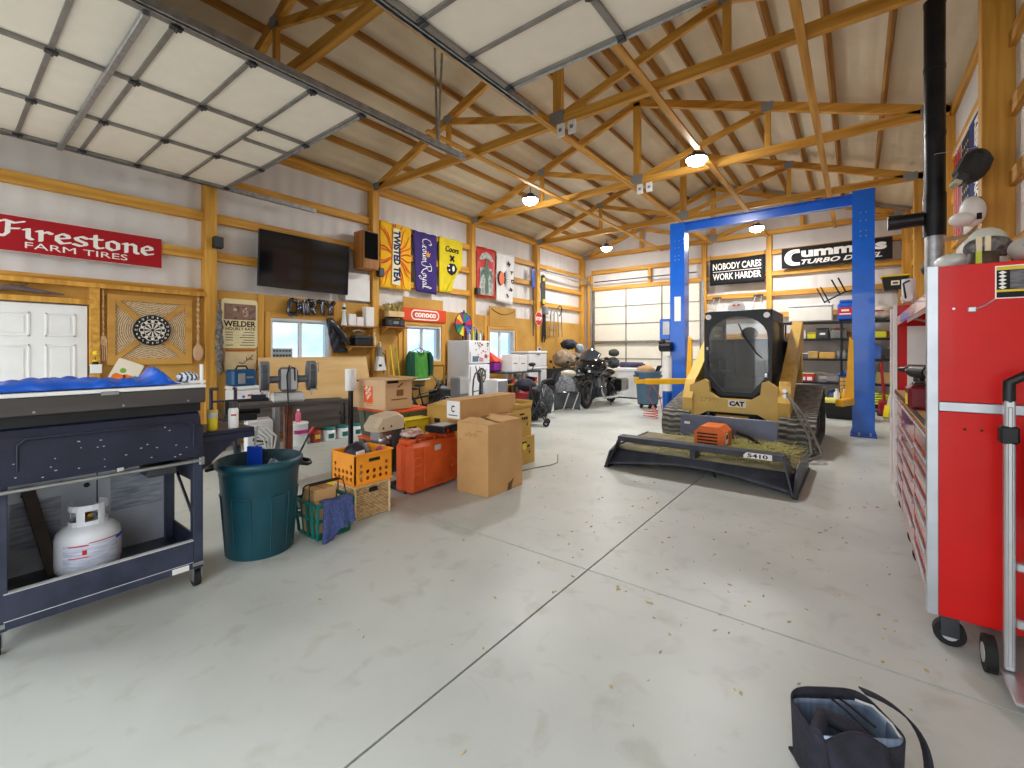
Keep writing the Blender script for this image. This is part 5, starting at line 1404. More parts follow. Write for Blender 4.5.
t = thing('teal_bottle', 'small teal bottle standing on the low bench', 'bottle', (-7.62, 3.50, .6205)); MB(TEAL).lathe([(.035, 0), (.035, .14), (.012, .18), (.012, .21), (0, .21)], 14).build('bottle_body', t); MB(WHITE).lathe([(.014, .19), (.014, .225), (0, .226)], 10).build('cap', t)

# -- navy hand truck by the post
t = thing('navy_dolly', 'dark navy hand truck standing upright beside the timber post', 'hand truck', (-6.85, 2.44, 0), rz=-.4)
m = MB(NAVY)
for y in (-.14, .14): m.tube([(0, y, .06), (0, y, .9), (.02, y, 1.03)], .022, 8)
for z in (.3, .6, .85): m.tube([(0, -.14, z), (0, .14, z)], .014, 8)
m.build('frame', t)
MB(BLACK).tube([(.02, -.14, 1.02), (.14, -.13, 1.03), (.16, -.05, 1.035)], .02, 8).build('hand_grip', t); MB(BLACK).tube([(.02, .14, 1.02), (.14, .13, 1.03)], .02, 8).build('hand_grip', t)
MB(NAVY).bb(.0, .22, -.17, .17, .0, .012).build('toe_plate', t)
for y in (-.17, .17): MB(RUBBER).cyl((-.08, y - .03, .11), (-.08, y + .03, .11), .11, n=20).build('wheel', t)

# -- bench grinder on a pedestal
CASTG = mat('Cast_Grey', '#7f8287', rough=.5, metal=.4, var=.12)
t = thing('bench_grinder', 'big grey bench grinder with two wheels on a rusty brown pedestal', 'bench grinder', (-4.50, 2.18, 0), rz=-.35)
t.scale = (1, .84, 1.04)
MB(DKWOOD).bb(-.14, .16, -.5, .62, .965, .999, .004).build('shelf_board', t)
MB(mat('Rust_Brown', '#6d3b28', rough=.75, hx2='#8a4a32', scale=12)).bb(-.05, .05, -.045, .045, .012, .964, .004).build('pedestal', t)
MB(DKSTEEL).bb(-.18, .18, -.18, .18, 0, .014, .003).build('base_plate', t)
MB(mat('Cast_White', '#d9d9d6', rough=.5, var=.06)).bb(-.10, .12, -.18, .17, 1.0, 1.085, .03).build('foot', t)
MB(CASTG).box((0, 0, 1.21), (.20, .20, .23), .03).cyl((0, -.24, 1.21), (0, .24, 1.21), .035, n=14).build('motor_housing', t)
m = MB(LTGREY); m.bb(.095, .103, -.085, -.02, 1.12, 1.31, .01).bb(.095, .103, .02, .085, 1.12, 1.31, .01); m.build('face_panel', t)
for s in (-1, 1):
    MB(CASTG).cyl((0, s * .205, 1.24), (0, s * .295, 1.24), .145, n=28).build('wheel_guard', t)
    MB(mat('Grit_Wheel', '#5a5c60', rough=.95, var=.1, bump=.2)).cyl((.02, s * .225, 1.235), (.02, s * .275, 1.235), .138, n=28).build('grinding_wheel', t)
    m = MB(GREY)
    for zz in (1.30, 1.36): m.tube([(.10, s * .21, zz), (.20, s * .21, zz), (.20, s * .30, zz), (.10, s * .30, zz)], .004, 5)
    m.tube([(.20, s * .21, 1.28), (.20, s * .21, 1.38)], .004, 5).tube([(.20, s * .30, 1.28), (.20, s * .30, 1.38)], .004, 5)
    m.build('eye_shield', t)
    MB(STEEL).bb(.12, .20, s * .22, s * .29, 1.11, 1.125, .003).bb(.12, .14, s * .22, s * .24, 1.06, 1.12).build('tool_rest', t)
MB(BLACK).tube([(.10, .06, 1.2), (.13, .05, 1.32), (.115, .0, 1.345), (.14, -.03, 1.25), (.18, -.02, 1.0), (.18, -.03, .8), (.14, -.04, .45)], .008, 6).build('power_cord', t)

# -- black and white air pump behind the garbage can
t = thing('air_pump', 'black motor pump with white hoses on a pale stand behind the garbage can', 'air pump', (-5.20, 2.12, 0), rz=-.3)
MB(BLACK).cyl((.0, -.24, .94), (0, .08, .94), .085, n=20).bb(-.09, .09, -.2, .05, .80, .88, .01).build('motor', t); MB(NAVY).cyl((0, .0, 1.02), (0, .16, 1.02), .045, n=16).build('cylinder_head', t)
MB(WHITEPL).bb(-.12, .12, -.06, .20, .02, .80, .02).build('stand_body', t); MB(GREY).bb(-.02, .10, .20, .27, .4, 1.0, .02).build('side_column', t)
m = MB(WHITE)
for k in range(4): m.tube([(.13, -.2 + .03 * k, .75), (.2, -.05 + .06 * k, .72 + .04 * math.sin(k)), (.18, .1 + .04 * k, .62), (.13, .14 + .02 * k, .45)], .012, 6)
m.build('white_hose', t)
m = MB(BLACK)
m.tube([(.125 + .012 * math.sin(i * .9), .07 + .07 * math.cos(i * .9), .22 + .012 * i) for i in range(34)], .009, 6); m.build('coiled_cord', t)

# -- bucket, pink bottle and paint cans along the bench
t = thing('white_bucket', 'white plastic bucket with magenta label on the floor by the bench', 'bucket', (-7.22, 3.66, 0))
MB(WHITEPL).lathe([(.125, 0), (.13, .01), (.148, .34), (.155, .345), (.155, .37), (.148, .375), (0, .378)], 28).build('pail', t); m = MB(mat('Magenta', '#b5257f', rough=.5, var=0)); arc_wall(m, .142, -.9, .9, .20, .26, .0015); m.build('label', t)
MB(STEEL).tube([(.15 * math.cos(a), .15 * math.sin(a), .30 - .12 * math.sin((a + 1.4) / 2.8 * pi)) for a in [-1.4 + 2.8 * i / 10 for i in range(11)]], .004, 5).build('wire_handle', t)
t = thing('pink_bottle', 'pink plastic bottle with white cap on top of the white bucket', 'bottle', (-7.22, 3.66, .3785)); MB(mat('Pink', '#e0607f', rough=.35, var=.05)).lathe([(.038, 0), (.042, .01), (.042, .13), (.018, .17), (.018, .19), (0, .19)], 16).build('bottle_body', t); MB(WHITE).lathe([(.02, .18), (.02, .205), (0, .206)], 12).build('cap', t)
t = thing('red_can', 'small red paint can between the white bucket and the white paint cans', 'paint can', (-7.24, 3.97, 0)); MB(mat('Can_Red', '#a83a24', rough=.4, hx2='#7b2a22', scale=14)).lathe([(.085, 0), (.085, .19), (.08, .195), (0, .195)], 20).build('can_body', t); m = MB(mat('Can_Print', '#e3c24a', rough=.5, var=0)); arc_wall(m, .0855, -.6, .5, .06, .13, .001); m.build('print', t)
base = None
for y, lb in ((4.20, 'white paint can with teal lid, nearest of the row beside the red can'), (4.46, 'white paint can with teal lid, second of the row by the bench'), (4.72, 'white paint can with teal lid, third of the row by the bench'), (4.93, 'white paint can with teal lid, farthest of the row by the bench')):
    if base is None:
        base = thing('paint_can', lb, 'paint can', (-7.22, y, 0), group='white paint cans')
        MB(WHITEPL).lathe([(.10, 0), (.104, .008), (.104, .20), (0, .201)], 22).build('can_body', base); m = MB(TEAL).lathe([(.106, .18), (.106, .215), (.08, .218), (0, .216)], 22); m.build('lid', base)
        m = MB(TEAL); arc_wall(m, .1045, -.6, .4, .04, .12, .001, 6); m.build('label', base)
    else: copy_thing(base, (-7.22, y, 0), label=lb)

# -- sprayer, brooms, and the cluster under the green jersey
t = thing('hand_sprayer', 'white and grey bottle sprayer hung on the timber post right of the shelves', 'sprayer', mtx=LEFT(5.68, 1.12, -8.05))
MB(WHITEPL).prism([(0, 0), (.24, 0), (.17, .28), (.06, .30)], .01, .12).build('tank', t); MB(GREY).bb(.06, .16, .29, .5, .02, .11, .02).build('neck', t); MB(mat('Knob_Cream', '#d9cfb0', rough=.5, var=0)).bb(.08, .14, .5, .60, .03, .09, .015).build('knob', t); MB(INK).bb(.05, .12, .08, .13, .12, .122).build('label', t); MB(BLACK).tube([(.16, .4, .06), (.25, .3, .07), (.26, .05, .06), (.2, -.06, .06)], .012, 6).build('hose', t)
for k, (y, h, mm, lb) in enumerate(((6.0, 1.55, WOODZ, 'plain wooden broom handle leaning left of the green jersey'), (6.10, 1.66, YEL, 'yellow broom handle leaning left of the green jersey, tallest'), (6.24, 1.60, mat('Pole_Lime', '#b9b83a', rough=.5, var=.05), 'lime coloured broom handle leaning nearest the green jersey'))):
    t = thing('broom', lb, 'broom', (-7.75, y, 0), group='brooms beside the jersey')
    MB(mm).tube([(0, 0, .22), (-.3, .02 * (k - 1), h)], .017, 8).build('handle', t); MB(BLACK).bb(-.05, .05, -.05, .03, 0, .05 + .17, .02).build('brush', t)
# bicycle
def bicycle(loc, rz, lb, frame_m, rim_m):
    t = thing('bicycle', lb, 'bicycle', loc, rz)
    for x in (-.5, .5):
        w = MB(RUBBER); w.tube([(x + .26 * math.cos(a), 0, .28 + .26 * math.sin(a)) for a in [2 * pi * i / 24 for i in range(24)]], .022, 8, closed=True)
        w.use(rim_m).tube([(x + .235 * math.cos(a), 0, .28 + .235 * math.sin(a)) for a in [2 * pi * i / 24 for i in range(24)]], .010, 6, closed=True)
        for k in range(12):
            a = 2 * pi * k / 12; w.cyl((x, 0, .28), (x + .235 * math.cos(a), 0, .28 + .235 * math.sin(a)), .002, n=4)
        w.cyl((x, -.05, .28), (x, .05, .28), .02, n=10); w.build('wheel', t)
    m = MB(frame_m); m.tube([(-.5, .05, .28), (-.08, .0, .30)], .012).tube([(-.5, -.05, .28), (-.2, 0, .62)], .012).tube([(-.08, 0, .30), (-.2, 0, .66)], .018).tube([(-.2, 0, .6), (.33, 0, .70)], .018).tube([(-.08, 0, .30), (.33, 0, .64)], .02).tube([(.31, 0, .80), (.35, 0, .62), (.42, .045, .5), (.5, .05, .28)], .015).tube([(.35, 0, .62), (.42, -.045, .5), (.5, -.05, .28)], .015); m.build('frame', t)
    m = MB(STEEL); m.tube([(.30, -.32, .98), (.29, -.2, .97), (.31, -.08, .82), (.31, .08, .82), (.29, .2, .97), (.30, .32, .98)], .013, 8); m.build('handlebar', t)
    m = MB(BLACK); m.tube([(-.2, 0, .66), (-.21, 0, .78)], .013).ball((-.2, 0, .80), (.14, .07, .03), 14, 8); m.build('saddle', t)
    m = MB(BLACK); m.cyl((-.08, -.03, .30), (-.08, .03, .30), .09, n=16).beam((-.08, .06, .3), (.06, .06, .2), .02, .02).beam((-.08, -.06, .3), (-.22, -.06, .4), .02, .02); m.build('crank', t)
    return t
bicycle((-6.70, 5.85, 0), .9, 'dark bicycle with silver handlebar standing behind the moving carton', BLACK, LTGREY)
bicycle((-7.35, 6.55, 0), 1.45, 'dark blue bicycle with silver rims in front of the green jersey', NAVY, WHITE)
for (x_, y_, h_, lb_) in ((-7.28, 5.55, .70, 'black plastic crate of parts standing by the brooms'), (-7.74, 7.32, .62, 'black plastic crate on the floor left of the refrigerator')):
    t = thing('parts_crate', lb_, 'crate', (x_, y_, 0))
    m = MB(BLACK).bb(-.2, .2, -.22, .22, 0, h_, .02); m.build('crate_wall', t)
    m = MB(DKGREY)
    for k in range(7): m.tube([(RND.uniform(-.15, .15), RND.uniform(-.18, .18), h_ - .02), (RND.uniform(-.2, .2), RND.uniform(-.2, .2), h_ + RND.uniform(.1, .26))], .02, 6)
    m.use(GREY).ball((.05, 0, h_ + .04), (.12, .14, .08), 14, 8); m.build('contents', t)
t = thing('blue_bin', 'bright blue plastic bin left of the black hooped hand truck', 'bin', (-6.15, 6.18, 0)); m = MB(mat('Bin_Blue', '#0f62b5', rough=.4, var=.06)).lathe([(.15, 0), (.19, .55), (.20, .56), (.20, .60), (.185, .60), (.145, .02), (0, .02)], 4); m.build('bin_wall', t)
t = thing('grey_speaker', 'light grey box shaped appliance above the blue bin', 'appliance', (-6.78, 6.95, 0)); MB(GREY).bb(-.14, .14, -.16, .16, .02, .98, .03).build('housing', t); MB(LTGREY).bb(.14, .15, -.13, .13, .62, .95, .01).build('front_panel', t)
t = thing('hooped_dolly', 'black hand truck with tall curved hoop handle in front of the refrigerator', 'hand truck', (-6.10, 6.75, 0), rz=.35)
m = MB(BLACK); m.tube([(0, -.2, .05), (0, -.2, .80), (0, -.17, .95), (0, -.08, 1.07), (0, .02, 1.10), (0, .12, 1.05), (0, .19, .92), (0, .2, .8), (0, .2, .05)], .017, 8)
for z in (.25, .5, .72): m.tube([(0, -.2, z), (0, .2, z)], .012, 6)
m.build('frame', t); MB(BLACK).bb(0, .22, -.2, .2, 0, .012).build('toe_plate', t)
for y in (-.24, .24): MB(RUBBER).cyl((-.08, y - .03, .12), (-.08, y + .03, .12), .12, n=18).build('wheel', t)
t = thing('antler_branch', 'grey antler like branch standing in a pot beside the hooped hand truck', 'branch', (-6.35, 7.15, 0))
MB(mat('Clay', '#8c6a3f', rough=.8, var=.1)).lathe([(.10, 0), (.15, .34), (.16, .36), (.13, .36), (.09, .04), (0, .04)], 18).build('pot', t)
m = MB(mat('Antler', '#5a5f63', rough=.7, var=.2)); m.tube([(0, 0, .05), (.01, .0, .6), (0, .02, .95), (0, .08, 1.15)], [.05, .05, .035, .01], 8).tube([(0, .01, .85), (0, -.08, 1.0), (0, -.16, 1.22)], [.03, .025, .008], 7).tube([(0, -.06, .98), (0, .0, 1.1), (0, -.04, 1.2)], [.02, .015, .006], 6).tube([(0, .03, .98), (0, .14, 1.02), (0, .18, 1.14)], [.02, .02, .006], 6); m.build('stem', t)

# -- refrigerator with stickers, bottles, prize wheel
FRW = mat('Fridge_White', '#eceef2', rough=.3, var=.02)
t = thing('refrigerator', 'white top freezer refrigerator covered in stickers against the left wall', 'refrigerator', (-7.68, 8.19, 0))
MB(FRW).bb(-.36, .30, -.38, .38, .03, 1.78, .01).build('cabinet', t)
m = MB(FRW); m.bb(.305, .38, -.38, .38, 1.22, 1.78, .015); fd = m.build('freezer_door', t)
m = MB(FRW); m.bb(.305, .38, -.38, .38, .06, 1.195, .015); rd = m.build('fridge_door', t)
for d_, z0, z1 in ((fd, 1.26, 1.5), (rd, .8, 1.15)): MB(WHITE).bb(.38, .415, -.355, -.33, z0, z1, .006).build('handle', d_)
STK = [mat('Sticker_%d' % i, h, rough=.5, var=0) for i, h in enumerate(('#2b2b2e', '#c8372d', '#d8c9a0', '#5d7b86', '#d98c9a', '#6f8f62', '#8c8c92'))]
MS = Matrix(((0, 0, 1, .381), (1, 0, 0, 0), (0, 1, 0, 0), (0, 0, 0, 1)))
for k in range(26):
    y = RND.uniform(-.28, .33); z = RND.uniform(1.26, 1.72); w_ = RND.uniform(.02, .06); h_ = RND.uniform(.02, .06)
    MB(STK[RND.randrange(7)]).bb(y, min(y + w_, .37), z, min(z + h_, 1.765), 0, .0012 + .0002 * k, 0, MS).build('sticker', fd)
m = MB(STK[3]); m.use(STK[3]).bb(-.26, -.06, 1.27, 1.40, 0, .007, 0, MS); m.build('sticker', fd); MB(STK[4]).bb(-.02, .12, 1.27, 1.36, 0, .007, 0, MS).build('sticker', fd); MB(STK[1]).prism(disc(.05, 14, .22, 1.40), 0, .007, MS).build('sticker', fd)
m = MB(STK[0]).prism(disc(.17, 28, .06, .92, 1, 1.15), 0, .002, MS).use(STK[2]).prism(disc(.125, 24, .06, .92, 1, 1.15), .002, .003, MS).use(STK[0])
for k in range(6):
    a = k * pi / 3; m.prism([(.06 + .03 * math.cos(a), .92 + .03 * math.sin(a)), (.06 + .11 * math.cos(a - .2), .92 + .125 * math.sin(a - .2)), (.06 + .11 * math.cos(a + .2), .92 + .125 * math.sin(a + .2))], .003, .004, MS)
m.bb(.0, .12, .66, .68, 0, .002, 0, MS); m.build('emblem', rd)
BOT = [('#3a231c', 'dark brown'), ('#7c4b63', 'mauve'), ('#c9cfcf', 'clear'), ('#4d5560', 'slate'), ('#d9c94a', 'yellow'), ('#17a0b8', 'turquoise'), ('#22333a', 'black'), ('#b9b49a', 'straw coloured'), ('#e8e8e6', 'white'), ('#5a7a4a', 'green'), ('#94402f', 'rust red')]
for k, (h, nmx) in enumerate(BOT):
    y = -.33 + .066 * k; hh_ = 1.35 * (.22, .20, .16, .19, .24, .28, .21, .23, .17, .20, .15)[k]; x = .22 - .03 * (k % 2)
    t = thing('bottle', '%s bottle on top of the refrigerator, %s from the left' % (nmx, ('first', 'second', 'third', 'fourth', 'fifth', 'sixth', 'seventh', 'eighth', 'ninth', 'tenth', 'last')[k]), 'bottle', (-7.68 + x, 8.19 + y, 1.7805), group='bottles on the refrigerator')
    MB(mat('Bottle_%s' % nmx, h, rough=.15, var=.05)).lathe([(.026, 0), (.029, .006), (.029, hh_ * .6), (.011, hh_ * .8), (.011, hh_ * .95)], 14).build('glass_body', t); MB(STEEL if k % 2 else BLACK).lathe([(.013, hh_ * .93), (.013, hh_), (0, hh_)], 10).build('cap', t)
t = thing('prize_wheel', 'colourful round prize spinning wheel standing on the refrigerator behind the bottles', 'prize wheel', mtx=LEFT(8.24, 1.781, -7.90))
m = MB(REDP); WC = ['#c2272d', '#2f59b5', '#1d7d45', '#7d2f86', '#e9c52b', '#d8402b', '#20607a', '#2f8f4f', '#e8d23a', '#b8262c', '#3b6cc9', '#5a2b7a']
for k in range(12):
    a0 = 2 * pi * k / 12; a1 = a0 + 2 * pi / 12; m.use(mat('Wheel_%d' % k, WC[k], rough=.5, var=0)); m.prism([(0, .42)] + [(.30 * math.cos(a0 + (a1 - a0) * q / 4), .42 + .30 * math.sin(a0 + (a1 - a0) * q / 4)) for q in range(5)], 0, .012)
m.build('wheel_face', t); MB(BLACK).tube([(.30 * math.cos(2 * pi * i / 36), .42 + .30 * math.sin(2 * pi * i / 36), .006) for i in range(36)], .012, 6, closed=True).cyl((0, .42, 0), (0, .42, .04), .04, n=14).prism([(-.03, .77), (.03, .77), (0, .69)], .012, .03).build('rim', t)
MB(BLACK).bb(-.14, .14, 0, .02, -.08, .06, .004).beam((0, .01, -.02), (0, .42, -.02), .03, .02, 0, None, (1, 0, 0)).build('stand', t)
t = thing('mini_fridge', 'small white appliance on the floor in front of the refrigerator', 'appliance', (-6.98, 8.42, 0)); MB(FRW).bb(-.2, .2, -.2, .2, .02, .84, .015).build('cabinet', t); MB(GREY).bb(.2, .215, -.17, .17, .1, .8, .01).build('front_panel', t); m = MB(mat('Wrap_Brown', '#c98a4a', rough=.7, hx2='#6f5a40', scale=9)); m.bb(-.18, .18, .2, .23, .1, .8, .01); m.build('side_wrap', t)

# -- workbench with boxes beyond the refrigerator
t = thing('work_table', 'grey work table loaded with boxes beyond the refrigerator', 'table', (-7.38, 9.52, 0))
MB(DKGREY).bb(-.46, .48, -.78, .78, .95, .99, .004).build('table_top', t); MB(WOODY).bb(-.42, .44, -.74, .74, .66, .69, .004).build('lower_shelf', t)
for x in (-.42, .44):
    for y in (-.74, .74): MB(GREY).bb(x - .03, x + .03, y - .03, y + .03, 0, .95, .004).build('leg', t)
MB(GREY).bb(.41, .47, -.05, .01, 0, .95, .004).build('leg', t)
for k, (dy, h, c_) in enumerate(((-.55, .10, STK[0]), (-.42, .13, STK[1]), (-.28, .09, STK[2]), (-.12, .14, STK[6]), (.1, .12, REDP), (.26, .08, STK[3]), (.42, .13, BLACK), (.6, .11, REDP))):
    t2 = thing('small_bin', ('black', 'red', 'tan', 'grey', 'red', 'slate', 'black', 'red')[k] + ' little parts bin on the lower shelf of the work table, ' + ('first', 'second', 'third', 'fourth', 'fifth', 'sixth', 'seventh', 'last')[k] + ' from the refrigerator', 'bin', (-7.06, 9.52 + dy, .691), group='parts bins under the work table')
    m = MB(c_).convex([(-.08, -.045, 0), (.08, -.045, 0), (.08, .045, 0), (-.08, .045, 0), (-.1, -.058, h), (.1, -.058, h), (.1, .058, h), (-.1, .058, h)], [(0, 1, 2, 3), (4, 5, 6, 7), (0, 1, 5, 4), (1, 2, 6, 5), (2, 3, 7, 6), (3, 0, 4, 7)]); m.build('tub', t2); MB(LTGREY).bb(-.09, .09, -.05, .05, h, h + .012, .004).build('contents', t2)
t = thing('folded_canopy', 'red and purple folded canopy fabric on the near end of the work table', 'canopy', (-7.5, 8.92, .9905)); m = MB(mat('Canopy_Red', '#e0492f', rough=.6, var=.08)); m.convex([(-.2, -.14, .26), (.2, -.14, .26), (.2, .14, .26), (-.2, .14, .26), (-.18, -.12, .56), (-.1, -.08, .56), (.22, .15, .27), (-.2, .15, .27)], [(0, 1, 2, 3), (0, 1, 5, 4), (4, 5, 6, 7), (1, 6, 5), (0, 4, 7)]); m.build('red_fabric', t); MB(mat('Canopy_Purple', '#8a2a8f', rough=.6, var=.2)).bb(-.2, .2, -.14, .14, 0, .26, .04).build('purple_fabric', t)
for y, w_, h, lb in ((9.26, .30, .44, 'white carton on the work table, left one of the pair'), (9.60, .34, .42, 'white carton on the work table, right one of the pair')):
    t = thing('white_carton', lb, 'box', (-7.18, y, .9905), group='white cartons on the work table'); MB(WHITE).bb(-.17, .17, -w_ / 2, w_ / 2, 0, h, .004).build('carton', t); m = MB(LTGREY).bb(-.171, .171, -w_ / 2 - .001, w_ / 2 + .001, h * .8, h * .81); m.use(STK[6]).bb(.17, .172, -w_ * .3, w_ * .2, h * .45, h * .52); m.build('print', t)
t = thing('bike_saddle', 'black bicycle saddle lying on the right end of the work table', 'saddle', (-7.02, 9.98, .9905)); m = MB(BLACK); m.ball((0, 0, .17), (.08, .19, .05), 16, 10, f=lambda d: 1 - .45 * max(0, -d.y)); m.build('seat_pad', t); MB(DKSTEEL).tube([(0, .1, .14), (0, .06, .05), (0, .02, .015)], .015, 8).tube([(0, -.2, .015), (0, .25, .015)], .015, 8).build('post', t)
for z, h, lb in ((0, 1.06, 'lower tall white chest appliance at the end of the work table'), (1.0605, .46, 'upper rounded white cooler stacked on the white chest appliance')):
    t = thing('white_chest', lb, 'cooler', (-7.72, 10.86, z)); MB(FRW).bb(-.32, .32, -.48, .48, 0 if z else .0, h - .08, .03).build('tub', t); MB(WHITEPL).bb(-.33, .33, -.49, .49, h - .075, h, .03).build('lid', t); MB(GREY).bb(.33, .345, -.08, .08, h - .11, h - .07, .004).build('latch', t)
t = thing('spray_mug', 'small blue and white mug on top of the white cooler stack', 'mug', (-7.6, 11.2, 1.5215)); MB(WHITE).lathe([(.05, 0), (.052, .12), (.046, .12), (.044, .01), (0, .01)], 16).build('cup', t); m = MB(BLUEP); arc_wall(m, .0522, -1.2, .2, .02, .10, .001); m.build('print', t); MB(WHITE).tube([(0, .05, .10), (0, .085, .09), (0, .085, .04), (0, .05, .03)], .008, 6).build('handle', t)
t = thing('green_ball', 'green ball shaped bag under the work table', 'ball', (-7.1, 9.45, 0)); MB(GREENP).ball((0, 0, .24), .24, 20, 14).build('ball_body', t)
t = thing('blue_canister', 'small dark blue canister under the near end of the work table', 'canister', (-7.1, 8.95, 0)); MB(mat('Canister_Blue', '#2733a8', rough=.4, var=.1)).lathe([(.11, 0), (.12, .02), (.12, .24), (.06, .30), (0, .30)], 18).build('tank', t); MB(BLACK).cyl((0, 0, .30), (0, 0, .34), .03, n=10).build('cap', t)
t = thing('red_tote', 'red plastic tote on the floor in front of the work table', 'tote', (-6.5, 9.0, 0)); m = MB(mat('Tote_Red', '#c23546', rough=.45, var=.06)); m.lathe([(.27, 0), (.31, .48), (.33, .485), (.33, .52), (.30, .52), (.26, .02), (0, .02)], 4, Matrix.Rotation(pi / 4, 4, 'Z')); m.build('tub', t)
t = thing('dark_blanket', 'dark slate blanket heaped on the red tote', 'blanket', (-6.5, 9.0, .5205)); MB(mat('Blanket', '#3b3d4c', rough=.9, hx2='#22242e', scale=10)).ball((0, 0, .12), (.27, .29, .17), 20, 12, f=lambda d: (1 + .15 * wob(d.x, d.y, d.z, 5)) * (1 if d.z > -.2 else .8)).build('cloth', t, ground=True)

# -- folded wheelchair heap
t = thing('folded_stroller', 'folded black and silver stroller frame standing right of the cartons', 'stroller', (-5.22, 7.62, 0), rz=.5)
t.scale = (1, 1, .94)
m = MB(DKSTEEL)
for y in (-.14, .14):
    m.tube([(-.2, y, .08), (.05, y, .5), (.12, y, .98)], .014, 8).tube([(.2, y, .08), (-.05, y, .55), (-.15, y, .92)], .014, 8).tube([(-.2, y, .3), (.2, y, .42)], .012, 6)
m.tube([(.12, -.14, .98), (.16, 0, 1.0), (.12, .14, .98)], .016, 8); m.build('frame', t)
for x in (-.2, .2):
    for y in (-.16, .16):
        w = MB(RUBBER).cyl((x, y - .015, .065), (x, y + .015, .065), .065, n=18); w.use(GREY).cyl((x, y - .018, .065), (x, y + .018, .065), .028, n=12); w.build('wheel', t)
m = MB(BLACK); m.sheet(lambda u, v: (-.14 + .2 * u, -.13 + .26 * v, .30 + .45 * u + .05 * math.sin(v * pi)), 6, 6, .02); m.ball((-.05, 0, .62), (.13, .13, .2), 16, 10, f=lambda d: 1 + .25 * wob(d.x, d.y, d.z, 6)); m.ball((.06, .02, .35), (.12, .13, .16), 16, 10, f=lambda d: 1 + .25 * wob(d.x, d.y, d.z, 7)); m.build('seat_fabric', t)
m = MB(GREY)
for k in range(6): m.tube([(-.12 + .05 * k, -.15 + .05 * (k % 3), .2 + .1 * k), (-.05 + .03 * k, .1, .35 + .09 * k), (.05, .15, .25 + .1 * k)], .012, 5)
m.build('strap', t)

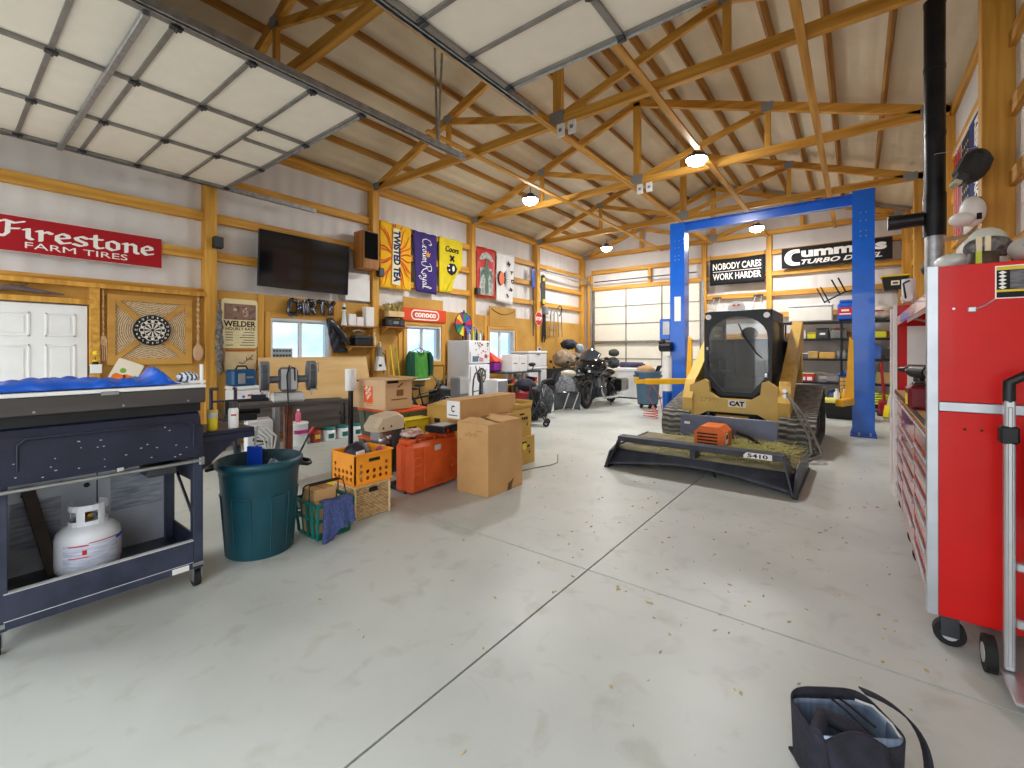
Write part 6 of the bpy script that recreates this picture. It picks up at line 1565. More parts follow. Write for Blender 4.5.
# -- motorcycles
def motorcycle(loc, rz, lb, paint, tank_m, full=True):
    t = thing('motorcycle', lb, 'motorcycle', loc, rz)
    for x, r in ((.82, .33), (-.82, .31)):
        w = MB(RUBBER); w.tube([(x + (r - .06) * math.cos(a), 0, r + (r - .06) * math.sin(a)) for a in [2 * pi * i / 28 for i in range(28)]], .062, 10, closed=True)
        w.use(mat('Wheel_Bronze', '#6d6259', rough=.35, metal=.6, var=.1)).tube([(x + (r - .11) * math.cos(a), 0, r + (r - .11) * math.sin(a)) for a in [2 * pi * i / 28 for i in range(28)]], .022, 8, closed=True)
        for k in range(9):
            a = 2 * pi * k / 9; w.beam((x, 0, r), (x + (r - .11) * math.cos(a), 0, r + (r - .11) * math.sin(a)), .022, .022, .003, None, (0, 1, 0))
        w.use(DKSTEEL).cyl((x, -.06, r), (x, .06, r), .05, n=14).cyl((x, .065, r), (x, .07, r), .13, n=20).cyl((x, -.07, r), (x, -.065, r), .13, n=20)
        w.build('wheel', t)
    m = MB(DKSTEEL)
    for y in (-.11, .11): m.tube([(.84, y, .33), (.58, y, .88)], .026, 8)
    m.build('fork', t)
    MB(paint).sheet(lambda u, v: (.82 + .385 * math.cos(2.75 - 2.1 * u), -.085 + .17 * v, .33 + .385 * math.sin(2.75 - 2.1 * u) + .02 * math.sin(v * pi)), 14, 4, .012).build('front_fender', t)
    MB(paint).sheet(lambda u, v: (-.82 + .38 * math.cos(3.3 - 2.6 * u), -.10 + .20 * v, .31 + .38 * math.sin(3.3 - 2.6 * u) + .02 * math.sin(v * pi)), 14, 4, .012).build('rear_fender', t)
    m = MB(DKGREY); m.box((.08, 0, .38), (.5, .26, .24), .05).cyl((.02, -.16, .36), (.02, .16, .36), .12, n=20); m.build('engine_block', t)
    for x0, x1 in ((.02, -.10), (.14, .27)):
        m = MB(GREY)
        for k in range(9):
            f = k / 8; m.box((x0 + (x1 - x0) * f, 0, .48 + .22 * f), (.17, .19, .014), .004, None, (0, math.atan2(x1 - x0, .22), 0))
        m.beam((x0, 0, .46), (x1, 0, .71), .13, .13, .02); m.build('engine_cylinder', t)
    m = MB(CHROME)
    for y in (-.19, .19): m.tube([(.2, y * .7, .5), (.3, y, .38), (.15, y, .22), (-.3, y, .2), (-1.05, y, .22)], [.025, .028, .03, .045, .05], 10)
    m.build('exhaust', t)
    MB(tank_m).ball((.12, 0, .83), (.33, .16, .13), 20, 12, f=lambda d: 1 - .12 * max(0, -d.x)).build('fuel_tank', t)
    m = MB(BLACK); m.ball((-.32, 0, .76), (.26, .17, .08), 18, 10).ball((-.66, 0, .82), (.2, .15, .09), 16, 10); m.build('seat', t)
    m = MB(DKSTEEL); m.tube([(.5, 0, .9), (.2, 0, .72), (-.5, 0, .62), (-.82, .1, .31)], .03, 8).tube([(.45, 0, .8), (.35, 0, .25), (-.3, 0, .22), (-.82, -.1, .31)], .03, 8); m.build('frame', t)
    m = MB(DKSTEEL); m.tube([(.35, -.42, 1.02), (.42, -.3, 1.06), (.52, -.1, 1.0), (.52, .1, 1.0), (.42, .3, 1.06), (.35, .42, 1.02)], .016, 8); m.use(BLACK)
    for y in (-.42, .42): m.cyl((.28, y, 1.0), (.37, y * .97, 1.03), .02, n=8).tube([(.44, y * .7, 1.06), (.48, y * .85, 1.18)], .008, 5).ball((.48, y * .9, 1.2), (.02, .07, .04), 10, 6)
    m.build('handlebar', t)
    MB(DKSTEEL).tube([(-.1, .16, .25), (-.05, .3, .01)], .014, 6).build('kickstand', t)
    if full:
        m = MB(paint)
        sec = [(.42, .40, 1.02, .28), (.60, .42, 1.0, .30), (.78, .34, .96, .26), (.92, .20, .93, .17), (.97, .10, .92, .10)]
        N = 20; vs = []
        for x, hw_, zc, hh_ in sec:
            for k in range(N):
                a = 2 * pi * k / N; ca, sa = math.cos(a), math.sin(a)
                vs.append((x + .03 * sa, hw_ * math.copysign(abs(ca) ** .7, ca), zc + hh_ * math.copysign(abs(sa) ** .8, sa) * (.55 if sa < 0 else .75)))
        fs = [(i * N + k, i * N + (k + 1) % N, (i + 1) * N + (k + 1) % N, (i + 1) * N + k) for i in range(len(sec) - 1) for k in range(N)] + [tuple(range(N)), tuple(reversed(range((len(sec) - 1) * N, len(sec) * N)))]
        m.convex(vs, fs, None, True); fair = m.build('front_fairing', t)
        for y in (-.10, .10):
            MB(mat('Headlight_Glass', '#e6ecf2', rough=.08, var=0, spec=.8)).ball((.905, y, .92), (.06, .075, .055), 16, 10).build('headlight', fair)
        MB(mat('Smoked_Screen', '#3a3f45', rough=.08, var=.1, spec=.7)).sheet(lambda u, v: (.72 - .22 * v + .12 * math.sin(u * pi), -.26 + .52 * u, 1.18 + .26 * v * (1 - .5 * (2 * u - 1) ** 2)), 12, 6, .006).build('windscreen', fair)
        for y in (-.33, .33):
            b = MB(paint).box((-.72, y, .50), (.62, .18, .34), .06); bo = b.build('side_case', t)
            MB(CHROME).bb(-.5, -.46, y - .02, y + .02, .665, .685).build('case_latch', bo)
    return t
MBK = mat('Gloss_Black_Paint', '#101116', rough=.12, var=.2, coat=.6)
mt_ = motorcycle((-5.72, 11.45, 0), -pi / 2 + .06, 'big black touring motorcycle with shark nose fairing and side cases', MBK, MBK); mt_.scale = (1.06, 1.1, 1.1)
motorcycle((-6.80, 11.75, 0), -pi / 2 - .3, 'smaller motorcycle with cream tank behind the big black touring motorcycle', BLACK, mat('Tank_Cream', '#cfc6b2', rough=.3, var=.05), False)
for loc, r, lb, mm in (((-5.67, 12.22, 1.003), (.19, .24, .16), 'dark duffel bag strapped on the seat of the black motorcycle', mat('Duffel', '#2e3336', rough=.8, hx2='#55595c', scale=8)), ((-5.66, 12.26, 1.35), (.15, .19, .11), 'olive rolled bag on top of the duffel on the black motorcycle', mat('Olive', '#4c5144', rough=.85, var=.2))):
    t = thing('luggage_bag', lb, 'bag', loc); MB(mm).ball((0, 0, r[2]), r, 18, 12, f=lambda d: 1 + .12 * wob(d.x, d.y, d.z, 5)).build('bag_body', t, ground=True); MB(BLACK).tube([(r[0] * .9 * math.cos(a), .0, r[2] + r[2] * 1.02 * math.sin(a)) for a in [pi * i / 10 for i in range(11)]], .012, 6).build('strap', t)
t = thing('tinted_screen', 'dark tinted panel with white rounded edge leaning beside the motorcycle front wheel', 'windshield', (-5.75, 9.75, 0), rz=-.75)
t.scale = (1.1, 1.1, 1.15)
m = MB(mat('Tint', '#4a5058', rough=.1, hx2='#23262b', scale=4, spec=.7)); m.sheet(lambda u, v: (.08 * v - .02, -.32 + .62 * u, .03 + .38 * v + .04 * math.sin(u * pi)), 10, 6, .01); m.build('screen', t)
MB(WHITEPL).bb(-.07, .07, -.45, -.33, 0, .42, .04).build('end_cap', t); m = MB(LTGREY); m.tube([(.0, -.1, .05), (.05, .02, .42)], .014, 6).tube([(.0, .12, .05), (.05, .24, .40)], .014, 6); m.build('edge_strip', t)

# -- junk heap in the far left corner
t = thing('low_cabinet', 'dark cabinet under the heap of gear in the far left corner', 'cabinet', (-7.55, 13.0, 0)); MB(DKGREY).bb(-.4, .4, -.9, .9, .0, .95, .01).build('body', t); MB(BLACK).bb(.4, .415, -.86, -.02, .06, .9, .004).build('door', t); MB(BLACK).bb(.4, .415, .02, .86, .06, .9, .004).build('door', t)
for loc, r, lb, hx, h2, nm in (((-7.45, 12.42, .951), (.34, .36, .28), 'beige canvas bundle on the dark corner cabinet', '#b9a58c', '#8d7b68', 'canvas_bundle'), ((-7.45, 13.32, .951), (.34, .36, .22), 'grey folded tarp on the right of the dark corner cabinet', '#8b8a86', '#5c5d5f', 'folded_tarp'),
                              ((-7.45, 12.72, 1.55), (.24, .30, .16), 'black riding jacket heaped on top of the corner gear', '#1f2329', '#3f464f', 'riding_jacket'), ((-7.45, 13.42, 1.43), (.15, .17, .15), 'small white and blue sack on top of the grey folded tarp', '#cfd6dc', '#51708a', 'sack')):
    t = thing(nm, lb, nm.split('_')[-1], loc); MB(mat('Heap_' + nm, hx, rough=.85, hx2=h2, scale=7)).ball((0, 0, r[2]), r, 24, 14, f=lambda d: 1 + .22 * wob(d.x, d.y, d.z, 5)).build('fabric', t, ground=True)
t = thing('white_saddlebag', 'cream rounded motorcycle case on the floor behind the black motorcycle', 'case', (-6.25, 13.3, 0)); MB(mat('Case_Cream', '#cdc7b4', rough=.4, var=.06)).box((0, 0, .5), (.3, .5, .95), .1).build('case_shell', t); MB(DKGREY).bb(-.155, .155, -.255, .255, .5, .52).build('seam', t)

for loc, r, lb, hx, h2 in (((-5.72, 8.55, 0), (.26, .24, .36), 'dark grey gear bag on the floor left of the tinted panel', '#2d2f33', '#5a5d62'), ((-6.05, 10.15, 0), (.28, .26, .42), 'pale grey lumpy sack on the floor behind the tinted panel', '#8f9194', '#55585d'), ((-5.60, 8.05, 0), (.2, .2, .28), 'black knotted strap bag on the floor behind the folded stroller', '#1b1c1f', '#4a4c50')):
    t = thing('gear_bag', lb, 'bag', loc); MB(mat('Gear_' + hx, hx, rough=.8, hx2=h2, scale=14, detail=6)).ball((0, 0, r[2]), r, 26, 16, f=lambda d: 1 + .2 * wob(d.x, d.y, d.z, 6)).build('bag_body', t, ground=True)
    m = MB(GREY)
    for k in range(5): m.tube([(r[0] * .95 * math.cos(k * 1.2), r[1] * .95 * math.sin(k * 1.2), r[2] * .5), (r[0] * 1.1 * math.cos(k * 1.2 + .5), r[1] * 1.1 * math.sin(k * 1.2 + .5), r[2] * 1.2), (r[0] * .6 * math.cos(k * 1.2 + 1), r[1] * .6 * math.sin(k * 1.2 + 1), r[2] * 1.95)], .012, 6)
    m.build('strap', t)
# ================================================================== compact track loader, mower deck, lift
YZ = Matrix(((0, 0, 1, 0), (1, 0, 0, 0), (0, 1, 0, 0), (0, 0, 0, 1)))       # prism drawn in (y, z), thickness along x
LYEL = mat('Loader_Yellow', '#dcb965', rough=.45, var=.06, scale=3)
LYEW = mat('Loader_Worn_Yellow', '#d3aa50', rough=.5, hx2='#9a7440', scale=3.5, detail=7, lo=.3, hi=.5)
LBLK = mat('Loader_Black', '#191b20', rough=.4, var=.2)
TRKM = mat('Track_Rubber', '#4a4844', rough=.75, hx2='#5f5c56', scale=12)
LUGM = mat('Track_Lug_Dust', '#908c84', rough=.75, hx2='#6b6862', scale=10)  # lugs drawn a paler mottled grey than the belt
LX, LY = -1.59, 8.6
t = thing('track_loader', 'yellow compact track loader parked nose first under the blue lift', 'track loader', (LX, LY, 0))
def hull_path(circs, n=14):
    pts = []
    for cy, cz, r in circs:
        for k in range(n * 2): pts.append((cy + r * math.cos(pi * k / n), cz + r * math.sin(pi * k / n)))
    pts = sorted(pts)
    def half(pp):
        h = []
        for c in pp:
            while len(h) > 1 and (h[-1][0] - h[-2][0]) * (c[1] - h[-2][1]) - (h[-1][1] - h[-2][1]) * (c[0] - h[-2][0]) <= 1e-9: h.pop()
            h.append(c)
        return h
    return half(pts)[:-1] + half(list(reversed(pts)))[:-1]
def resample(P, d):
    out = []; N = len(P); acc = 0
    L = [math.dist(P[i], P[(i + 1) % N]) for i in range(N)]; tot = sum(L); n = int(tot / d); step = tot / n
    i = 0; s = 0
    for k in range(n):
        tgt = k * step
        while s + L[i] < tgt: s += L[i]; i += 1
        f = (tgt - s) / L[i]; a = P[i]; b = P[(i + 1) % N]
        out.append((a[0] + (b[0] - a[0]) * f, a[1] + (b[1] - a[1]) * f))
    return out
for x0, x1 in ((-1.07, -.63), (.66, 1.13)):
    outer = resample(hull_path([(-.66, .30, .27), (1.25, .27, .24), (1.0, .66, .25)]), .05)
    inner = resample(hull_path([(-.66, .30, .235), (1.25, .27, .205), (1.0, .66, .215)]), .05)
    m = MB(TRKM)
    n = len(outer)
    inn = [min(inner, key=lambda q: math.dist(q, p)) for p in outer]
    vs = [(x, p[0], p[1]) for x in (x0, x1) for p in outer] + [(x, p[0], p[1]) for x in (x0, x1) for p in inn]
    fs = []
    for i in range(n):
        j = (i + 1) % n
        fs += [(i, j, n + j, n + i), (2 * n + j, 2 * n + i, 3 * n + i, 3 * n + j), (j, i, 2 * n + i, 2 * n + j), (n + i, n + j, 3 * n + j, 3 * n + i)]
    m.add(vs, fs)
    trk = m.build('rubber_track', t)
    m = MB(LUGM)
    pts = resample(hull_path([(-.66, .30, .275), (1.25, .27, .245), (1.0, .66, .255)]), .085)
    n = len(pts)
    for i in range(n):
        a, b = pts[i - 1], pts[(i + 1) % n]; ang = math.atan2(b[1] - a[1], b[0] - a[0]); p = pts[i]
        if p[1] < .06: pass
        w3 = (x1 - x0) / 4
        for q in range(4):
            off = .007 if q % 2 else -.007
            T = Matrix.Translation((x0 + w3 * (q + .5), p[0] + off * math.cos(ang), p[1] + off * math.sin(ang))) @ Matrix.Rotation(ang, 4, 'X')
            m.box((0, 0, 0), (w3, .036, .026), .004, T)
    tr = m.build('track_lug', trk); 
    m = MB(LBLK)
    xm0, xm1 = x0 + .08, x1 - .08
    for cy, cz, r in ((-.66, .30, .22), (1.25, .27, .19), (1.0, .66, .2)): m.cyl((xm0, cy, cz), (xm1, cy, cz), r, n=24)
    for cy in (-.3, 0, .3, .6, .9): m.cyl((xm0, cy, .14), (xm1, cy, .14), .09, n=16)
    m.build('idler_wheel', trk)
    m = MB(LBLK).prism([(-.6, .18), (1.2, .18), (1.15, .45), (.9, .55), (-.5, .42)], x0 + .1, x1 - .1, YZ); m.build('track_frame', trk)
MB(LBLK).bb(-.62, .62, -.5, 1.5, .25, .78, .02).build('chassis', t)
MB(LBLK).bb(-.60, .60, .75, 1.62, .78, 1.75, .06).build('engine_hood', t)
# front cross plate of the lift arms with arch under it
m = MB(LYEL)
CROSS = [(-.66, .30), (-.66, .96), (-.42, 1.07), (-.36, 1.03), (-.34, .85), (-.20, .76), (.26, .76), (.40, .85), (.42, 1.04), (.50, 1.07), (.64, .97), (.64, .30), (.57, .30), (.50, .46), (.36, .54), (-.38, .54), (-.52, .46), (-.59, .30)]
m.prism(CROSS, 0, .10, Matrix(((1, 0, 0, 0), (0, 0, 1, -.74), (0, 1, 0, 0), (0, 0, 0, 1))))
cp = m.build('front_cross_plate', t)
MB(mat('Plate_Shelf', '#c9a756', rough=.5, var=.1)).bb(-.36, .42, -.738, -.55, .62, .66, .01).build('step', cp)
MF = Matrix(((1, 0, 0, 0), (0, 0, -1, -.7405), (0, 1, 0, 0), (0, 0, 0, 1)))
m = MB(WHITE).bb(-.06, .20, .635, .745, 0, .001, 0, MF); m.use(INK).text('CAT', -.04, .65, .22, .08, .002, .001, bold=.06, M=MF); m.use(YEL).prism([(.04, .651), (.10, .651), (.07, .685)], .0032, .004, MF); m.build('lettering', cp)
MB(mat('Worn_Stencil', '#b59a63', rough=.6, var=.1)).text('27991', -.50, .70, .30, .07, .001, 0, M=MF).build('faded_number', cp)
# lift arms
for s, mm in ((-1, LYEL), (1, LYEW)):
    xa, xb = (-.76, -.60) if s < 0 else (.64, .80)
    m = MB(mm)
    m.prism([(-.78, .28), (-.80, .75), (-.62, 1.05), (-.45, 1.12), (1.15, 2.08), (1.40, 2.02), (1.42, 1.82), (1.25, 1.72), (-.20, .86), (-.40, .62), (-.52, .28)], xa, xb, YZ)
    a = m.build('lift_arm', t)
    m = MB(mm).prism([(1.22, .95), (1.45, .95), (1.45, 1.9), (1.25, 1.95)], xa + .02, xb - .02, YZ); m.build('rear_link', a)
    m = MB(STEEL); m.tube([(xa + .08, -.2, .55), (xa + .08, .9, 1.35)], .03, 10); m.use(LBLK).tube([(xa + .08, .3, .92), (xa + .08, 1.1, 1.5)], .05, 10); m.build('lift_cylinder', a)
MB(mat('Worn_Steel_Patch', '#8e8a84', rough=.5, var=.2)).prism([(.25, 1.38), (.55, 1.56), (.50, 1.62), (.2, 1.44)], .8005, .803, YZ).build('bare_patch', t)
# tilt cylinders and legs inside the arch
for x in (-.40, .34): MB(DKSTEEL).cyl((x, -.70, .30), (x, -.45, .62), .05, n=12).cyl((x, -.78, .2), (x, -.70, .3), .03, n=10).build('tilt_cylinder', t)
MB(LYEW).bb(-.28, .22, -.62, -.55, .22, .48, .01).build('lower_crossmember', t)
# cab
cab = MB(LBLK)
Z0, Z1, HWc = .80, 2.19, .50
def frame_ring(mb, outer, inner, y0, y1):
    n = len(outer)
    vs = [(p[0], y, p[1]) for y in (y0, y1) for p in outer] + [(p[0], y, p[1]) for y in (y0, y1) for p in inner]
    fs = []
    for i in range(n):
        j = (i + 1) % n
        fs += [(i, j, 2 * n + j, 2 * n + i), (n + j, n + i, 3 * n + i, 3 * n + j), (i, n + i, n + j, j), (2 * n + i, 2 * n + j, 3 * n + j, 3 * n + i)]
    mb.add(vs, fs)
door = []
for a in [i * pi / 12 for i in range(13)]: door.append((.445 * math.cos(a), 1.72 + .38 * math.sin(a) ** .9 if math.sin(a) > 0 else 1.72))
door += [(-.45, 1.22), (-.40, 1.10), (-.20, .86), (.20, .86), (.40, 1.10), (.45, 1.22)]
n = len(door)
out = []
for x, z in door:
    cx, cz = 0, 1.45; dx, dz = x - cx, z - cz
    f = min(HWc / abs(dx) if abs(dx) > 1e-6 else 9, ((Z1 - cz) if dz > 0 else (cz - Z0)) / abs(dz) if abs(dz) > 1e-6 else 9)
    out.append((dx * f, cz + dz * f))
frame_ring(cab, out, door, -.60, -.52)
cab.bb(-HWc, HWc, -.56, .74, 2.13, 2.2, .02)
for x in (-HWc, HWc - .06):
    cab.bb(x, x + .06, -.56, -.46, Z0, 2.14, .01).bb(x, x + .06, .64, .74, Z0, 2.14, .01).bb(x, x + .06, -.46, .64, Z0, 1.15, .01).bb(x, x + .06, -.46, .64, 2.02, 2.14, .01)
cab.bb(-HWc, HWc, .68, .74, Z0, 1.45, .01)
cab.bb(-.49, .49, -.5, .7, .78, .84)
c = cab.build('cab_frame', t); c.location = (.04, 0, 0)
# pointed lower corners of the cab front fill the gaps to the cross plate
CGL = mat('Cab_Glass', '#cfd8de', rough=.06, var=0, trans=.86, ior=1.25, spec=.9, coat=1.0)
m = MB(CGL); m.prism([(x * .995, z) for x, z in door], .545, .555, Matrix(((1, 0, 0, 0), (0, 0, -1, 0), (0, 1, 0, 0), (0, 0, 0, 1)))); m.build('windscreen', c)
for x in (-.475, .465): MB(CGL).bb(x, x + .01, -.46, .64, 1.15, 2.02).build('side_window', c)
for x in (-.497, .491):
    m = MB(LBLK)
    for k in range(10): m.bb(x, x + .006, -.46 + .11 * k, -.44 + .11 * k, 1.15, 2.02)
    m.build('side_guard', c)
m = MB(mat('Seat_Grey', '#565d6a', rough=.7, var=.15)); m.bb(-.25, .25, .10, .55, .84, 1.05, .04).bb(-.25, .25, .40, .58, 1.05, 1.75, .06).ball((0, .5, 1.85), (.14, .07, .12), 14, 10); m.build('operator_seat', c)
for s in (-1, 1): MB(LBLK).bb(s * .40 - .08, s * .40 + .08, -.1, .5, .84, 1.18, .03).cyl((s * .40, -.02, 1.18), (s * .38, -.06, 1.34), .025, n=10).build('control_arm', c)
for s in (-1, 1):
    lm = MB(LBLK).cyl((s * .43, -.61, 2.10), (s * .43, -.58, 2.10), .055, n=20); lo = lm.build('work_light', c)
    MB(mat('Light_Lens', '#f5f7f8', rough=.15, var=0, spec=.8)).cyl((s * .43, -.618, 2.10), (s * .43, -.609, 2.10), .045, n=20).build('lens', lo)
MB(BLACK).tube([(.02, -.58, 1.98), (.12, -.59, 1.75), (.28, -.585, 1.5), (.36, -.58, 1.42)], .010, 6).build('wiper', c)
MB(STEEL).bb(.40, .44, -.625, -.60, 1.12, 1.18, .006).bb(-.46, -.43, -.62, -.6, 1.55, 1.6, .006).build('door_latch', c)
t2 = thing('roof_plaque', 'small white half round plaque standing on the loader cab roof', 'plaque', (LX - .03, LY - .25, 2.2005))
P = [(-.13, 0), (.13, 0), (.13, .07)] + [(.12 * math.cos(a), .07 + .11 * math.sin(a)) for a in [pi * i / 12 for i in range(1, 12)]] + [(-.13, .07)]
M_ = Matrix(((1, 0, 0, 0), (0, 0, -1, 0), (0, 1, 0, 0), (0, 0, 0, 1)))
MB(WHITE).prism(P, -.02, .02, M_).build('plaque_body', t2); MB(ORANGEP).prism(disc(.028, 12, -.035, .11, 1, .5), .02, .023, M_).prism(disc(.028, 12, .035, .11, 1, .5), .02, .023, M_).use(DKGREY).bb(-.12, .12, .0, .025, .02, .023, 0, M_).build('print', t2)
# hoses from the right arm to the mower
m = MB(mat('Hose_Grey', '#6b6660', rough=.6, var=.15))
for d_ in (0, .06):
    m.tube([(.75, -.80, .92 - d_), (.80, -.92, .86), (.92 + d_, -1.0, .62), (1.06 + d_, -1.1, .34), (1.10 + d_ * 2, -1.2, .12), (1.02 + d_, -1.32, .045), (.85, -1.38, .05 + d_), (.66, -1.42, .16)], .019, 8)
m.build('hydraulic_hose', t)
MB(STEEL).cyl((.74, -.80, .86), (.74, -.86, .86), .03, n=10).cyl((.74, -.80, .94), (.74, -.86, .94), .03, n=10).build('hose_coupling', t)

# -- mower deck
MD = mat('Deck_Steel', '#454954', rough=.5, metal=.2, hx2='#353841', scale=5)
MDD = mat('Deck_Dirty', '#6f6a54', rough=.85, hx2='#8d8562', scale=6)
t = thing('mower_deck', 'dark steel brush mower attachment on the floor in front of the loader', 'mower attachment', (-1.57, 5.45, 0))
m = MB(MDD)
m.sheet(lambda u, v: (-1.03 + 2.06 * u, .22 + 1.28 * v, .235 + .02 * v), 4, 4, .014); m.build('deck_plate', t)
m = MB(MD)
m.sheet(lambda u, v: (-1.03 + 2.06 * u, .02 + .24 * v + .16 * math.sin(u * pi) * (1 - v), .05 + .185 * v + .07 * math.sin(u * pi) * (1 - v)), 20, 5, .012); m.build('front_lip', t)
for s in (-1, 1):
    m = MB(MD).prism([(.0, .01), (.0, .05), (.12, .20), (.3, .25), (1.5, .26), (1.55, .02)], s * 1.06 - .012, s * 1.06 + .012, YZ); sp = m.build('side_plate', t)
    m = MB(MD).convex([(s * 1.05, .0, .03), (s * 1.05, .34, .22), (s * .94, .30, .40), (s * .94, .13, .40), (s * 1.035, .0, .03), (s * 1.035, .34, .22), (s * .925, .30, .40), (s * .925, .13, .40)], [(0, 1, 2, 3), (4, 5, 6, 7), (0, 1, 5, 4), (1, 2, 6, 5), (2, 3, 7, 6), (3, 0, 4, 7)]); m.build('gusset', sp)
    MB(DKSTEEL).bb(s * 1.06 - .03, s * 1.06 + .03, 0, 1.52, 0, .022, .004).build('skid_shoe', sp)
m = MB(MD).bb(-.95, .95, .12, .20, .345, .41, .006).bb(-.95, .95, .20, .30, .395, .41); bm = m.build('push_beam', t)
for k in range(12):
    x = -.85 + .155 * k; MB(DKSTEEL).bb(x - .05, x + .05, .22, .275, .409, .4125).build('chain_slot', bm)
MB(MD).prism([(.15, .24), (.15, .36), (.25, .36), (.42, .24)], -.03, .03, YZ).build('centre_gusset', t)
MB(MD).cyl((-.95, .62, .30), (.95, .62, .30), .03, n=12).build('cross_pipe', t)
m = MB(WHITE).prism([(.56, .345), (.84, .345), (.84, .407), (.59, .407), (.56, .375)], .0005, .002, Matrix(((1, 0, 0, 0), (0, 0, -1, .12), (0, 1, 0, 0), (0, 0, 0, 1)))); m.use(INK).text('5410', .60, .354, .20, .044, .001, .002, bold=.03, M=Matrix(((1, 0, 0, 0), (0, 0, -1, .12), (0, 1, 0, 0), (0, 0, 0, 1)))); m.build('number_label', bm)
m = MB(mat('Mount_Plate', '#5a6074', rough=.4, metal=.2, var=.12)); m.box((.06, 1.62, .36), (1.30, .03, .42), .006, None, (-.12, 0, 0)); mp_ = m.build('mount_plate', t)
MB(WHITE).bb(-.52, -.44, 1.575, 1.588, .43, .465).build('sticker', mp_)
MB(DKSTEEL).bb(-.45, .55, 1.66, 1.9, .12, .30, .02).build('coupler', t)
m = MB(mat('Motor_Orange', '#ef7a33', rough=.45, hx2='#d96424', scale=5))
m.prism([(-.19, .26), (-.19, .46), (-.11, .54), (.12, .54), (.19, .47), (.19, .26)], 0, .40, Matrix(((1, 0, 0, .03), (0, 0, 1, .80), (0, 1, 0, 0), (0, 0, 0, 1))))
mc = m.build('motor_cover', t)
m = MB(INK)
for k in range(4): m.bb(-.12, .13, .795, .801, .31 + .042 * k, .328 + .042 * k)
m.build('louvre', mc); m = MB(WHITE).bb(.22, .2225, .84, .98, .32, .46); m.use(INK).bb(.222, .2235, .86, .96, .38, .44); m.build('label', mc)
MB(BLACK).tube([(.3, 1.1, .45), (.42, 1.2, .40), (.52, 1.3, .30), (.62, 1.35, .26)], .025, 8).tube([(.0, .5, .26), (.12, .3, .2), (.25, .18, .06)], .014, 6).build('hose', t)
HAY = mat('Hay_Green', '#94964c', rough=.9, hx2='#b9ae70', scale=30)
m = MB(HAY)
for k in range(1500):
    x = RND.gauss(.35, .42); y = RND.uniform(.3, 1.5)
    if abs(x) > 1.0: continue
    if -.2 < x < .26 and .76 < y < 1.24: continue
    L = RND.uniform(.07, .22); a = RND.uniform(0, 2 * pi); z = .262 + RND.uniform(0, .04) * (1.2 if x > .2 else .3)
    p = Vector((x, y, z)); d_ = Vector((math.cos(a), math.sin(a), RND.uniform(-.1, .35))) * L
    w_ = Vector((-math.sin(a), math.cos(a), 0)) * .0055
    m.convex([p - w_, p + w_, p + d_ + w_ * .5, p + d_ - w_ * .5, p + Vector((0, 0, .004))], [(0, 1, 2, 3), (0, 1, 4), (1, 2, 4), (2, 3, 4), (3, 0, 4)])
o = m.build('grass_clippings'); o.location = (-1.57, 5.45, 0)
tag(o, 'loose green and straw grass clippings on the mower deck', 'grass', kind='stuff')

# -- two-post lift
LB = mat('Lift_Blue', '#0d5fca', rough=.28, var=.06, coat=.3)
t = thing('car_lift', 'bright blue two-post car lift standing over the yellow loader', 'car lift', (0, 0, 0))
LFT, RGT = -3.21, .09
for x, y, s in ((LFT, 10.42, 1), (RGT, 10.28, -1)):
    m = MB(LB); m.bb(x - .16, x + .16, y - .15, y - .13, .02, 4.40).bb(x - .16, x - .13, y - .13, y + .17, .02, 4.40).bb(x + .13, x + .16, y - .13, y + .17, .02, 4.40).bb(x - .16, x - .06, y + .15, y + .17, .02, 4.40).bb(x + .06, x + .16, y + .15, y + .17, .02, 4.40)
    m.bb(x - .16, x + .16, y - .15, y + .17, 4.40, 4.41)
    col = m.build('post_column', t)
    m = MB(LB).bb(x - .19, x + .19, y - .20, y + .22, 0, .025, .003)
    for sx in (-1, 1): m.prism([(0, 0), (.03, 0), (0, .12)], y - .01, y + .01, Matrix(((sx, 0, 0, x + sx * .16), (0, 0, 1, 0), (0, 1, 0, .025), (0, 0, 0, 1))))
    m.build('base_plate', col)
    m = MB(STEEL)
    for bx in (-.04, .04):
        for bz in (3.85, 4.0, 3.58, 3.67): m.cyl((x + bx, y - .165, bz) if bz > 3.7 else (x + bx, y - .165, bz), (x + bx, y - .15, bz), .012, n=8)
    for bx in (-.06, .1): m.cyl((x + bx, y - .18, .02), (x + bx, y - .18, .08), .016, n=8)
    m.build('bolt', col)
    m = MB(LB).bb(x - .125, x + .125, y - .125, y + .145, .70, 1.75, .004); m.build('carriage', t)
MB(LB).bb(LFT - .1, RGT + .1, 10.33, 10.37, 4.20, 4.40).bb(LFT - .1, RGT + .1, 10.27, 10.43, 4.385, 4.40).bb(LFT - .1, RGT + .1, 10.27, 10.43, 4.20, 4.215).build('crossbeam', t)
MB(WHITE).bb(LFT - .06, LFT + .08, 10.262, 10.27, 2.2, 2.75).build('white_label', t)
AY = mat('Lift_Arm_Yellow', '#efb325', rough=.45, var=.06)
MB(AY).prism([(-.06, .95), (.06, .95), (.05, 1.8), (-.02, 1.85)], -.04, .04, Matrix(((1, 0, 0, LFT + .26), (0, 0, 1, 10.30), (0, 1, 0, 0), (0, 0, 0, 1)))).build('arm_brace', t)
MB(AY).beam((LFT + .2, 10.20, .86), (LFT - .45, 9.55, .86), .12, .12, .008).beam((LFT - .36, 9.64, .86), (LFT - .62, 9.38, .86), .085, .085, .006).cyl((LFT - .60, 9.40, .9), (LFT - .60, 9.40, .96), .05, n=14).build('swing_arm', t)
MB(AY).prism([(-.07, .60), (.07, .60), (.06, 1.72), (.0, 1.80)], -.04, .04, Matrix(((1, 0, 0, RGT - .20), (0, 0, 1, 10.16), (0, 1, 0, 0), (0, 0, 0, 1)))).build('arm_brace', t)
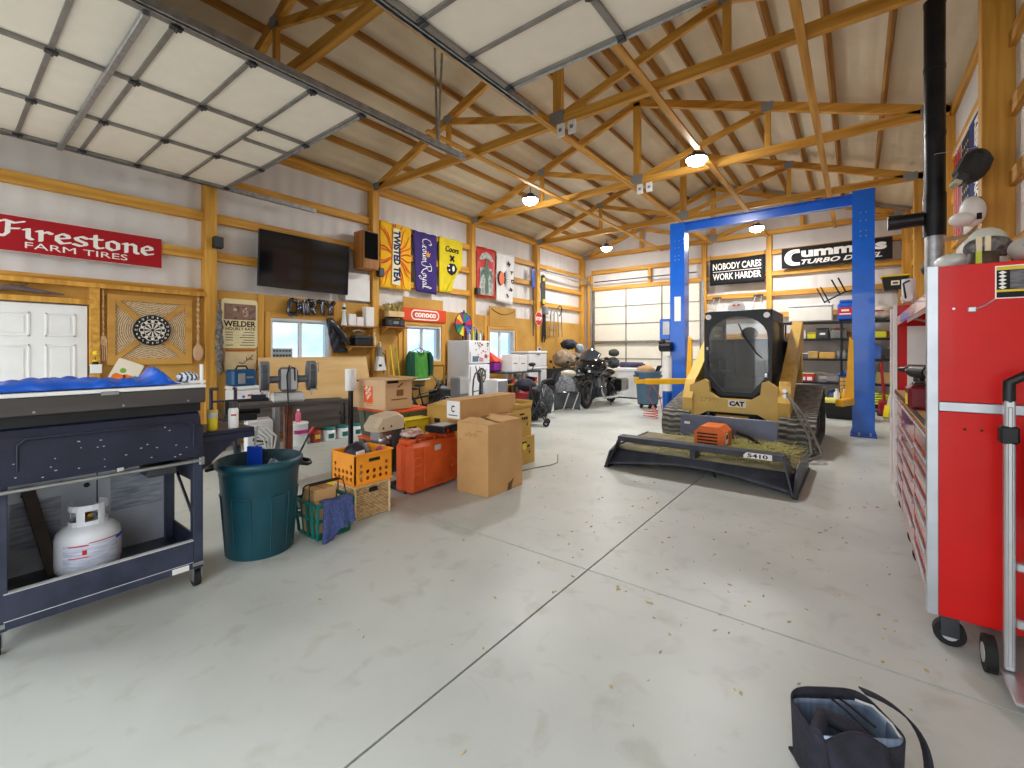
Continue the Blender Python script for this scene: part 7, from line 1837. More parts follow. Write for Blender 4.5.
MB(AY).beam((RGT - .16, 10.2, .62), (RGT - .34, 9.72, .62), .12, .12, .008).build('swing_arm', t)
m = MB(LB).bb(LFT - .40, LFT - .16, 10.26, 10.46, 1.78, 2.26, .02); pu = m.build('power_unit', t); MB(LTGREY).bb(LFT - .32, LFT - .17, 10.255, 10.262, 1.9, 2.2).build('label', pu)
m = MB(BLACK).cyl((LFT - .34, 10.18, 1.62), (LFT - .08, 10.14, 1.62), .11, n=18); m.ball((LFT - .3, 10.16, 1.72), .08, 12, 8); m.build('motor', pu)
m = MB(WHITEPL).cyl((LFT - .22, 10.26, .62), (LFT - .22, 10.26, 1.42), .11, n=20); m.build('reservoir', pu); MB(LB).cyl((LFT - .22, 10.26, .12), (LFT - .22, 10.26, .60), .10, n=18).build('lower_tank', pu)
t = thing('air_hose', 'thin red air hose looped at the foot of the left lift post', 'hose', (0, 0, 0))
m = MB(mat('Hose_Red', '#c9453a', rough=.5, var=.1)); m.tube([(LFT - .5 + .17 * math.cos(i * .7), 9.98 + .06 * math.sin(i * .7), .02 + .006 * i) for i in range(30)], .010, 6); m.tube([(LFT - .35, 9.98, .16), (LFT - .55, 9.95, .5), (LFT - .45, 9.90, .8), (LFT - .30, 10.0, .5), (LFT - .22, 10.0, .05)], .010, 6); m.build('hose_loop', t)
# ================================================================== back wall
t = thing('motto_banner', 'black cloth banner with white NOBODY CARES WORK HARDER lettering', 'banner', mtx=BACK(-3.62, 3.54, 14.80))
BCL = mat('Banner_Black', '#17181b', rough=.85, var=.15)
MB(BCL).sheet(lambda u, v: (1.5 * u, .80 * v - .02 * math.sin(u * pi) * v, .02 + .012 * math.sin(u * 9)), 16, 8, .008).build('cloth', t)
MB(SWHITE).text('NOBODY CARES', .09, .46, 1.32, .20, .004, .034, bold=.02).text('WORK HARDER', .09, .15, 1.32, .20, .004, .034, bold=.02).bb(.09, 1.41, .395, .41, .034, .038).build('lettering', t)
MB(BLACK).tube([(.02, .79, .03), (.0, .95, -.06)], .006, 5).tube([(1.48, .79, .03), (1.5, .95, -.06)], .006, 5).build('tie_cord', t)
for x, lb in ((-3.52, 'pair of wire hooks under the left corner of the black motto banner'), (-2.38, 'pair of wire hooks under the right corner of the black motto banner')):
    t = thing('wall_hook', lb, 'hook', mtx=BACK(x, 2.75, 14.92), group='wall hooks')
    MB(LTGREY).tube([(0, .40, .02), (-.04, .2, .1), (-.06, .0, .16)], .010, 6).tube([(.16, .40, .02), (.14, .2, .1), (.10, .0, .16)], .010, 6).build('hook_wire', t); MB(DKSTEEL).bb(-.05, .2, .38, .44, 0, .03, .004).build('plate', t)
t = thing('hanging_engine_banner', 'wide black diesel engine banner with white lettering partly behind the lift post', 'banner', mtx=BACK(-1.70, 3.86, 14.80))
MB(BCL).bb(0, 2.41, 0, .56, 0, .02, .003).build('banner_sheet', t)
m = MB(SWHITE)
A = [(.43, .505)]
for i in range(15):
    a = pi / 2 + pi * i / 14; A.append((.30 + .23 * math.cos(a) * 1.0, .28 + .225 * math.sin(a)))
A += [(.44, .055), (.44, .135), (.33, .14)]
for i in range(9):
    a = -pi / 2 - pi * i / 8; A.append((.33 + .10 * math.cos(a), .275 + .125 * math.sin(a)))
A += [(.44, .40)]
m.prism(A, .02, .024)
m.text('ummins', .47, .26, 1.83, .25, .004, .02, bold=.05).text('TURBO DIESEL', .47, .07, 1.74, .13, .004, .02, bold=.03, shear=.3)
m.use(BCL).bb(.12, .42, .0, .016, .024, .026, 0, Matrix.Translation((0, .21, 0)) @ Matrix.Rotation(.62, 4, 'Z'))
m.build('lettering', t)

# freezer, roll, wheeled can, carton
t = thing('chest_freezer', 'white chest freezer against the far overhead door', 'freezer', (-5.55, 13.95, 0))
MB(FRW).bb(-.72, .62, -.35, .35, .04, .86, .02).build('cabinet', t); MB(FRW).bb(-.73, .63, -.36, .36, .865, .98, .02).build('lid', t); MB(DKGREY).bb(-.7, .6, -.33, .33, 0, .04).build('base', t)
t = thing('purple_roll', 'rolled dark purple blanket lying on the white chest freezer', 'blanket', (-5.78, 13.85, .981)); MB(mat('Roll_Purple', '#3a3550', rough=.9, hx2='#57526b', scale=8)).cyl((-.38, 0, .09), (.36, 0, .09), .09, n=18).ball((.1, .02, .09), (.36, .12, .085), 16, 8).build('roll', t)
DOL = mat('Can_Blue_Grey', '#5b7c94', rough=.45, hx2='#50708a', scale=4)
t = thing('wheeled_can', 'blue grey round garbage can on a wheeled dolly by the far overhead door', 'garbage can', (-4.44, 11.72, 0))
MB(DOL).lathe([(.255, .13), (.265, .14), (.31, .78), (.33, .79), (.335, .93), (.35, .935), (.352, .985), (.33, .99), (.30, .80), (.25, .15), (0, .15)], 36).build('bin_wall', t)
for a in (.5, .5 + pi): MB(DOL).box((.345 * math.cos(a), .345 * math.sin(a), .86), (.06, .14, .06), .02, None, (0, 0, a)).build('handle', t)
MB(BLACK).lathe([(.25, .10), (.26, .11), (.26, .13), (0, .13)], 28).build('dolly_plate', t)
for k in range(5):
    a = 2 * pi * k / 5 + .3; w = MB(BLACK).cyl((.2 * math.cos(a), .2 * math.sin(a) - .012, .045), (.2 * math.cos(a), .2 * math.sin(a) + .012, .045), .045, n=14); w.bb(.2 * math.cos(a) - .015, .2 * math.cos(a) + .015, .2 * math.sin(a) - .018, .2 * math.sin(a) + .018, .045, .10); w.build('caster', t)
t = thing('cardboard_scraps', 'crumpled tan cardboard heaped in the blue grey wheeled can', 'cardboard', (-4.48, 11.70, .80)); MB(CARD).ball((0, 0, .16), (.25, .24, .16), 16, 8, f=lambda d: 1 + .2 * wob(d.x, d.y, d.z, 5)).build('scrap', t, ground=True)
t = thing('rubber_sheet', 'black rubber sheet sticking out at the right of the wheeled can', 'rubber sheet', (-4.24, 11.66, .80)); MB(BLACK).beam((0, 0, .0), (.16, -.05, .34), .14, .05, .02).build('sheet', t)
t = thing('floor_carton', 'tall brown carton on the floor right of the wheeled can', 'box', (-4.02, 12.3, 0)); MB(CARD).bb(-.16, .2, -.2, .2, 0, .80, .004).build('carton', t); MB(CARDD).bb(-.02, .02, -.201, .2, .8, .802).build('tape_seam', t)
t = thing('red_white_pack', 'red and white package on the tall brown floor carton', 'package', (-3.98, 12.3, .803)); MB(REDP).bb(-.14, .14, -.12, .12, 0, .10, .01).use(WHITE).bb(-.142, .142, -.122, .122, .10, .2, .01).build('wrap', t)

# black shelving
t = thing('shelving_unit', 'black steel shelving full of small goods against the back wall', 'shelving', (-.30, 14.55, 0))
SHB = mat('Shelf_Black', '#26272b', rough=.45, metal=.3, var=.1)
X0, X1 = -1.32, 1.22
LV = [.10, .66, 1.27, 1.80, 2.25]
for z in LV: MB(SHB).bb(X0, X1, -.28, .24, z, z + .05, .004).build('shelf_board', t)
for x in (X0 + .02, -.02, X1 - .02):
    for y in (-.26, .22): MB(SHB).bb(x - .02, x + .02, y - .02, y + .02, 0, 2.3).build('post', t)
SHX = -.30
def smallbox(x, z, w, d, h, hx, lb, nm='storage_box', cat='box', lid=None, yy=14.50):
    t = thing(nm, lb, cat, (x, yy, z), group='goods on the black shelving')
    m = MB(mat('Good_' + hx, hx, rough=.5, var=.1)); m.bb(-w / 2, w / 2, -d / 2, d / 2, 0, h, .012); m.build('box_body', t)
    if lid: MB(mat('Good_' + lid, lid, rough=.5, var=.1)).bb(-w / 2 - .008, w / 2 + .008, -d / 2 - .008, d / 2 + .008, h, h + .03, .008).build('lid', t)
    return t
Z = [z + .0505 for z in LV]
smallbox(-1.18, Z[3], .20, .3, .20, '#c9d3e2', 'pale blue box at left end of the second shelf from the top', lid='#e8ecf0')
smallbox(-.96, Z[3], .20, .3, .14, '#d8d02c', 'bright yellow box on the second shelf from the top', lid='#b9a23a')
t = smallbox(-.72, Z[3], .26, .34, .25, '#3b3d42', 'dark grey tool case on the second shelf from the top', 'tool_case', 'case', '#2a2b2f'); MB(WHITE).bb(-.06, .06, -.173, -.17, .1, .15).build('label', t)
t = smallbox(-.38, Z[3], .34, .34, .22, '#7c7c78', 'grey crate of red and green parts on the second shelf from the top', 'parts_crate', 'crate')
m = MB(REDP)
for k in range(22): m.use((REDP, GREENP, BLACK, LTGREY)[k % 4]).ball((RND.uniform(-.14, .14), RND.uniform(-.14, .14), .235), .035, 8, 6)
m.build('parts', t)
smallbox(-1.15, Z[2], .22, .3, .12, '#5a6068', 'slate bin at left of the middle shelf', lid='#c9d0d6')
smallbox(-.93, Z[2], .22, .3, .16, '#c7a45a', 'tan carton on the middle shelf', lid='#d6b877')
smallbox(-.62, Z[2], .34, .32, .17, '#d3a452', 'wide yellowish carton on the middle shelf')
for x, lb in ((-.37, 'left grey tape roll standing on the middle shelf'), (-.25, 'right grey tape roll standing on the middle shelf')):
    t = thing('tape_roll', lb, 'roll', (x, 14.42, Z[2]), group='grey rolls on the middle shelf'); MB(GREY).lathe([(.05, 0), (.055, .01), (.055, .24), (.02, .25), (.02, 0)], 18).build('roll', t)
t = smallbox(-1.08, Z[1], .36, .34, .20, '#c9302a', 'red and white box with cream lid on the second shelf from the floor', lid='#d9c28c')
m = MB(WHITE).bb(-.13, -.02, -.173, -.17, .03, .12).bb(.02, .13, -.173, -.17, .03, .12); m.build('white_label', t)
t = thing('wooden_rail', 'pale wooden rail lying across the second shelf from the floor', 'rail', (-.76, 14.44, Z[1])); MB(mat('Pale_Rail', '#b0a492', rough=.7, var=.1)).beam((-.12, .05, .24), (.55, -.02, .16), .05, .05, .004).bb(-.12, -.06, .02, .08, 0, .235).bb(.48, .54, -.05, .01, 0, .14).build('rail_bar', t)
t = thing('chrome_motor', 'small grey electric motor on the second shelf from the floor', 'motor', (-.72, 14.36, Z[1])); MB(GREY).cyl((-.08, -.06, .08), (.10, -.06, .08), .075, n=18).bb(-.08, .08, -.12, 0, 0, .03).build('motor_body', t); MB(WHITE).cyl((.10, -.06, .08), (.13, -.06, .08), .03, n=12).build('shaft', t)
t = thing('blue_power_tool', 'blue power tool on the second shelf from the floor', 'power tool', (-.28, 14.34, Z[1] + .06)); MB(BLUEP).beam((-.1, 0, .1), (.1, 0, .22), .1, .12, .03).beam((.02, 0, .14), (.08, 0, .0), .06, .07, .02).build('tool_body', t); MB(BLACK).cyl((.1, 0, .22), (.17, 0, .26), .03, n=10).build('chuck', t)
for x, hx, h2, r, lb in ((-1.15, '#dcdcd8', '#9d9d9a', (.14, .13, .10), 'white crumpled rag at left of the lowest shelf'), (-.80, '#23252a', '#44474d', (.15, .14, .14), 'black cloth bundle on the lowest shelf'), (-.48, '#4f5d7d', '#2d3548', (.15, .14, .17), 'slate blue cloth bundle on the lowest shelf')):
    t = thing('cloth_bundle', lb, 'cloth', (x, 14.40, Z[0])); MB(mat('Rag_' + hx, hx, rough=.9, hx2=h2, scale=9)).ball((0, 0, r[2]), r, 18, 10, f=lambda d: 1 + .2 * wob(d.x, d.y, d.z, 5)).build('cloth', t, ground=True)
# top of the shelving
t = thing('white_tote', 'large white lidded tote on top of the black shelving', 'tote', (-.98, 14.5, Z[4])); MB(mat('Tote_White', '#e6e4da', rough=.4, var=.03)).bb(-.5, .48, -.2, .2, 0, .40, .03).build('tub', t); MB(WHITEPL).bb(-.51, .49, -.21, .21, .405, .47, .02).build('lid', t)
t = thing('blue_cooler', 'blue jug cooler with red label on top of the black shelving', 'cooler', (-.22, 14.46, Z[4])); MB(BLUEP).bb(-.18, .18, -.17, .17, 0, .46, .05).bb(-.14, .14, -.13, .13, .45, .54, .03).build('jug', t); m = MB(REDP).bb(-.16, .12, -.175, -.17, .14, .34); m.use(WHITE).bb(-.14, .10, -.178, -.174, .16, .19).bb(-.1, .06, -.178, -.174, .24, .29); m.build('label', t)
t = thing('folded_chair', 'black folded chair frame lying on top of the white tote and blue cooler', 'folding chair', (-.55, 14.42, Z[4] + .4705)); m = MB(BLACK)
m.tube([(-.12, 0, .015), (-.3, .02, .42)], .018, 6).tube([(-.02, .05, .015), (-.22, .06, .46)], .018, 6).tube([(-.12, 0, .05), (.30, .0, .28), (.62, .04, .34)], .022, 6).tube([(.20, .0, .22), (.02, .0, .62)], .022, 6).tube([(.32, .0, .28), (.16, .0, .66)], .022, 6); m.build('frame', t)
t = thing('white_sack', 'white and grey sack on the right end of the shelving top', 'sack', (.47, 14.45, Z[4])); MB(mat('Sack', '#d6d3c8', rough=.8, hx2='#a9a79e', scale=7)).ball((0, 0, .16), (.27, .18, .18), 18, 10, f=lambda d: 1 + .12 * wob(d.x, d.y, d.z, 4)).build('sack_body', t, ground=True); MB(REDP).bb(-.12, .06, -.19, -.18, .20, .24).build('print', t)
t = thing('brown_carton', 'brown carton stacked under the black tote with yellow lid', 'box', (.74, 14.5, Z[4])); 
t.location = (.86, 14.52, Z[4]); MB(CARDD).bb(-.06, .24, -.18, .18, 0, .72, .004).build('carton', t); MB(CARD).bb(-.02, .02, -.181, .181, .72, .722).build('tape_seam', t)
t = thing('yellow_lid_tote', 'black tote with yellow lid high on the shelving pile in the far right corner', 'tote', (.74, 14.52, Z[4] + .724))
m = MB(BLACK); m.convex([(-.20, -.15, 0), (.2, -.15, 0), (.2, .15, 0), (-.2, .15, 0), (-.25, -.19, .32), (.25, -.19, .32), (.25, .19, .32), (-.25, .19, .32)], [(0, 1, 2, 3), (4, 5, 6, 7), (0, 1, 5, 4), (1, 2, 6, 5), (2, 3, 7, 6), (3, 0, 4, 7)]); m.build('tub', t); MB(YEL).bb(-.28, .28, -.21, .21, .32, .36, .01).build('lid', t); m = MB(CREAM).bb(-.08, .08, -.182, -.172, .11, .22); m.use(BLACK).bb(-.05, .05, -.185, -.18, .14, .18); m.build('label', t)
# right end of the shelving behind the lift post
smallbox(.42, Z[3], .30, .34, .16, '#d6d22e', 'bright yellow case on the second shelf, right of the lift post')
smallbox(.40, Z[2], .16, .3, .36, '#4468b8', 'tall blue box on the middle shelf, right of the lift post')
smallbox(.66, Z[2], .24, .3, .26, '#3a3c40', 'dark bin of hardware on the middle shelf, right of the lift post')
smallbox(.55, Z[1], .34, .3, .30, '#b39a63', 'tan basket on the second shelf from the floor, right of the lift post')
t = thing('yellow_hose', 'coiled lime yellow hose on the lowest shelf right of the lift post', 'hose', (.5, 14.36, Z[0])); MB(mat('Hose_Lime', '#d3de2a', rough=.5, var=.1)).tube([(.16 * math.cos(i * .6), .10 * math.sin(i * .6), .03 + .006 * i) for i in range(50)], .022, 6).build('hose_coil', t)
t = thing('red_jack', 'red floor jack standing before the shelving right of the lift post', 'jack', (.52, 13.75, 0)); MB(mat('Jack_Red', '#a3152a', rough=.4, var=.1)).bb(-.12, .12, -.2, .2, .05, .34, .02).beam((0, .1, .3), (-.06, .2, 1.25), .05, .05, .01).build('jack_body', t)
m = MB(DKSTEEL)
for y in (-.15, .15): m.cyl((-.14, y, .05), (.14, y, .05), .05, n=14)
m.build('wheel', t)
t = thing('grey_plank', 'pale green and yellow plank leaning right of the lift post', 'plank', (.62, 12.6, 0)); MB(mat('Plank_Pale', '#c9cbb0', rough=.7, var=.08)).beam((-.12, 0, .02), (.12, .2, 1.25), .14, .03, .004).build('plank_board', t); MB(YEL).beam((-.13, -.02, .1), (-.09, .02, .35), .12, .03).build('yellow_end', t)
# floor tote and jars
t = thing('floor_tote', 'black tote with yellow lid on the floor behind the loader', 'tote', (-.22, 12.62, 0)); m = MB(BLACK); m.convex([(-.33, -.2, 0), (.33, -.2, 0), (.33, .2, 0), (-.33, .2, 0), (-.38, -.25, .36), (.38, -.25, .36), (.38, .25, .36), (-.38, .25, .36)], [(0, 1, 2, 3), (4, 5, 6, 7), (0, 1, 5, 4), (1, 2, 6, 5), (2, 3, 7, 6), (3, 0, 4, 7)]); m.build('tub', t); MB(mat('Lid_Pale_Yellow', '#e8dc6a', rough=.45, var=.05)).bb(-.41, .41, -.28, .28, .36, .44, .03).build('lid', t)
for x, hx, lb in ((-.36, '#e7e9ea', 'white funnel bottle on the floor tote lid'), (-.22, '#e2a92c', 'amber jar on the floor tote lid, left of the pair'), (-.08, '#e0a225', 'amber jar on the floor tote lid, right of the pair')):
    t = thing('parts_jar', lb, 'jar', (x, 12.55, .4405)); MB(mat('Jar_' + hx, hx, rough=.3, var=.08)).lathe([(.055, 0), (.06, .02), (.06, .13), (.03, .17), (.028, .2)], 14).build('jar_body', t); MB(LTGREY).lathe([(.032, .19), (.032, .23), (0, .23)], 12).build('lid', t)
t = thing('organizer_rack', 'small clear parts organizer standing on the floor tote behind the jars', 'organizer', (-.15, 12.78, .4405)); m = MB(DKGREY).bb(-.18, .18, -.05, .05, 0, .5, .01); m.build('case_shell', t); m = MB(mat('Drawer_Amber', '#d9b060', rough=.4, var=.2))
for i in range(4):
    for j in range(5): m.bb(-.16 + .08 * i, -.09 + .08 * i, -.058, -.05, .04 + .09 * j, .115 + .09 * j, .003)
m.build('drawer_front', t)
# ================================================================== right side
TRED = mat('Chest_Red', '#cc1410', rough=.32, var=.04, spec=.35, coat=.08)
TREDL = mat('Chest_Drawer_Red', '#c8352e', rough=.14, metal=.35, var=.05, coat=.5)
SILV = mat('Trim_Silver', '#bfc4ca', rough=.35, metal=.7, var=.08)
t = thing('tool_chest', 'tall glossy red rolling tool chest with hutch along the right wall', 'tool chest', (.30, 3.18, 0))
D_ = .70; LN = 2.86
m = MB(TRED).bb(.0, D_, .0, .03, .18, 1.235, .003).bb(.0, D_, .0, .03, 1.285, 1.98, .003); ep = m.build('end_panel', t)
MB(SILV).bb(.036, D_, -.005, .033, 1.237, 1.283, .002).bb(-.012, .034, -.006, .034, .18, 1.985, .003).build('edge_trim', ep)
m = MB(INK).cyl((.13, -.003, 1.15), (.13, .0, 1.15), .006, n=8).cyl((.19, -.003, 1.15), (.19, .0, 1.15), .006, n=8); m.use(SILV).cyl((.09, -.004, 1.76), (.09, 0, 1.76), .006, n=8); m.build('rivet', ep)
MB(SILV).bb(.14, .17, -.012, 0, 1.74, 1.765, .003).tube([(.17, -.008, 1.755), (.20, -.006, 1.77), (.235, -.004, 1.80)], .0025, 5).build('latch_cable', ep)
MS = Matrix(((1, 0, 0, 0), (0, 0, -1, -.0005), (0, 1, 0, 0), (0, 0, 0, 1)))
m = MB(SWHITE).bb(.235, .68, 1.80, 1.96, 0, .002, 0, MS); m.use(INK).bb(.24, .68, 1.805, 1.955, .002, .003, 0, MS)
m.use(mat('Label_Grey', '#77777c', rough=.6, hx2='#3a3a40', scale=60, stretch=(.3, 1, 1.5))).bb(.285, .68, 1.845, 1.935, .003, .004, 0, MS)
m.use(mat('Label_Yellow', '#e0c23c', rough=.5, var=0)).bb(.24, .68, 1.938, 1.955, .003, .0045, 0, MS).bb(.24, .68, 1.832, 1.843, .003, .0045, 0, MS)
m.use(SWHITE)
for k in range(5): zc = 1.854 + .018 * k; m.prism([(.246, zc), (.26, zc - .009), (.274, zc), (.26, zc + .009)], .003, .0045, MS)
m.build('warning_label', ep)
# carcass
MB(TRED).bb(.02, D_, .03, LN, .17, 1.13, .003).build('carcass', t)
MB(mat('Worktop', '#caa06a', rough=.4, hx2='#e3c592', scale=4, stretch=(1, .2, 1))).bb(-.015, D_, .035, LN - .5, 1.13, 1.175, .004).build('worktop', t)
MB(DKSTEEL).bb(-.02, -.014, .035, LN - .5, 1.15, 1.18).build('worktop_edge', t)
for y0, y1, zs in ((.04, .72, (.20, .34, .48, .62, .74, .86, .97)), (.75, 1.70, (.20, .40, .56, .70, .82, .93)), (1.73, 2.34, (.20, .34, .48, .62, .74, .86, .97))):
    zs = list(zs) + [1.11]
    for z0, z1 in zip(zs[:-1], zs[1:]):
        m = MB(TREDL).bb(-.002, .022, y0, y1, z0 + .006, z1 - .006, .004); dr = m.build('drawer', t)
        MB(SILV).bb(-.016, -.002, y0 + .04, y1 - .04, z1 - .03, z1 - .012, .003).build('drawer_pull', dr)
# hutch
MB(WHITE).bb(D_ - .03, D_, .03, LN - .5, 1.175, 1.96).build('hutch_back', t)
MB(TRED).bb(.30, D_, .03, LN - .5, 1.945, 1.98, .003).build('hutch_roof', t)
MB(TREDL).bb(-.005, .04, .03, LN - .02, 1.78, 1.86, .004).build('header_rail', t)
m = MB(mat('Flap_Pink', '#d46a62', rough=.2, var=.05, coat=.5)); m.sheet(lambda u, v: (.03 + .32 * v, .10 + 2.2 * u, 1.862 + .125 * v), 2, 2, .015); m.build('flip_up_door', t)
m = MB(SILV)
for y in (.35, 1.15, 1.95): m.tube([(.03, y, 1.84), (.45, y + .08, 1.70)], .010, 6)
m.build('gas_strut', t)
MB(DKSTEEL).bb(.25, .62, .9, 1.5, 1.915, 1.945, .004).build('hutch_light', t)
# end locker
m = MB(TRED).bb(.0, D_, LN - .49, LN, .17, 1.97, .004); lk = m.build('side_locker', t)
MB(WHITE).bb(.07, D_ - .03, LN - .50, LN - .49, 1.18, 1.77).build('white_lining', lk)
MB(WHITE).bb(-.03, .0, LN - .51, LN - .47, .17, 1.97, .003).bb(-.03, .0, LN - .02, LN + .02, .17, 1.97, .003).build('locker_edge', lk)
MB(TREDL).bb(-.014, .0, LN - .46, LN - .03, .22, 1.92, .004).build('locker_door', lk); MB(SILV).bb(-.04, -.014, LN - .42, LN - .40, .9, 1.1, .004).build('locker_handle', lk)
for y in (.10, 1.2, 1.6, LN - .3):
    for x in (.09, D_ - .09):
        c = MB(DKSTEEL).bb(x - .045, x + .045, y - .035, y + .035, .155, .172).bb(x - .04, x + .03, y - .033, y - .025, .05, .155).bb(x - .04, x + .03, y + .025, y + .033, .05, .155); co = c.build('caster_fork', t)
        w = MB(RUBBER).cyl((x - .005, y - .023, .065), (x - .005, y + .023, .065), .065, n=22); w.use(LTGREY).cyl((x - .005, y - .026, .065), (x - .005, y + .026, .065), .036, n=14); w.build('caster_wheel', co)
# tools on the worktop
def drill(loc, rz, lb, c1, c2):
    t = thing('cordless_drill', lb, 'drill', loc, rz, 'drills on the tool chest')
    MB(BLACK).bb(-.06, .06, -.04, .04, 0, .055, .008).build('battery', t)
    MB(c1).beam((0, 0, .05), (.0, 0, .19), .05, .055, .015, None, (1, 0, 0)).build('grip', t)
    m = MB(c1); m.cyl((-.09, 0, .22), (.07, 0, .22), .042, n=16); m.use(c2).cyl((-.10, 0, .22), (-.09, 0, .22), .03, n=14); m.use(BLACK).cyl((.07, 0, .22), (.14, 0, .22), .03, .018, n=14); m.build('motor_head', t)
drill((.375, 4.66, 1.1755), 2.4, 'red and black cordless drill standing at the back of the chest worktop', mat('Tool_Maroon', '#5e1622', rough=.4, var=.1), BLACK)
drill((.35, 4.26, 1.1755), 2.0, 'black cordless drill standing in front on the chest worktop', BLACK, GREY)
t = thing('tool_charger', 'maroon and yellow battery charger on the chest worktop', 'charger', (.345, 3.86, 1.1755)); MB(mat('Charger_Maroon', '#6e1824', rough=.4, var=.1)).bb(-.09, .09, -.11, .11, 0, .15, .02).build('housing', t); MB(YEL).bb(-.098, -.09, -.08, -.01, .03, .10, .006).build('yellow_tag', t); MB(BLACK).bb(-.06, .06, -.08, .08, .15, .17, .006).build('cradle', t)
t = thing('small_lamp', 'small white knob lamp at the back of the chest worktop', 'lamp', (.42, 5.0, 1.1755)); MB(WHITE).lathe([(.05, 0), (.05, .02), (.02, .03), (.02, .08), (.04, .1), (.02, .14), (0, .145)], 14).build('lamp_body', t)
# stove pipe
t = thing('stove_pipe', 'tall black stove pipe with galvanised tee rising beside the right wall post', 'stove pipe', (.58, 5.78, 0))
SPB = mat('Pipe_Black', '#15161a', rough=.35, hx2='#26282d', scale=6, metal=.3)
MB(GALV).cyl((0, 0, 1.972), (0, 0, 2.62), .072, n=28).build('lower_pipe', t)
MB(SPB).cyl((0, 0, 2.62), (0, 0, 3.02), .084, n=28).build('tee_body', t); m = MB(SPB).cyl((-.08, 0, 2.80), (-.24, 0, 2.80), .066, n=24).cyl((-.24, 0, 2.80), (-.34, 0, 2.80), .072, n=24); m.build('tee_branch', t)
m = MB(SPB)
zz = 2.98
while zz < 4.3:
    m.cyl((0, 0, zz), (0, 0, zz + .62), .078, n=28).cyl((0, 0, zz + .58), (0, 0, zz + .62), .082, n=28); zz += .62
m.build('upper_pipe', t)
MB(STEEL).tube([(-.08, -.02, 3.35), (0, -.084, 3.37), (.28, .02, 3.39)], .003, 5).build('guy_wire', t)
# things on top of the chest
ZT = 1.9805
t = thing('white_bag', 'crumpled white plastic bag on top of the red chest near corner', 'bag', (.44, 3.42, ZT + .0)); MB(mat('Bag_White', '#e4e6e3', rough=.4, hx2='#c3c7c4', scale=6)).ball((0, 0, .085), (.11, .16, .09), 18, 10, f=lambda d: 1 + .22 * wob(d.x, d.y, d.z, 6)).build('film', t, ground=True)
t.location = (.43, 3.56, ZT); t.scale = (.7, .75, .6)
t = thing('camo_can', 'brown camouflage can holding cream sticks on top of the red chest', 'can', (.52, 3.34, ZT)); MB(mat('Camo', '#5c4a35', rough=.6, hx2='#2c2a22', scale=14)).lathe([(.055, 0), (.058, .01), (.058, .075), (.052, .075), (.05, .01), (0, .01)], 22).build('can_body', t); m = MB(mat('Stripe_Lime', '#b8c232', rough=.5, var=0)); arc_wall(m, .0585, -2.2, -1.8, .01, .075, .001, 3); m.build('stripe', t)
for dx, lb in ((-.015, 'cream wooden stick in the camouflage can, left one'), (.017, 'cream wooden stick in the camouflage can, right one')):
    t = thing('wooden_stick', lb, 'stick', (.52 + dx, 3.34, ZT + .0105), group='sticks in the camouflage can'); MB(mat('Stick_Cream', '#e3d2ae', rough=.6, var=.05)).bb(-.011, .011, -.008, .008, 0, .15, .003).build('stick_bar', t)
t = thing('fur_hat', 'grey fur trimmed hat resting behind the camouflage can', 'hat', (.58, 3.62, ZT)); MB(FUR).ball((0, 0, .14), (.10, .11, .075), 18, 10).build('fur_brim', t); MB(mat('Hat_Pale', '#cfcfc4', rough=.8, var=.08)).ball((0, .02, .16), (.09, .10, .10), 16, 10).bb(-.07, .07, -.06, .08, 0, .1, .03).build('crown', t)
t = thing('golf_hat', 'grey cap with blue panel on top of the red chest at right', 'cap', (.70, 3.30, ZT)); MB(mat('Cap_Grey', '#b4aca2', rough=.85, var=.08)).ball((0, .02, .072), (.10, .10, .07), 20, 12).build('crown', t); MB(mat('Cap_Blue', '#5aa6bf', rough=.7, var=.08)).ball((-.005, -.066, .08), (.058, .036, .036), 16, 8).build('front_panel', t); MB(WHITE).tube([(.09 * math.cos(a), .02 - .095 * math.sin(a), .05 + .07 * math.sin(a * .99)) for a in [pi * .5 * i / 8 for i in range(0, 7)]], .006, 6).build('piping', t)
t = thing('foam_sheet', 'white foam sheet lying across the back of the red chest top', 'foam sheet', (.84, 3.90, ZT)); MB(WHITEPL).beam((-.12, .0, .115), (.2, -.10, .17), .3, .03, .01).bb(-.05, .18, -.1, .1, 0, .10, .02).build('sheet', t); MB(GREY).beam((-.13, -.08, .09), (.2, -.18, .14), .12, .02, .006).build('grey_layer', t)
t = thing('pvc_fitting', 'white pvc fitting pile at the foot of the galvanised pipe', 'fitting', (.36, 5.45, 1.988)); MB(WHITEPL).cyl((.02, .1, .0), (.02, .1, .22), .05, n=16).cyl((.0, -.05, .04), (.0, .06, .04), .04, n=14).build('fitting_body', t); MB(BLACK).tube([(.02, .05, .2), (-.03, -.1, .16), (-.02, -.2, .02)], .008, 6).build('cable', t)
# hanging hats and flag
t = thing('hanging_helmet', 'black welding helmet with pale visor hanging at the near right post', 'helmet', (.80, 5.57, 2.98))
t.scale = (.88, .88, .9)
MB(mat('Helmet_Black', '#2a2b2d', rough=.55, var=.15)).box((0, 0, .19), (.22, .25, .27), .085, None, (0, .42, .15)).ball((.03, .0, .22), (.11, .125, .14), 20, 12).build('shell', t)
m = MB(DKGREY); m.box((-.085, -.03, .085), (.10, .18, .10), .02, None, (0, .42, .15)); m.build('visor_frame', t); MB(mat('Visor_Pale', '#c9c6a8', rough=.3, var=.05)).box((-.125, -.04, .045), (.06, .17, .04), .008, None, (0, .42, .15)).build('visor', t)
MB(STEEL).tube([(.03, 0, .30), (.06, .05, .36), (.12, .245, .37)], .006, 6).build('hook', t)
t = thing('hanging_hat', 'white baseball cap with black emblem hanging below the black helmet', 'cap', (.80, 5.57, 2.60))
t.scale = (.88, .88, .95)
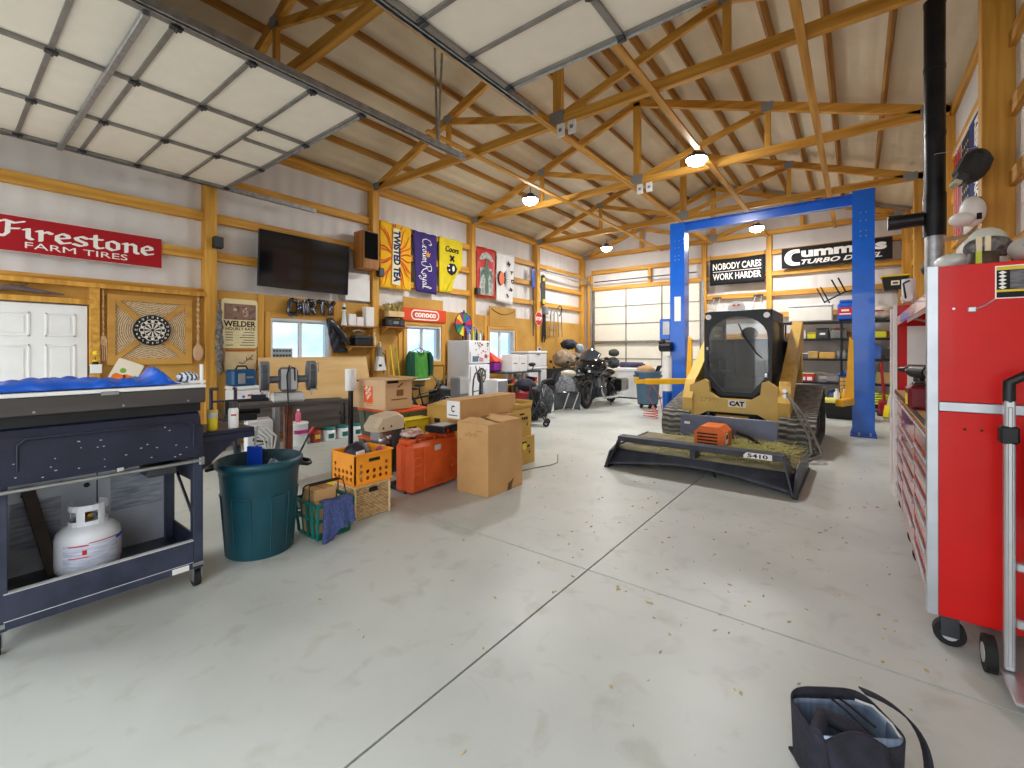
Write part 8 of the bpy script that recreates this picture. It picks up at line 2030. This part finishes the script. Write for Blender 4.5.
MB(WHITE).ball((0, 0, .17), (.10, .12, .14), 20, 12).build('crown', t); m = MB(WHITE); m.ball((-.075, -.04, .10), (.105, .11, .065), 16, 8); m.build('bill', t); m = MB(INK); m.prism(disc(.022, 12, -.02, .07), 0, .012, Matrix(((1, 0, 0, 0), (0, 0, -1, -.10), (0, 1, 0, .03), (0, 0, 0, 1)))).bb(.015, .05, -.115, -.10, .075, .13); m.build('emblem', t)
MB(STEEL).tube([(.03, 0, .26), (.06, .05, .31), (.12, .245, .32)], .006, 6).build('hook', t)
t = thing('hanging_flag', 'red white and blue flag banner with vertical white letters on the right wall', 'flag', mtx=RIGHT(8.20, 2.95, 1.05))
FLN = mat('Flag_Navy', '#1d2b63', rough=.85, var=.1)
W_, H_ = 1.95, 1.16
MB(mat('Flag_White', '#e6e2de', rough=.85, var=.04)).sheet(lambda u, v: (W_ * u, H_ * v - .05 * math.sin(u * pi * 3) ** 2 * v, .02 + .02 * math.sin(u * 11)), 24, 10, .006).build('cloth', t)
m = MB(REDP)
for k in range(4): m.bb(.02 + .14 * k, .09 + .14 * k, .01, H_ - .06, .044, .047)
m.use(FLN).bb(1.05, W_ - .01, .01, H_ - .05, .044, .048).use(INK).bb(.60, 1.03, .3, H_ - .06, .044, .047)
m.use(SWHITE)
for i in range(4):
    for j in range(7): m.prism([(.66 + .105 * i + .022 * math.cos(pi / 2 + q * pi / 5) * (1 if q % 2 == 0 else .42), .36 + .105 * j + .022 * math.sin(pi / 2 + q * pi / 5) * (1 if q % 2 == 0 else .42)) for q in range(10)], .047, .049)
m.text('KEEP AMERICA', 1.35, H_ - .10, H_ - .18, .20, .003, .048, bold=.04, rot=-pi / 2)
m.build('print', t)
MB(WHITE).cyl((-.05, H_ + .01, .03), (W_ + .05, H_ + .01, .03), .012, n=8).build('hanging_rod', t)
t = thing('wall_bracket', 'tan metal bracket shelf on the right wall beside the black pipe', 'bracket', (.80, 6.6, 2.55)); MB(mat('Bracket_Tan', '#c9b48f', rough=.5, var=.08)).bb(-.2, .18, -.02, .02, .16, .20, .004).bb(-.2, -.16, -.02, .02, -.06, .16, .004).build('bracket_arm', t); MB(BLACK).ball((-.18, 0, -.12), (.07, .07, .09), 14, 8).build('hanging_lamp', t)
# aluminium hand truck in front of the chest
t = thing('aluminium_dolly', 'silver aluminium hand truck with black grips in front of the red chest', 'hand truck', (.555, 3.03, 0))
AL = mat('Aluminium', '#c9ccd0', rough=.32, metal=.75, var=.06)
for x in (0, .40):
    MB(AL).bb(x - .018, x + .018, -.02, .02, .08, 1.32, .006).bb(x - .009, x + .009, -.024, .024, .1, 1.29, .004).build('upright', t)
    MB(BLACK).bb(x - .034, x + .03, -.03, .03, 1.12, 1.20, .008).build('clamp', t)
MB(BLACK).tube([(0, 0, 1.31), (.0, 0, 1.40), (.05, 0, 1.435), (.35, 0, 1.435), (.40, 0, 1.40), (.40, 0, 1.31)], .022, 10).build('handle', t)
for z in (.30, .56): MB(AL).bb(.02, .38, -.016, .016, z - .02, z + .02, .006).build('cross_bar', t)
MB(AL).bb(-.03, .43, -.26, .02, .06, .075, .004).build('toe_plate', t)
for x in (-.05, .45):
    w = MB(RUBBER).cyl((x - .02, .09, .085), (x + .02, .09, .085), .085, n=22); w.use(LTGREY).cyl((x - .023, .09, .085), (x + .023, .09, .085), .045, n=14); w.build('wheel', t)
t = thing('mesh_pack', 'dark mesh backpack hung on the silver hand truck', 'backpack', (.76, 2.995, .70)); MB(mat('Mesh_Dark', '#3b4148', rough=.85, hx2='#878d92', scale=60, bump=.4, bscale=120)).bb(-.15, .15, -.06, .0, 0, .40, .03).build('pack_body', t); MB(mat('Pack_Trim', '#c7c9c4', rough=.5, var=.05)).bb(-.16, .16, -.065, .005, .40, .44, .01).use(mat('Pack_Ochre', '#c9952f', rough=.5, var=.05)).bb(-.16, .16, -.067, -.064, .43, .45).build('top_band', t); MB(BLACK).tube([(-.1, -.03, .44), (-.08, -.01, .50), (.08, -.01, .50), (.1, -.03, .44)], .010, 6).build('carry_loop', t)
# open cooler bag on the floor
t = thing('lunch_bag', 'open black lunch bag with silver striped liner on the floor at bottom', 'bag', (-.035, 2.03, 0), rz=.6)
t.scale = (.74, .78, .80)
BAGM = mat('Bag_Fabric', '#1b1a24', rough=.8, hx2='#2a2936', scale=12, bump=.2); LIN = mat('Bag_Liner', '#8a9ab2', rough=.35, metal=.3, hx2='#6c7d96', scale=3, stretch=(14, 1, 1))
hx_, hy_, hz_ = .20, .14, .27
m = MB(BAGM)
def ringpt(a, kx=1, ky=1):
    c, s = math.cos(a), math.sin(a); return (hx_ * kx * math.copysign(abs(c) ** .45, c), hy_ * ky * math.copysign(abs(s) ** .45, s))
N = 40
def wallsh(mb, k, z0, z1, tk, flip=1):
    mb.sheet(lambda u, v: (ringpt(2 * pi * u * flip, k + .05 * v, k + .05 * v)[0], ringpt(2 * pi * u * flip, k + .05 * v, k + .05 * v)[1], z0 + (z1 - z0) * v + .03 * v * math.sin(2 * pi * u) ** 2 * (1 if math.sin(2 * pi * u) > 0 else -.5)), N, 8, tk)
wallsh(m, 1.0, .006, hz_, .008); m.bb(-hx_ * .96, hx_ * .96, -hy_ * .96, hy_ * .96, 0, .012); m.build('outer_shell', t)
m = MB(LIN); wallsh(m, .93, .02, hz_ - .008, .006, -1); m.build('liner', t)
m = MB(BAGM); m.sheet(lambda u, v: (-.19 + .26 * u + .02 * v, -.14 - .03 * v, .27 - .12 * v + .05 * math.sin(u * pi)), 8, 6, .02); m.tube([(-.2, -.1, .27), (-.12, -.02, .285), (-.02, -.06, .27), (.05, -.14, .26)], [.03, .035, .035, .02], 8); m.build('folded_lid', t)
m = MB(BLACK); m.tube([(.02, .12, .26), (.0, .02, .30), (.04, -.06, .28), (.1, -.13, .24)], .006, 6).tube([(.06, .13, .26), (.05, .03, .295), (.1, -.06, .275)], .006, 6); m.build('drawstring', t)
m = MB(BAGM); m.sheet(lambda u, v: (.17 + .22 * math.sin(u * pi * .55) , .10 - .24 * u, .285 - .02 * u - .26 * u * u + .04 * math.sin(u * pi)) if False else (.18 + .17 * math.sin(u * pi * .8), .11 - .26 * u + .05 * v, .30 - .29 * u * u), 14, 2, .008); m.build('shoulder_strap', t)
MB(LTGREY).tube([(.12, .10, .275), (.17, .05, .285), (.19, -.04, .275), (.18, -.1, .265)], .006, 6).build('zip_edge', t)
# leaf litter on the concrete
m = MB(mat('Leaf_Litter', '#d2bf92', rough=.9, hx2='#a8946a', scale=40))
for k in range(300):
    x = RND.uniform(-5.5, .6); y = RND.uniform(1.2, 8.0)
    if RND.random() < .45: x = RND.gauss(-.9, .8); y = RND.gauss(3.6, 1.0)
    if x > .2 and y > 3.1 or (-2.8 < x < -.3 and y > 5.35) or (x < -3 and y < 5.3) or (x < -4.4): continue
    a = RND.uniform(0, 2 * pi); L = RND.uniform(.004, .017); w_ = L * RND.uniform(.25, .6)
    ca, sa = math.cos(a), math.sin(a)
    P = [(x + ca * L, y + sa * L), (x - sa * w_, y + ca * w_), (x - ca * L, y - sa * L), (x + sa * w_, y - ca * w_)]
    m.prism(P, .0005, .004 + RND.uniform(0, .004))
o = m.build('leaf_litter'); tag(o, 'scattered dry leaf bits and grass on the concrete floor', 'litter', kind='stuff')
# ================================================================== light and camera
EMIT = mat('Lamp_Diffuser', '#ffffff', emit=75.0, var=0)
ALU = mat('Lamp_Housing', '#4b5160', rough=.5, metal=.3, var=.1)
LAMPW = 62.0
for i, (x, y, z, lb) in enumerate([(-5.62, 7.95, 4.84, 'lit round ceiling lamp above the refrigerator side, nearest on the left'), (-2.16, 7.95, 4.82, 'lit round ceiling lamp nearest on the right, in front of the blue lift'),
                               (-6.3, 13.1, 4.82, 'lit round ceiling lamp far away before the cream overhead door'), (-2.1, 13.3, 4.80, 'lit round ceiling lamp seen under the blue lift crossbeam')]):
    t = thing('ceiling_lamp', lb, 'lamp', (x, y, z), group='round ceiling lamps')
    MB(ALU).lathe([(.02, .10), (.07, .10), (.08, .04), (.17, .02), (.18, -.02), (.16, -.025)], 24).build('housing', t)
    MB(EMIT).lathe([(.0, -.14), (.07, -.132), (.13, -.10), (.16, -.06), (.165, -.02)], 24).build('diffuser', t)
    MB(DKSTEEL).cyl((0, 0, .10), (0, 0, .26), .008, n=8).build('hook', t)
    L = bpy.data.lights.new('lamp_light', 'AREA'); L.shape = 'DISK'; L.size = .3; L.energy = LAMPW; L.color = (1, .99, .97)
    lo = bpy.data.objects.new('lamp_light', L); COL.objects.link(lo); lo.parent = t; lo.location = (0, 0, -.155)
W = bpy.data.worlds.new('Sky'); SC.world = W; W.use_nodes = True
nt = W.node_tree; bg = nt.nodes['Background']
tc = nt.nodes.new('ShaderNodeTexCoord'); ns = nt.nodes.new('ShaderNodeTexNoise'); ns.inputs['Scale'].default_value = 7; ns.inputs['Detail'].default_value = 6
mp = nt.nodes.new('ShaderNodeMapping'); mp.inputs['Scale'].default_value = (1, 1, 2.4)
r = nt.nodes.new('ShaderNodeValToRGB'); r.color_ramp.elements[0].position = .36; r.color_ramp.elements[1].position = .56
r.color_ramp.elements[0].color = (.64, .81, 1.0, 1); r.color_ramp.elements[1].color = (1.0, .985, .96, 1)
nt.links.new(tc.outputs['Generated'], mp.inputs['Vector']); nt.links.new(mp.outputs['Vector'], ns.inputs['Vector']); nt.links.new(ns.outputs['Fac'], r.inputs['Fac']); nt.links.new(r.outputs['Color'], bg.inputs['Color'])
bg.inputs["Strength"].default_value = 2.3
cam = bpy.data.cameras.new('camera'); co = bpy.data.objects.new('camera', cam); COL.objects.link(co)
cam.sensor_width = 36; cam.lens = 448 / 1024 * 36; cam.shift_y = -34 / 1024; cam.clip_start = .05
co.location = (0, 0, 1.55); co.rotation_euler = (pi / 2, 0, math.radians(37.6))
SC.camera = co
SC.view_settings.view_transform = 'Standard'; SC.view_settings.look = 'None'; SC.view_settings.gamma = 1; SC.view_settings.use_curve_mapping = False
SC.view_settings.exposure = 0.7
SC.cycles.max_bounces = 8; SC.cycles.diffuse_bounces = 5; SC.cycles.glossy_bounces = 3; SC.cycles.transmission_bounces = 6; SC.cycles.caustics_reflective = False; SC.cycles.caustics_refractive = False
SC.cycles.use_denoising = True
SC.cycles.sample_clamp_indirect = 6
